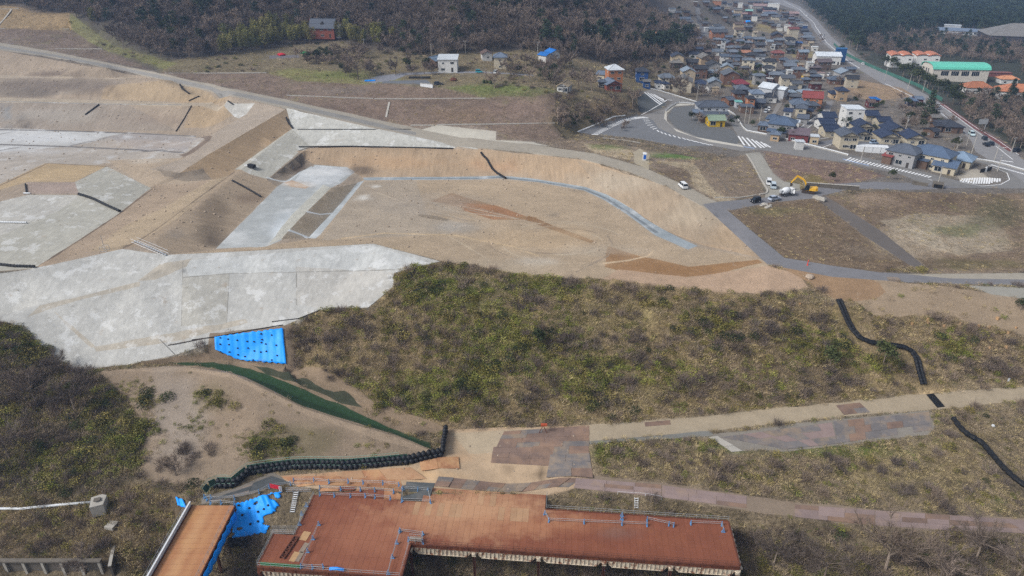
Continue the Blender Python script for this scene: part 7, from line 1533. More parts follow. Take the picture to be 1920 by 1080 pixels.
mb = MB(); mb.box((0, 0, 0), (20, 5, 2.6)); mb.box((0, 0, 2.6), (20.4, 5.6, .25)); tag(obj('covered_walk', mb, [plain('brown_red', S(128, 84, 80))], loc=G(1862, 143), rot=R(-8)), 'long low brown-red building behind the school roofs', 'building')
house(roofpoint(1803, 54, 5), 42, 12, 3.6, 'g', 'bgrey', 'pale', R(-28), 'long pale grey hall in the woods behind the school', 'building', name='long_hall', rise=2.0)
house(roofpoint(1787, 45, 7), 15, 9, 6.0, 'f', 'white', 'pale', R(-28), 'pale block at the far end of the long grey hall', 'building', name='hall_block')
house(roofpoint(1922, 58, 9), 66, 44, 6.5, 'h', 'grey', 'dark', R(-20), 'very large hall with broad grey roof at the right edge', 'building', name='large_hall', rise=9, wins=False)
house(roofpoint(1552, 100, 7), 17, 11, 6.0, 'g', 'white', 'white', R(-8), 'white factory with pale roof beside the main road', 'building', name='factory', rise=2.0)
bb = thing('blue_sign_block', 'tall dark blue block beside the white factory', 'building', G(1573, 116), R(-8)); mb = MB(); mb.box((0, 0, -.5), (7, 4, 10)); obj('panel', mb, [plain('dark_blue_panel', S(32, 76, 124))], parent=bb); mb = MB(); mb.box((0, 0, 9.5), (7.3, 4.3, .3)); obj('cap', mb, [plain('blue_cap', S(60, 120, 176))], parent=bb)
ct = thing('container_row', 'white stacked site boxes with ribbed tops beside the bungalow lane', 'container', G(1634, 284), R(-14))
for k in range(4): mb = MB(); mb.box((0, 0, 0), (3.0, 4.4, 2.3)); mb.box((0, 0, 2.3), (3.1, 4.5, .1)); [mb.box((-1.2 + .6 * j, 0, 2.4), (.12, 4.3, .06)) for j in range(5)]; obj('box_unit', mb, [MT['white']], parent=ct, loc=(-5.0 + 3.15 * k, 0, 0))
gy = thing('garden_wall', 'pink-beige garden wall in front of the big cream house', 'wall', G(1732, 308), R(-47)); mb = MB(); mb.box((0, 0, -.4), (13, .25, 1.7)); obj('wall_panel', mb, [plain('pink_wall', S(206, 172, 148))], parent=gy); mb = MB(); mb.box((0, 0, 1.3), (13.2, .4, .12)); obj('coping', mb, [MT['concrete']], parent=gy)
dg = thing('dark_gate', 'dark gate panels with a white post in the yard inside the road loop', 'gate', G(1848, 322), R(28))
for x, k in ((-2.2, 'black'), (2.0, 'black')): mb = MB(); mb.box((x, 0, 0), (3.2, .12, 1.6)); obj('gate_panel', mb, [MT[k]], parent=dg)
mb = MB(); mb.box((-.1, 0, 0), (.8, .4, 2.0)); obj('post', mb, [MT['white']], parent=dg)
cvt = thing('concrete_culvert', 'grey concrete culvert head below the hatched road', 'culvert', G(1742, 350), R(-30)); mb = MB(); mb.box((-3, 0, -1), (5, .5, 2.2)); mb.box((2.6, 1.2, -1), (3.4, 3.0, 2.6)); obj('head_wall', mb, [MT['oldconc']], parent=cvt); mb = MB(); mb.box((2.6, -.4, .1), (2.6, .2, 1.2)); obj('opening', mb, [MT['black']], parent=cvt)  # no hole is cut; a black slab paints the shade inside the culvert
bwn = thing('brown_retaining_wall', 'dark low retaining wall along the brown bank behind the excavator', 'wall', G(1560, 353), R(-14)); mb = MB(); mb.box((0, 0, -.5), (17, .5, 1.9)); obj('wall_face', mb, [MT['oldconc']], parent=bwn); mb = MB(); mb.box((0, 0, 1.4), (17.2, .7, .12)); obj('coping', mb, [MT['concrete']], parent=bwn)
tw = thing('terrace_wall', 'white-fronted retaining wall of the black-sheeted terrace lot', 'wall', G(800, 163), R(-24)); mb = MB(); mb.box((0, 0, -1.2), (6.5, .4, 2.6)); obj('wall_face', mb, [MT['white']], parent=tw); mb = MB(); mb.box((0, 0, 1.4), (6.7, .6, .12)); obj('coping', mb, [MT['concrete']], parent=tw)
mb = MB(); mb.tube([(-5, 0, .4), (-2, .1, .5), (2, 0, .45), (5.4, .1, .6)], .55, 6); tag(obj('black_sheet', mb, [MT['black']], loc=G(786, 147), rot=R(-4)), 'long black sheet-covered heap on the terrace lot left of the white house', 'heap')
mb = MB(); mb.box((0, 0, 0), (5, 1.0, .5)); tag(obj('blue_sheet', mb, [MT['tarp']], loc=G(694, 152), rot=R(8)), 'small blue sheet beside the terrace lane', 'tarp')
mb = MB(); mb.lathe([(1.6, 0), (1.8, .5), (1.0, 1.2), (.2, 1.5)], 8, 0, (0, 0, 0), .15, random.Random(2)); tag(obj('wood_pile', mb, [MT['beam']], loc=G(850, 151)), 'reddish heap of timber at the foot of the white house', 'heap')
for i, (u, v) in enumerate(((907, 156), (912, 156), (917, 156), (920, 157))): mb = MB(); mb.lathe([(.6, 0), (.75, .8), (.4, 1.6), (.1, 1.8)], 8, 0, (0, 0, 0), .1, random.Random(i)); tag(obj('clipped_shrub', mb, [VM['leaf']], loc=G(u, v)), 'small dark clipped shrub in the row on the lawn', 'shrub', 'clipped shrubs on the lawn')
for u, v, m_, lab in ((527, 103, 'red', 'low red sheet-covered heap in the yard left of the brick house'), (570, 100, 'greenp', 'low green sheet-covered heap beside the brick house')): mb = MB(); mb.lathe([(2.2, 0), (2.0, .5), (1.0, .9)], 8, 0, (0, 0, 0), .2, random.Random(u)); tag(obj('covered_heap', mb, [MT[m_]], loc=G(u, v)), lab, 'heap')
tg = thing('blue_tent', 'blue and orange sheet tent in the dry field of the old town', 'tent', G(1402, 43)); mb = MB(); mb.hull([(-3, -2, 0), (3, -2, 0), (3, 2, 0), (-3, 2, 0)], [(-2, 0, 2.6), (2, 0, 2.6), (2, .1, 2.6), (-2, .1, 2.6)]); obj('sheet', mb, [MT['tarp']], parent=tg); mb = MB(); mb.box((-3.4, -1, 0), (1.4, 1.4, 1.2)); obj('crate', mb, [MT['orange']], parent=tg)

# ------------------------------------------------------------------ roads: markings, kerbs, rails, poles
def strip_mesh(name, quads, mat='line', h=.03):
    mb = MB()
    for q in quads:
        W = [G(u, v) for u, v in q]; mb.face([(p.x, p.y, p.z + h) for p in W])
    o = obj(name, mb, [MT[mat]]); o['kind'] = 'structure'; return o
def line_px(ps, w, mat='line', h=.03, name='road_marking', dash=None):
    W = [G(u, v) for u, v in ps]; mb = MB(); pts_ = along(W, 1.5 if dash is None else dash)
    for i in range(len(pts_) - 1):
        if dash and i % 2: continue
        p, q = pts_[i][0], pts_[i + 1][0]; d = (q - p); nn = Vector((-d.y, d.x, 0)).normalized() * w / 2
        mb.face([(a.x, a.y, H(a.x, a.y) + h) for a in (p - nn, p + nn, q + nn, q - nn)])
    o = obj(name, mb, [MT[mat]]); o['kind'] = 'structure'
def hatch(pairs, w, mat='line'):
    for a, b in pairs: line_px([a, b], w, mat)
hatch([((1208, 173), (1240, 197)), ((1214, 174), (1243, 195.5)), ((1220, 175.5), (1245.5, 192)), ((1226, 177), (1246.5, 190)), ((1231, 180), (1247, 188))], .85)
for k in range(26):
    t_ = k / 25; a = (1109 + 96 * t_ - 0, 252.5 - 33 * math.sin(t_ * math.pi / 2) - .5); b = (a[0] + 13, a[1] + .2 + 2.2 * t_); line_px([a, b], .75)
for a, b in (((1203, 221), (1216, 220)), ((1205, 223.5), (1219, 223)), ((1207, 227), (1222, 226.5)), ((1210, 231), (1224, 230)), ((1214, 235), (1227, 233.5)), ((1219, 239), (1230, 237)), ((1224, 242.3), (1234, 239.7)), ((1232, 244), (1236, 247.5)), ((1239, 247), (1243, 250.5)), ((1246, 249.5), (1250, 253)), ((1254, 252), (1258, 256)), ((1262, 254), (1268, 258)), ((1271, 256.5), (1277, 260.5)), ((1279, 258.5), (1287, 262.5)), ((1287, 260.5), (1296, 264.5)), ((1295, 262.5), (1305, 266.5)), ((1303, 264.5), (1314, 269)), ((1312, 267), (1323, 271)), ((1321, 269), (1332, 272.5)), ((1331, 271), (1342, 273.5))): line_px([a, b], .6)
hatch([((1384, 255), (1397, 274)), ((1391, 256.5), (1408, 276)), ((1400, 258.5), (1418, 277)), ((1409, 261), (1428, 278)), ((1417, 264), (1434, 277.5)), ((1426, 266), (1440, 277)), ((1433, 269), (1445, 276.5))], .75)
line_px([(1394, 275), (1421, 279)], .8, 'blueline')
for k in range(25):
    t_ = k / 24; a = (1596 + 150 * t_, 295.5 + 35 * t_); b = (a[0] - 11 + 4 * t_, a[1] + 6.0 - 3.5 * t_); line_px([a, b], .62)
line_px([(1580, 298), (1610, 306), (1632, 311)], .7, 'blueline')
for k in range(16):
    t_ = k / 15; line_px([(1805 + 70 * t_, 335 - 2 * math.sin(t_ * 3)), (1800 + 74 * t_, 341 + 5 * math.sin(t_ * 3.1))], .6)
for k in range(16):
    t_ = k / 15; line_px([(1862 + 60 * t_, 309 + 17 * t_), (1856 + 62 * t_, 310 + 18 * t_)], .6)
line_px([(1800, 341), (1840, 349), (1876, 346), (1893, 337), (1888, 324), (1850, 309)], .3); line_px([(1200, 215), (1232, 199), (1247, 190), (1251, 187), (1262, 188.5)], .35); line_px([(1083, 247), (1120, 232), (1152, 218), (1176, 216)], .4)
line_px([(1470, 3), (1500, 18), (1525, 42), (1550, 80), (1592, 116), (1612, 128)], .5); line_px([(1660, 157), (1700, 176), (1720, 186)], .55); line_px([(1760, 195), (1785, 212), (1822, 240), (1852, 262), (1900, 300)], .35); line_px([(1720, 186), (1762, 210), (1795, 236), (1815, 252)], .3)
line_px([(1770, 197), (1833, 241), (1871, 263), (1912, 292)], .35); line_px([(1532, 66), (1545, 66)], .5); line_px([(1760, 341), (1775, 344)], .4); line_px([(1740, 336), (1752, 339)], .4); line_px([(1880, 276), (1893, 278)], .5); line_px([(1876, 301), (1902, 304)], 1.0)
line_px([(1501, 239), (1547, 206)], .25); line_px([(1512, 242), (1556, 208)], .25); line_px([(1585, 262), (1650, 263), (1662, 262)], .35); line_px([(1505, 272), (1535, 261), (1560, 257)], .3); line_px([(1540, 277), (1560, 270)], .3)
def solid_strip(name, ps, w, h, mat, base=-.15):
    W = [G(u, v) for u, v in ps]; mb = MB(); q_ = along(W, 2.2); q_ = [a for a, _ in q_] + [W[-1]]
    for p, q in zip(q_[:-1], q_[1:]):
        d = q - p; nn = Vector((-d.y, d.x, 0)).normalized() * w / 2
        r_ = [p - nn, p + nn, q + nn, q - nn]; zz = [p.z, p.z, q.z, q.z]
        mb.hull([(a.x, a.y, z + base) for a, z in zip(r_, zz)], [(a.x, a.y, z + h) for a, z in zip(r_, zz)])
    o = obj(name, mb, [MT[mat]]); o['kind'] = 'structure'; return o
solid_strip('kerb', [(1400, 290), (1412, 308), (1424, 332), (1436, 352), (1440, 358), (1436, 364), (1424, 365)], .5, .3, 'concrete'); solid_strip('kerb', [(1340, 371), (1390, 371), (1418, 366)], .4, .25, 'concrete'); solid_strip('kerb', [(1130, 259), (1170, 263), (1200, 268)], .6, .2, 'concrete'); solid_strip('kerb', [(1483, 265), (1470, 243)], .3, .2, 'concrete')
for ps in ([(105, 91.5), (150, 92), (192, 92)], [(-60, 53), (0, 53.5), (130, 54.5)], [(-10, 55), (8, 36), (22, 18)], [(-30, 17), (0, 17), (36, 16)], [(310, 137.5), (400, 137.5), (500, 136.5)], [(538, 179), (590, 181), (640, 183), (700, 185)], [(702, 185.5), (780, 185.5), (910, 184.5)], [(770, 235), (815, 235)], [(820, 234), (930, 233), (1040, 231)], [(724, 220), (730, 192)]):
    solid_strip('bench_drain', ps, .85, .22, 'concrete')
solid_strip('bench_drain', [(1318, 300), (1345, 330), (1368, 360)], .4, .06, 'oldconc')
def guard(ps, label, h=.75):
    W = [G(u, v) for u, v in ps]; o = W[0].copy(); t = thing('guard_rail', label, 'guard rail', o); mb = MB(); q_ = [a for a, _ in along(W, 2.5)] + [W[-1]]
    for p, q in zip(q_[:-1], q_[1:]):
        d = q - p; nn = Vector((-d.y, d.x, 0)).normalized() * .06; r_ = [p - nn, p + nn, q + nn, q - nn]
        mb.hull([tuple(a - o + Vector((0, 0, h - .38))) for a in r_], [tuple(a - o + Vector((0, 0, h))) for a in r_])
    obj('beam', mb, [MT['white']], parent=t); mb = MB()
    for p in q_: mb.tube([p - o + Vector((0, .08, -.1)), p - o + Vector((0, .08, h))], .07, 5)
    k = obj('posts', mb, [MT['white']], parent=t); k['kind'] = 'stuff'
    mb = MB()
    for p, q in zip(q_[:-1], q_[1:]):
        d = q - p; nn = Vector((-d.y, d.x, 0)).normalized() * .22; r_ = [p - nn, p + nn, q + nn, q - nn]; mb.hull([tuple(a - o + Vector((0, 0, -.1))) for a in r_], [tuple(a - o + Vector((0, 0, .2))) for a in r_])
    obj('base_kerb', mb, [MT['concrete']], parent=t)
guard([(1217, 167), (1235, 171), (1262, 179), (1311, 194)], 'long white guard rail along the upper village road below the navy roofs'); guard([(1308, 196), (1270, 193.5), (1258, 200), (1248, 209)], 'white guard rail bending round the corner left of the large grey house')
guard([(1357, 205), (1366, 209), (1377, 216), (1385, 227), (1393, 240), (1400, 246.5), (1430, 252), (1470, 261), (1510, 271.5), (1560, 284), (1590, 292)], 'long white guard rail sweeping past the utility poles to the lower village road')
guard([(1820, 298.5), (1850, 302.5), (1880, 308.5), (1905, 316), (1940, 326)], 'white guard rail on the outside of the road loop at the right edge')
# green mesh roadside fence
W = [G(u, v) for u, v in ((1563, 84), (1580, 101), (1612, 117), (1650, 134), (1690, 150), (1725, 165), (1745, 178), (1772, 194))]; gfn = thing('roadside_fence', 'green mesh fence along the far side of the main road', 'fence', W[0]); q_ = [a for a, _ in along(W, 6.0)]
for p, q in zip(q_[:-1], q_[1:]):
    mb = MB(); d = (q - p); nn = Vector((-d.y, d.x, 0)).normalized() * .03; a, b = p - W[0], q - W[0]
    mb.hull([a - nn, a + nn, b + nn, b - nn], [a - nn + Vector((0, 0, 2.0)), a + nn + Vector((0, 0, 2.0)), b + nn + Vector((0, 0, 2.0)), b - nn + Vector((0, 0, 2.0))]); obj('fence_panel', mb, [plain('green_fence', S(70, 116, 104)) if 'green_fence' not in bpy.data.materials else bpy.data.materials['green_fence']], parent=gfn)
def pole(u, v, ht, label, arms=1, lean=0.0):
    p = G(u, v); dep = p.y * cP + (CAMZ - p.z) * sP; h = max(6.5, min(11, ht * dep / FPX / .93)); t = thing('utility_pole', label, 'utility pole', p); mb = MB(); mb.tube([(0, 0, -.5), (lean, 0, h)], .17, 7, 0, .1); obj('shaft', mb, [MT['concrete']], parent=t)
    for k in range(arms):
        mb = MB(); mb.box((lean * .95, 0, h - .5 - .9 * k), (1.9, .12, .12), 0, R(20)); [mb.box((lean * .95 + x * math.cos(R(20)), x * math.sin(R(20)), h - .38 - .9 * k), (.12, .12, .25)) for x in (-.8, 0, .8)]; obj('cross_arm', mb, [MT['galv']], parent=t)
    if arms > 1: mb = MB(); mb.lathe([(.26, 0), (.28, .1), (.28, .8), (.2, .9)], 8, 0, (lean * .8 + .35, 0, h - 3)); obj('transformer', mb, [MT['galv']], parent=t)
POLES = [(1395.5, 231, 31, 'pale pole by the dark grove, leftmost of three in a row', 0), (1403.5, 232, 30, 'pale pole by the dark grove, middle of three in a row', 0), (1422, 237, 33, 'pole at the side street corner, rightmost of three in a row', 0), (1306, 187.5, 28, 'pole behind the long guard rail left of the large grey house', 1), (1348, 159, 18, 'pole at the left end of the bamboo hedge', 1), (1696, 249, 31, 'pole with cross arms between two gabled bungalows', 2), (1794, 279, 27, 'pole with equipment behind the blue hip roof', 2), (1821, 289, 34, 'thin pole between the pale blue roof and the main road', 0), (1864, 301, 28, 'thin dark pole at the main road junction', 0), (1870, 321, 24, 'pole beside the road loop at the right', 1), (1757, 350, 37, 'tall dark pole at the culvert below the hatched road', 1), (1658, 152, 25, 'pole on the kerb of the main road beside the dry field, left one', 1), (1701.5, 168, 27, 'pole on the kerb of the main road beside the dry field, right one', 1), (1730, 172, 16, 'street pole by the evergreen row', 1), (1605, 70, 13, 'thin pole at the edge of the leafless wood by the main road', 0), (1581, 64, 11, 'thin pole where pine wood and main road meet', 0), (683, 96, 16, 'pale pole behind the tall leafless tree', 1), (809, 106, 17, 'pole behind the light blue shed roof', 1), (873, 101, 22, 'pole beside the dark timber barn', 1), (1007.5, 111, 29, 'pole left of the sheds with bright blue roofs', 1), (1073, 125, 15, 'pole among bare trees right of the bright blue sheds', 1), (1447, 193, 20, 'pole at the edge of the side street near the white gable', 1), (1454, 40, 10, 'pole in the far old town right of the dry field', 1), (1299, 63, 12, 'pole in front of the brown hip roof in the old town', 1), (1376, 188, 26, 'pole beside the teal-topped hut', 1), (1612.5, 306, 16, 'small sign pole at the start of the hatched road', 0), (1896, 286, 16, 'pole at the right edge beside the main road', 1), (1812, 272, 20, 'thin pole on the left kerb of the main road near the junction', 0)]
for (u, v, ht, lab, ar) in POLES: pole(u, v, ht, lab, ar, rng.uniform(-.1, .3))
sgn = thing('road_sign', 'large direction sign seen from its grey back on an overhanging pole beside the main road', 'road sign', G(1844, 248)); mb = MB(); mb.tube([(0, 0, -.3), (0, 0, 6.2), (-1.5, 0, 6.6)], .14, 7); obj('pole', mb, [MT['galv']], parent=sgn); mb = MB(); mb.box((-1.6, -.15, 3.9), (4.2, .1, 2.2)); obj('panel', mb, [MT['galv']], parent=sgn); mb = MB(); mb.tube([(-3.2, 0, 4.6), (0, 0, 4.6)], .07, 5); mb.tube([(-3.2, 0, 5.6), (0, 0, 5.6)], .07, 5); obj('bracket', mb, [MT['galv']], parent=sgn)
# ------------------------------------------------------------------ vehicles
TY = MB(); TY.tube([(0, -.11, 0), (0, .11, 0)], .33, 12); TYRE = TY.mesh('tyre', [MT['tyre']], False); TY = MB(); TY.tube([(0, -.12, 0), (0, .12, 0)], .19, 10); RIM = TY.mesh('rim', [MT['galv']])
def wheels(t, xs, y, s_=1.0, r_=.33):
    for x in xs:
        for q in (-1, 1):
            w = obj('wheel', TYRE, parent=t, loc=(x, q * y, r_ * s_)); w.scale = (s_, s_, s_); obj('rim', RIM, parent=w)
def car(u, v, rot, color, label, kind='hatch', cat='car', group=None, name='parked_car', p=None):
    p = p or G(u, v); t = thing(name, label, cat, p + Vector((0, 0, .04)), rot, group); c = color
    if kind == 'van': L, W_, hb, ht = 4.3, 1.75, 1.1, 1.95; cab = [(-2.12, 1.1), (-2.05, 1.9), (.95, 1.95), (1.55, 1.1)]; bod = [(-2.15, .35), (-2.15, 1.15), (1.55, 1.15), (2.12, .85), (2.15, .35)]
    elif kind == 'kei': L, W_, hb, ht = 3.4, 1.5, 1.0, 1.75; cab = [(-1.66, 1.0), (-1.55, 1.72), (.5, 1.75), (1.0, 1.0)]; bod = [(-1.7, .32), (-1.7, 1.05), (1.0, 1.05), (1.65, .8), (1.7, .32)]
    else: L, W_, hb, ht = 4.3, 1.7, .95, 1.5; cab = [(-2.0, .9), (-1.6, 1.46), (.2, 1.5), (1.0, .9)]; bod = [(-2.15, .32), (-2.1, .95), (1.0, .95), (2.05, .75), (2.15, .32)]
    def sw(prof, hw, tap=1.0):
        mb = MB(); z0 = min(z for _, z in prof); z1 = max(z for _, z in prof); f = lambda z: hw * (1 - (1 - tap) * (z - z0) / (z1 - z0))
        mb.hull([(x, -f(z), z) for x, z in prof], [(x, f(z), z) for x, z in prof]); return mb
    obj('body', sw(bod, W_ / 2), [MT['paint']], parent=t, color=c); obj('window_band', sw(cab, W_ / 2 - .06, .86), [MT['glass']], parent=t)
    zt = max(z for _, z in cab); xs = [x for x, z in cab if z > zt - .1]; mb = MB(); x0, x1 = min(xs), max(xs); mb.box(((x0 + x1) / 2, 0, zt - .03), (x1 - x0 + .05, W_ * .8, .07))
    for x in (x0 * .98, (x0 + x1) / 2): [mb.box((x, q * (W_ / 2 - .1), hb), (.1, .06, zt - hb - .05), 0) for q in (-1, 1)]
    obj('roof', mb, [MT['paint']], parent=t, color=c)
    for q in (-1, 1): mb = MB(); mb.box((L / 2 - .05, q * (W_ / 2 - .28), .62), (.08, .32, .16)); obj('headlight', mb, [MT['lamp']], parent=t)
    wheels(t, (-L * .3, L * .3), W_ / 2 - .1); return t
Wc, Kc, Sc = S(232, 234, 236), S(30, 34, 42), S(164, 174, 186)
def heading(a, b): p, q = G(*a), G(*b); return math.atan2(q.y - p.y, q.x - p.x)
rr = heading((1340, 383), (1520, 358)); mr = heading((1870, 290), (1790, 230))
car(1280, 352, heading((1295, 365), (1262, 335)), Wc, 'white van driving on the sandy rim road above the pit', 'van', 'van', name='white_van')
car(1441, 345, heading((1440, 350), (1437, 330)), Wc, 'white minivan parked on the grey path, the farther of two', 'van', 'van', name='white_van'); car(1449, 352, heading((1449, 356), (1444, 338)), S(190, 204, 214), 'pale blue-white van parked on the grey path, the nearer of two', 'van', 'van', name='parked_van')
car(1416, 379, rr + math.pi, Kc, 'black compact car parked on the site road', 'kei'); car(1452, 375, rr, S(176, 186, 202), 'silver car with open tailgate parked on the site road', 'hatch')
car(898, 137, 0.05, S(70, 170, 186), 'turquoise car on the terrace lane right of the white house', 'kei'); car(930, 138, 1.2, S(206, 210, 212), 'pale car half hidden by bare trees below the cream house', 'kei'); car(822, 159, .2, S(70, 76, 86), 'dark car parked among junk in front of the white house', 'hatch')
car(1821, 254, mr + math.pi, S(196, 216, 222), 'pale minivan on the main road passing the temple-like hall', 'van', 'van', name='driving_van'); car(1845, 262, mr, S(52, 60, 72), 'dark car on the main road nearest the red pavement', 'kei'); car(1848, 273, mr, S(40, 44, 52), 'black car waiting at the junction, the left one of two', 'hatch'); car(1857, 271, mr, S(48, 54, 66), 'dark car waiting at the junction, the right one of two', 'hatch')
car(1757, 199, mr, S(210, 216, 222), 'white car in the roadside car park by the main road', 'hatch'); car(1745, 190, .1, Wc, 'white car at the back of the roadside car park', 'kei'); car(1758, 205, .3, S(196, 200, 206), 'pale car at the front of the roadside car park', 'hatch')
car(1617, 121, heading((1640, 138), (1600, 108)), Wc, 'white car on the main road beside the dark blue block', 'hatch'); car(1555, 142, .6, Wc, 'white car parked beside the grey gabled garage house', 'kei'); car(1638, 270, .2, S(170, 190, 214), 'pale blue car parked between gabled bungalows', 'kei'); car(1542, 67, 2.0, S(210, 214, 220), 'pale car on the far main road near the stop line', 'hatch'); car(1441, 207, 1.2, Wc, 'white car parked at the left of the side street', 'kei'); car(1512, 30, 2.1, S(220, 222, 226), 'tiny white car on the far main road', 'hatch'); car(1343, 148, .4, Wc, 'white car in front of the tan gabled house', 'kei')
for (u, v, c, lab, rt) in ((1906, 285, S(44, 48, 58), 'dark car at the right edge behind the main road', .3), (1775, 326, S(120, 134, 150), 'small grey car beside the cream garage', -.7), (1436, 211, S(190, 196, 204), 'pale car half under the carport roof', 1.0)): car(u, v, rt, c, lab, 'kei')
# small white truck with a drum
tk = thing('drum_truck', 'small white truck with a tilted drum body and open cab door', 'truck', G(1474, 366) + Vector((0, 0, .04)), rr)
mb = MB(); mb.box((0, 0, .5), (5.6, .9, .25)); obj('chassis', mb, [MT['steel']], parent=tk)
mb = MB(); mb.hull([(1.35, -.95, .6), (2.95, -.95, .6), (2.95, .95, .6), (1.35, .95, .6)], [(1.4, -.85, 2.25), (2.5, -.85, 2.25), (2.5, .85, 2.25), (1.4, .85, 2.25)]); obj('cab', mb, [MT['paint']], parent=tk, color=Wc)
mb = MB(); mb.box((2.55, 0, 1.45), (.55, 1.5, .6)); mb.box((2.05, 0, 1.5), (.9, 1.86, .5)); obj('cab_window', mb, [MT['glass']], parent=tk); mb = MB(); mb.box((1.9, -1.2, .7), (.1, .9, 1.3)); obj('door', mb, [MT['paint']], parent=tk, color=Wc)
mb = MB(); mb.lathe([(.5, -1.9), (.8, -1.4), (1.1, -.3), (1.05, .7), (.7, 1.45)], 14); dr = obj('drum', mb, [MT['white']], parent=tk, loc=(-.6, 0, 1.7), rot=(0, R(78), 0), smooth=True)
mb = MB(); mb.hull([(-2.9, -.4, 1.1), (-2.3, -.6, 1.6), (-2.3, .6, 1.6), (-2.9, .4, 1.1)], [(-2.9, -.5, 1.9), (-2.4, -.7, 2.3), (-2.4, .7, 2.3), (-2.9, .5, 1.9)]); obj('chute', mb, [MT['galv']], parent=tk); wheels(tk, (-1.6, 1.9), .85, 1.3)
# excavator
ex = thing('excavator', 'yellow excavator with raised arm at the bend of the site road', 'excavator', G(1515, 361) + Vector((0, 0, .03)), R(-22))
for q in (-1, 1):
    mb = MB(); pr = [(-2.1, .35), (-1.8, 0), (1.8, 0), (2.1, .35), (1.95, .8), (-1.95, .8)]; mb.hull([(x, q * 1.15 - .3, z) for x, z in pr], [(x, q * 1.15 + .3, z) for x, z in pr]); tk_ = obj('track', mb, [MT['steel']], parent=ex)
    mb = MB()
    for k in range(5): mb.tube([(-1.5 + .75 * k, q * 1.15 - .34, .38), (-1.5 + .75 * k, q * 1.15 + .34, .38)], .22, 8)
    obj('roller', mb, [MT['steel']], parent=tk_)
mb = MB(); mb.box((0, 0, .75), (1.6, 1.6, .3)); obj('turntable', mb, [MT['steel']], parent=ex)
mb = MB(); mb.hull([(-.8, -1.3, 1.05), (2.2, -1.3, 1.05), (2.2, 1.3, 1.05), (-.8, 1.3, 1.05)], [(-.6, -1.25, 1.6), (2.3, -1.25, 2.1), (2.3, 1.25, 2.1), (-.6, 1.25, 1.6)]); obj('house_body', mb, [MT['yellow']], parent=ex)
mb = MB(); mb.hull([(2.2, -1.3, 1.1), (2.9, -.9, 1.1), (2.9, .9, 1.1), (2.2, 1.3, 1.1)], [(2.2, -1.3, 2.1), (2.8, -.9, 2.0), (2.8, .9, 2.0), (2.2, 1.3, 2.1)]); obj('counterweight', mb, [MT['yellow']], parent=ex)
mb = MB(); mb.hull([(-1.5, -1.3, 1.1), (.2, -1.3, 1.1), (.2, -.2, 1.1), (-1.5, -.2, 1.1)], [(-1.0, -1.25, 2.9), (.15, -1.25, 2.9), (.15, -.25, 2.9), (-1.0, -.25, 2.9)]); obj('cab', mb, [MT['glass']], parent=ex); mb = MB(); mb.box((-.45, -.75, 2.9), (1.3, 1.1, .1)); obj('cab_roof', mb, [MT['trim']], parent=ex)
def boom_part(name, ps, w0, w1, mat='yellow'):
    mb = MB()
    for (x0, z0), (x1, z1) in zip(ps[:-1], ps[1:]):
        d = Vector((x1 - x0, 0, z1 - z0)).normalized(); nn = Vector((-d.z, 0, d.x)); q = [Vector((x0, .25, z0)) - nn * w0 / 2, Vector((x0, .25, z0)) + nn * w0 / 2, Vector((x1, .25, z1)) + nn * w1 / 2, Vector((x1, .25, z1)) - nn * w1 / 2]
        mb.hull([(p.x, .02, p.z) for p in q], [(p.x, .42, p.z) for p in q])
    obj(name, mb, [MT[mat]], parent=ex)
boom_part('boom', [(-.5, 1.6), (-1.6, 3.7), (-2.4, 4.4), (-4.4, 5.3)], .6, .55); boom_part('stick', [(-4.1, 5.4), (-5.9, 2.7)], .5, .35); boom_part('hydraulic_ram', [(-1.2, 1.9), (-2.3, 3.9)], .18, .14, 'galv')
mb = MB(); mb.hull([(-6.1, -.35, 2.7), (-5.5, -.35, 2.5), (-5.5, .75, 2.5), (-6.1, .75, 2.7)], [(-6.0, -.35, 1.5), (-5.2, -.35, 1.8), (-5.2, .75, 1.8), (-6.0, .75, 1.5)]); obj('bucket', mb, [MT['steel']], parent=ex)
ptl = thing('portable_toilet', 'blue and white portable toilet on the sandy patch by the rim road', 'portable toilet', G(1208, 300), R(-10)); mb = MB(); mb.box((0, 0, .1), (1.4, 1.5, 2.5)); obj('cabin', mb, [MT['white']], parent=ptl); mb = MB(); mb.box((.1, -.78, .5), (1.0, .06, 1.7)); obj('door', mb, [plain('deep_blue', S(36, 92, 178))], parent=ptl); mb = MB(); mb.hull([(-.75, -.8, 2.6), (.75, -.8, 2.6), (.75, .8, 2.6), (-.75, .8, 2.6)], [(-.6, -.6, 2.85), (.6, -.6, 2.85), (.6, .6, 2.85), (-.6, .6, 2.85)]); obj('roof', mb, [MT['white']], parent=ptl)
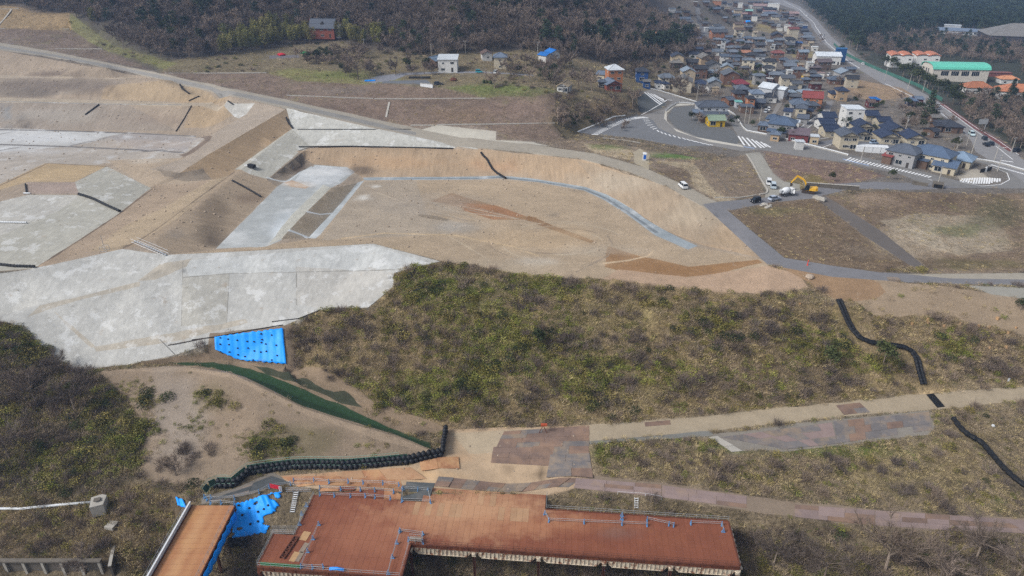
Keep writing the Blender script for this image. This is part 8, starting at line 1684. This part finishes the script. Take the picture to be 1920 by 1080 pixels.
# ------------------------------------------------------------------ vegetation over the ground
def sample(x0, x1, y0, y1, step):
    nx, ny = int((x1 - x0) / step), int((y1 - y0) / step)
    gx, gy = np.meshgrid(np.arange(nx), np.arange(ny))
    x = x0 + (gx + nrg.uniform(0, 1, gx.shape)) * step; y = y0 + (gy + nrg.uniform(0, 1, gx.shape)) * step
    x = x.ravel(); y = y.ravel()
    half = (y * .891 + 45) * .8 + 34
    k = np.abs(x) < half
    return x[k], y[k]
UNDER = {k: [] for k in PLANT}
BLOCK_POLY = []     # pixel polygons kept free of plants
def blob(u, v, lst):
    return max((st * max(0, 1 - math.hypot((u - a) / b, (v - c) / d)) for a, c, b, d, st in lst), default=0)
SASA_P = [(830, 535, 110, 60, 2.2), (1010, 535, 120, 30, 2.0), (950, 640, 170, 90, 1.5), (820, 740, 110, 60, 1.6), (1100, 700, 130, 70, 1.2), (1560, 650, 50, 40, 1.6), (1650, 670, 60, 40, 1.8), (1780, 650, 60, 40, 1.3), (1400, 700, 80, 30, .8), (1500, 640, 60, 60, 1.2),
          (900, 712, 60, 70, 1.3), (700, 750, 70, 60, 1.1), (1000, 640, 60, 40, 1.6), (1330, 600, 60, 40, 1.2), (60, 640, 90, 40, 1.6), (230, 800, 90, 90, 2.0), (110, 870, 130, 60, 1.6), (500, 840, 90, 40, 1.6), (390, 750, 50, 30, 1.5), (360, 800, 40, 30, 1.0), (250, 745, 60, 40, 1.6), (700, 840, 50, 20, .6), (30, 800, 60, 60, .8),
          (1130, 850, 60, 30, .8), (1250, 700, 90, 40, 1.0)]
GREEN_P = [(1540, 848, 170, 14, 1.5), (1370, 838, 60, 14, 1.6), (1270, 292, 70, 9, 2), (1140, 277, 50, 7, 1.6), (930, 168, 80, 12, 1.2), (640, 140, 80, 10, 1.0), (1300, 935, 120, 12, 1.1), (1120, 935, 60, 10, 1.1), (1840, 432, 40, 12, 1.4), (1760, 830, 40, 20, .9), (850, 160, 40, 10, 1.0), (1700, 1040, 160, 40, .8), (1500, 1000, 150, 20, .7), (1120, 800, 60, 6, 1.0)]
STRAW_P = [(1130, 590, 130, 60, 1.6), (1450, 600, 60, 40, 1.2), (1690, 620, 80, 50, 1.6), (1180, 740, 90, 50, 1.0), (60, 960, 200, 30, 1.6), (270, 950, 70, 60, 1.5), (1250, 880, 160, 40, 1.2), (1700, 890, 140, 50, 1.5), (1350, 650, 60, 60, 1), (150, 1000, 120, 40, 1.0), (780, 690, 70, 20, 1.2), (1060, 960, 60, 20, 1.3)]
DENS = {'hillside': 1.0, 'hillside_ground': .95, 'woodland_bank': 1.0, 'lower_bank': .9, 'mound': .22, 'bare_bank': .08, 'rough_land': .5, 'right_field': .16, 'tracked_soil': .05}
xs, ys = sample(-170, 170, 84, 172, .8)
us, vs = proj(xs, ys, np.zeros(len(xs)))
nz1 = fbm(xs, ys, 9, 41, 3); nz2 = fbm(xs, ys, 3.2, 57, 2)
for x, y, q1, q2 in zip(xs, ys, nz1, nz2):
    zn, z = zone_at(x, y)
    d = DENS.get(zn, 0)
    if d == 0: continue
    u, v = proj(x, y, z); u = float(u); v = float(v)
    if u < -380 or u > 2300 or v > 1140 or ((u < -60 or u > 1980) and rng.random() < .4): continue
    sa = blob(u, v, SASA_P); st = blob(u, v, STRAW_P); gr = blob(u, v, GREEN_P)
    if zn == 'hillside' and q1 > .56 and sa < .5: d *= .45 + .4 * (q2 > .5)
    if zn == 'mound': d = .035 + .95 * min(1, sa * 1.3) * (q2 > .42)
    if rng.random() > d: continue
    if (int(math.floor(x / .6)), int(math.floor(y / .6))) in CELLS or (v > 1046 and u < 235): continue
    w = {'brush': .5 + (q1 < .48) * .7, 'sasa': sa * 1.9 * (q1 > .34) + .16 * (q2 > .55), 'sasad': sa * .55 * (q1 > .4) + .14, 'straw': st * 1.2 + .3 + .35 * (q2 > .52) + (zn == 'hillside_ground') * .6, 'green': gr * 1.5 + (zn == 'hillside_ground') * .12}
    if zn == 'woodland_bank': w['sasa'] *= .5; w['sasad'] += sa * .9
    if zn == 'lower_bank': w['brush'] *= .7
    tot = sum(w.values()); t = rng.random() * tot
    for k in w:
        t -= w[k]
        if t <= 0: break
    s_ = rng.uniform(.75, 1.5) * (1 + 1.2 * max(0, q1 - .52)) * (1 if k != 'brush' else .9)
    if zn in ('right_field', 'mound'): s_ *= .6
    if zn == 'hillside_ground' and v < 985: s_ *= .72
    if zn in ('hillside', 'woodland_bank', 'lower_bank', 'hillside_ground') and rng.random() < {'woodland_bank': .10, 'hillside_ground': .03 if v < 985 else .12}.get(zn, .065) * (1.6 if q2 > .52 else .5):
        k = 'bush' if rng.random() < .12 + .3 * min(1.6, sa) else 'shrub'; s_ = rng.uniform(.6, 1.35)
    UNDER[k].append((x, y, z - .08, s_, rng.uniform(0, 6.28), rng.randrange(len(PLANT[k]))))
# the right-hand fields, terraces and village verges: thin low growth
xs, ys = sample(-300, 260, 172, 450, 2.1)
q1s = fbm(xs, ys, 12, 77, 3)
for x, y, q1 in zip(xs, ys, q1s):
    zn, z = zone_at(x, y)
    d = {'right_field': .75, 'village_field': .5, 'hillside': .9, 'planted_slope': .25, 'terrace_field': .75, 'town_ground': .06, 'hillside_ground': .9, 'tracked_soil': .05}.get(zn, 0)
    if rng.random() > d: continue
    u, v = proj(x, y, z); u = float(u); v = float(v)
    if u > 2200 or u < -300: continue
    gr = blob(u, v, GREEN_P); t = rng.random() * (1.2 + gr * 2)
    k = 'green' if t < gr * 2 else ('straw' if q1 > .55 else 'brush')
    if zn == 'terrace_field' and q1 < .5 and rng.random() < .12: k = rng.choice(('bush', 'shrub', 'sasa'))
    UNDER[k].append((x, y, z - .1, rng.uniform(.5, 1.0) * (1.2 if y > 230 else 1), rng.uniform(0, 6.28), rng.randrange(len(PLANT[k]))))
CL_BUSH = [(900, 690, 14), (890, 730, 12), (1000, 640, 10), (1035, 655, 8), (760, 630, 8), (780, 545, 8), (1330, 605, 14), (1300, 620, 8), (1650, 672, 12), (1560, 660, 10), (1390, 640, 8), (830, 760, 10), (720, 745, 8), (1230, 560, 6), (1780, 650, 8), (250, 800, 10), (210, 770, 8), (390, 745, 6), (500, 835, 10), (530, 825, 6), (900, 600, 8), (1100, 760, 8), (60, 660, 10), (270, 750, 8)]
CL_SHRUB = [(600, 640, 20), (680, 610, 16), (1080, 640, 14), (1200, 680, 16), (1450, 620, 20), (1400, 590, 14), (1300, 720, 16), (1000, 760, 12), (1560, 720, 14), (1850, 690, 16), (950, 580, 8), (1720, 690, 10), (1150, 720, 12), (640, 690, 10), (60, 720, 20), (120, 760, 16), (40, 820, 16), (330, 870, 8), (380, 850, 6), (1400, 1020, 14), (1500, 1040, 16), (1700, 1050, 16), (1850, 1040, 14), (1330, 880, 6), (1560, 880, 8)]
for lst, kk, s0, s1 in ((CL_BUSH, 'bush', .8, 1.45), (CL_SHRUB, 'shrub', .6, 1.25)):
    for (u0, v0, n_) in lst:
        for _ in range(n_):
            p = G(rng.gauss(u0, 26), rng.gauss(v0, 11)); zn, z = zone_at(p.x, p.y)
            if zn in DENS and (int(math.floor(p.x / .6)), int(math.floor(p.y / .6))) not in CELLS: UNDER[kk].append((p.x, p.y, z - .1, rng.uniform(s0, s1), rng.uniform(0, 6.3), rng.randrange(3)))
xs, ys = sample(-330, 200, 100, 400, 1.9)
for x, y in zip(xs, ys):
    zn, z = zone_at(x, y); q = rng.random()
    if zn in ('pit_floor', 'pit_bank', 'tracked_soil', 'dirt_strip', 'cut_slope', 'junction', 'mound', 'bare_bank', 'berm_slope', 'plateau') and q < .11: UNDER['stone'].append((x, y, z, rng.uniform(.25, 1.0) * (.6 if y < 180 else 1), q * 60, rng.randrange(2)))
    elif zn in ('concrete_slope', 'concrete_field') and q < .045: UNDER['brush'].append((x, y, z - .05, rng.uniform(.2, .5), q * 60, rng.randrange(3)))
for k, nm in (('stone', 'loose_stones'), ('brush', 'dry_brush'), ('straw', 'dry_grass'), ('sasa', 'bamboo_grass'), ('sasad', 'dark_undergrowth'), ('green', 'fresh_grass'), ('shrub', 'bare_shrubs'), ('bush', 'leafy_bushes')):
    stuff(nm, UNDER[k], PLANT[k])

# woods
TREES = {k: [] for k in TREE}
def add_tree(k, x, y, z, s): TREES[k].append((x, y, z, s))
BAMBOO_P = [(470, 90, 80, 26, 2.4), (520, 76, 80, 24, 2.4), (600, 76, 70, 16, 2.2), (690, 80, 50, 16, 2.2), (440, 108, 50, 14, 1.8), (150, 55, 40, 25, .9)]
DARK_P = [(330, 15, 20, 14, 2), (380, 28, 25, 16, 2), (480, 12, 40, 18, 1.6), (200, 50, 40, 20, 1.2), (300, 60, 60, 20, 1.0), (130, 20, 60, 14, 1), (690, 85, 20, 12, 1.6), (1030, 85, 30, 16, 1.6), (340, 118, 40, 12, 1.3), (1060, 20, 60, 20, .8), (1130, 80, 40, 14, 1.3), (1230, 95, 40, 12, 1.5), (1270, 85, 30, 20, 1.5), (900, 20, 120, 20, .6)]
def forest(x0, x1, y0, y1, step, fn):
    xs, ys = sample(x0, x1, y0, y1, step)
    q = fbm(xs, ys, 40, 91, 3)
    for x, y, qq in zip(xs, ys, q):
        zn, z = zone_at(x, y)
        if zn is None: continue
        u, v = proj(x, y, z); fn(zn, x, y, z, float(u), float(v), qq)
NO_TREE = [(-400, 20), (130, 24), (232, 92), (330, 116), (520, 136), (430, 190), (300, 195), (0, 150), (-400, 120)]
def f_hill(zn, x, y, z, u, v, q):
    if zn != 'forest_floor' or not -250 < u < 1500 or inpoly(u, v, NO_TREE): return
    b, d = blob(u, v - 0, BAMBOO_P), blob(u, v, DARK_P)
    if any((x - bx) ** 2 + (y - by) ** 2 < br * br for bx, by, br in BLOCK): return
    t = rng.random()
    if t < b * .9: add_tree('bamboo_clump', x, y, z, rng.uniform(.7, 1.1))
    elif t < max(b * .95, d * .9): add_tree('evergreen_tree' if rng.random() < .45 else 'pine_tree', x, y, z, rng.uniform(.8, 1.25))
    elif rng.random() < .06 + .5 * max(0, q - .58): add_tree('pine_tree', x, y, z, rng.uniform(.6, 1.0))
    else: add_tree('bare_tree', x, y, z, rng.uniform(.85, 1.35))
forest(-460, 330, 300, 640, 4.6, f_hill)
BARE_R = [(1590, 80), (1640, 72), (1700, 62), (1780, 60), (1990, 70), (1990, 330), (1900, 285), (1830, 238), (1780, 190), (1900, 170), (1920, 120), (1850, 118), (1740, 108), (1660, 112)]
NOT_R = [(1655, 105), (1740, 104), (1850, 116), (1860, 150), (1940, 136), (1990, 200), (1880, 180), (1800, 172), (1700, 150)]
def f_coast(zn, x, y, z, u, v, q):
    if zn != 'coast_ground' or u > 2150 or (u > 1740 and v < 2 + (u - 1740) * .045): return
    if inpoly(u, v, NOT_R): return
    if any((x - bx) ** 2 + (y - by) ** 2 < br * br for bx, by, br in BLOCK): return
    if inpoly(u, v, BARE_R):
        add_tree('bare_tree' if rng.random() < .9 else 'pine_tree', x, y, z, rng.uniform(.6, 1.0))
    elif v < 95 or u < 1500: add_tree('pine_tree', x, y, z, rng.uniform(.95, 1.45))
forest(150, 700, 240, 620, 5.2, f_coast)
forest(220, 1150, 620, 1250, 8.0, f_coast)
forest(250, 1700, 1250, 1700, 15, f_coast)
# single trees and shrubs that stand out, placed where they grow
def at_ground(u, v): p = G(u, v); return p.x, p.y, p.z
def px2m(p, px): return px * (p[1] * cP + (CAMZ - p[2]) * sP) / FPX
SINGLE = [ # kind, u, v at the foot, height in px, label
 ('bare_tree', 672, 149, 62, 'tall pale leafless tree standing right of the brick house'),
 ('bare_tree', 742, 141, 36, 'thin leafless tree beside the bend of the terrace lane'),
 ('bare_tree', 1068, 127, 44, 'broad leafless tree left of the white-roofed brown house'),
 ('bare_tree', 1040, 168, 46, 'rounded leafless tree beside the low white shed'),
 ('bare_tree', 1110, 172, 50, 'dense purplish leafless tree between white shed and orange house'),
 ('bare_tree', 1085, 168, 48, 'leafless tree growing over the roof of the white shed'),
 ('bare_tree', 927, 166, 38, 'dark spreading leafless tree alone on the lawn right of the white house'),
 ('bare_tree', 958, 142, 26, 'small leafless tree below the cream house with blue hip roof'),
 ('bare_tree', 1275, 180, 48, 'big brown leafless tree behind the long white guard rail'),
 ('bare_tree', 1262, 172, 34, 'bushy brown leafless tree at the top of the white guard rail'),
 ('bare_tree', 1330, 128, 32, 'leafless tree left of the clipped bamboo hedge'),
 ('bare_tree', 1348, 186, 20, 'leafless tree behind the big grey house by the yellow shed'),
 ('bare_tree', 1308, 232, 26, 'small leafless tree left of the yellow shed'),
 ('bare_tree', 1815, 222, 30, 'bare branching tree in front of the dark temple roof'),
 ('bare_tree', 1785, 240, 32, 'bare tree at the left end of the dark temple'),
 ('bare_tree', 1575, 160, 22, 'pale blossoming bare tree at the corner of the dry town field'),
 ('bare_tree', 1690, 190, 22, 'leafless tree on the near edge of the dry town field'),
 ('conifer_tree', 1737, 225, 56, 'tall dark cedar beside the main road'),
 ('conifer_tree', 1892, 188, 40, 'dark cedar in front of the orange school roof, the left one of two'),
 ('conifer_tree', 1914, 198, 34, 'dark cedar in front of the orange school roof, the right one of two'),
 ('evergreen_tree', 1586, 239, 24, 'rounded dark green tree between the navy-roofed bungalows'),
 ('evergreen_tree', 1790, 278, 22, 'dark evergreen beside the leaning pole behind the blue hip roof'),
 ('evergreen_tree', 1370, 236, 14, 'small green shrub tree at the right corner of the yellow shed'),
 ('evergreen_tree', 1672, 336, 19, 'round green bush beside the brown bank below the hatched road'),
 ('evergreen_tree', 1560, 340, 17, 'small green bush on the brown bank behind the excavator'),
 ('evergreen_tree', 1575, 100, 16, 'dark tree left of the green fence by the main road'),
 ('evergreen_tree', 1655, 685, 46, 'dark green bush beside the black pipe on the hillside'),
 ('evergreen_tree', 1555, 690, 40, 'olive bush on the hillside left of the black pipe'),
 ('evergreen_tree', 1912, 582, 22, 'small dark bush at the right end of the hillside'),
 ('evergreen_tree', 1010, 648, 32, 'dark green bush in the middle of the hillside'),
 ('bare_tree', 330, 892, 52, 'brown leafless shrub at the foot of the pale mound'),
 ('bare_tree', 1660, 1070, 120, 'grey leafless tree right of the staging'),
 ('bare_tree', 1545, 1085, 90, 'leafless tree low down beside the right end of the staging'),
 ('bare_tree', 1830, 1050, 90, 'slender leafless tree below the plated track'),
 ('bare_tree', 1450, 1060, 74, 'leafless tree against the staging right edge'),
 ('bare_tree', 1905, 1085, 80, 'leafless tree in the bottom right thicket'),
 ('bare_tree', 1760, 1090, 90, 'wide leafless tree in the thicket below the plated track'),
 ('bare_tree', 70, 760, 90, 'dark leafless tree low on the woodland bank under the concrete slope'),
 ('bare_tree', 140, 770, 80, 'leafless tree on the woodland bank next to the mound'),
 ('bare_tree', 20, 860, 90, 'dark leafless tree at the left edge of the woodland bank'),
 ('bare_tree', 110, 700, 60, 'leafless tree under the lower corner of the concrete slope'),
 ('bare_tree', 160, 1075, 60, 'leafless shrub above the concrete retaining wall'),
]
for (k, u, v, hp, lab) in SINGLE:
    x, y, z = at_ground(u, v); h = px2m((x, y, z), hp) / max(.5, math.cos(math.atan((v - 540) / FPX) + PITCH))
    k = 'fine_tree' if k == 'bare_tree' and v > 560 else k
    hh = {'bare_tree': 8.0, 'fine_tree': 8.0, 'conifer_tree': 13.0, 'evergreen_tree': 5.8, 'pine_tree': 10.0, 'bamboo_clump': 9.0}[k]
    tree_thing(k, x, y, z, h / hh * (.8 if k == 'fine_tree' else 1), lab, 'bush' if 'bush' in lab or 'shrub' in lab else 'tree')
ROW_P = [(1683, 128), (1692, 140), (1704, 138), (1712, 148), (1722, 150), (1732, 152), (1738, 160), (1748, 162), (1758, 166), (1768, 170), (1776, 176), (1788, 180), (1786, 190), (1798, 190), (1720, 141), (1744, 154), (1660, 118), (1672, 122)]
for i, (u, v) in enumerate(ROW_P):
    x, y, z = at_ground(u, v + 6); tree_thing('evergreen_tree', x, y, z, rng.uniform(1.2, 1.7), 'dense dark evergreen in the row between main road and green-roofed gym', 'tree', 'evergreens along the school side of the main road')
TOWN_T = [(1210, 58), (1255, 62), (1263, 44), (1362, 40), (1368, 48), (1376, 38), (1280, 78), (1290, 84), (1240, 50), (1425, 86), (1440, 92), (1430, 72), (1450, 70), (1500, 88), (1340, 150), (1330, 158), (1352, 146), (1628, 80), (1614, 108), (1620, 112), (1700, 200), (1720, 205), (1716, 216), (1640, 208), (1652, 202), (1690, 212), (1750, 222), (1760, 236), (1466, 198), (1474, 208), (1536, 216), (1545, 206), (1420, 166), (1492, 130), (1534, 130), (1380, 230), (1410, 238), (1355, 232), (1296, 226), (1462, 258), (1478, 262), (1622, 244), (1636, 250), (1690, 262), (1730, 262), (1602, 196), (1610, 190), (1570, 184), (1580, 186)] + [(1270 + 225 * rng.random(), 20 + 130 * rng.random()) for _ in range(80)]
for i, (u, v) in enumerate(TOWN_T):
    x, y, z = at_ground(u, v); k = 'bare_tree' if i % 3 == 1 else 'evergreen_tree'
    tree_thing(k, x, y, z, rng.uniform(.55, .95), ('small leafless garden tree among the town houses' if k == 'bare_tree' else 'small dark evergreen garden tree among the town houses'), 'tree', 'leafless garden trees in the town' if k == 'bare_tree' else 'evergreen garden trees in the town', parts=y < 420)
for i in range(26):      # clipped bamboo hedge
    t = i / 25; x, y, z = at_ground(1356 + 76 * t, 147.5 + 1.5 * math.sin(i)); add_tree('bamboo_clump', x, y, z, rng.uniform(.42, .55))
BANK_T = [(1040 + 140 * rng.random(), 186 + 60 * rng.random()) for _ in range(60)] + [(1160 + 120 * rng.random(), 100 + 45 * rng.random()) for _ in range(90)] + [(1010 + 60 * rng.random(), 120 + 40 * rng.random()) for _ in range(20)] + [(700 + 180 * rng.random(), 98 + 6 * rng.random()) for _ in range(20)] + [(600 + 90 * rng.random(), 100 + 12 * rng.random()) for _ in range(16)] + [(1280 + 60 * rng.random(), 160 + 25 * rng.random()) for _ in range(16)] + [(1700 + 70 * rng.random(), 200 + 36 * rng.random()) for _ in range(14)]
BANK_T += [(840 + 230 * rng.random(), 84 + 14 * rng.random()) for _ in range(22)] + [(560 + 95 * rng.random(), 108 + 14 * rng.random()) for _ in range(26)] + [(755 + 60 * rng.random(), 92 + 50 * rng.random()) for _ in range(16)] + [(940 + 110 * rng.random(), 118 + 40 * rng.random()) for _ in range(26)] + [(640 + 60 * rng.random(), 130 + 16 * rng.random()) for _ in range(10)] + [(1500 + 60 * rng.random(), 60 + 60 * rng.random()) for _ in range(12)] + [(1690 + 60 * rng.random(), 200 + 45 * rng.random()) for _ in range(30)] + [(1810 + 110 * rng.random(), 240 + 40 * rng.random()) for _ in range(1)]
for (u, v) in BANK_T:
    x, y, z = at_ground(u, v)
    if any((x - bx) ** 2 + (y - by) ** 2 < br * br for bx, by, br in BLOCK): continue
    add_tree('bare_tree' if rng.random() < .82 else 'evergreen_tree', x, y, z, rng.uniform(.35, .75) * (1.45 if u < 1060 else 1.1))
KLAB = {'bare_tree': ('grey-brown leafless tree', 'tree', 'leafless trees'), 'pine_tree': ('dark green pine', 'tree', 'pines'), 'evergreen_tree': ('dark rounded evergreen', 'tree', 'evergreens'), 'bamboo_clump': ('olive bamboo clump', 'bamboo', 'bamboo clumps')}
WOODS = [(150, 50, 'at the left end of the hillside wood'), (330, 105, 'at the wood edge above the haul road'), (330, 40, 'high in the wood above the haul road'), (480, 90, 'left of the brick house'), (610, 70, 'behind the brick house'), (690, 95, 'right of the brick house'), (770, 90, 'behind the light blue shed roof'), (860, 85, 'behind the dark farmhouse'), (950, 95, 'behind the cream house with blue hip roof'), (1030, 95, 'behind the sheds with bright blue roofs'), (1060, 150, 'round the low white shed on the bank'), (1110, 230, 'on the bank left of the striped junction'), (1150, 105, 'above the tall orange-brown house'), (1215, 110, 'above the dark blue house'), (1260, 60, 'at the left edge of the old town'), (1300, 150, 'above the long guard rail'), (1395, 147, 'in the clipped hedge by the maroon roof'),
         (1530, 40, 'beside the far main road'), (1620, 80, 'at the bend of the main road'), (1690, 90, 'behind the school blocks'), (1790, 90, 'behind the gymnasium'), (1890, 100, 'below the very large hall'), (1740, 215, 'in the scrub by the tall cedar'), (1850, 215, 'between red pavement and orange school roofs'), (1900, 260, 'at the right edge beside the main road')]
MASS = {'fine_tree': 'x', 'bare_tree': 'leafless_woods', 'pine_tree': 'pine_woods', 'evergreen_tree': 'evergreen_woods', 'bamboo_clump': 'bamboo_woods', 'conifer_tree': 'cedar_woods'}
for k, lst in TREES.items():
    vis = []; rest = []
    for t in sorted(lst, key=lambda t: t[1]):
        u, v = proj(t[0], t[1], t[2] + 3)
        (vis if 0 < u < 1920 and v > 2 and len(vis) < 225 else rest).append(t)
    for i, (x, y, z, s_) in enumerate(vis):
        u, v = proj(x, y, z); w_ = min(WOODS, key=lambda q: (q[0] - u) ** 2 + 4 * (q[1] - v) ** 2)[2]
        tree_thing(k, x, y, z - .2, s_, KLAB[k][0] + ' ' + w_, KLAB[k][1], KLAB[k][2] + ' ' + w_, parts=i < 40)
    stuff(MASS[k], [(x, y, z - .2, s_, rng.uniform(0, 6.28), rng.randrange(3)) for x, y, z, s_ in rest], [p[2] for p in TREE[k]])
print('vegetation', round(_t.time() - _t0, 1), {k: len(v) for k, v in UNDER.items()}, {k: len(v) for k, v in TREES.items()})
# ------------------------------------------------------------------ haze
mb = MB(); mb.box((2500, 4300, -18), (15000, 9900, 172))
m = bpy.data.materials.new('pale_haze'); m.use_nodes = True; n = m.node_tree; n.nodes.clear()
o_ = n.nodes.new('ShaderNodeOutputMaterial'); pv = n.nodes.new('ShaderNodeVolumePrincipled')
pv.inputs['Color'].default_value = (.42, .62, 1.0, 1); pv.inputs['Density'].default_value = .00019; pv.inputs['Anisotropy'].default_value = .2
n.links.new(pv.outputs[0], o_.inputs['Volume'])
hz = obj('haze', mb, [m]); hz['kind'] = 'stuff'
print('total', round(_t.time() - _t0, 1))
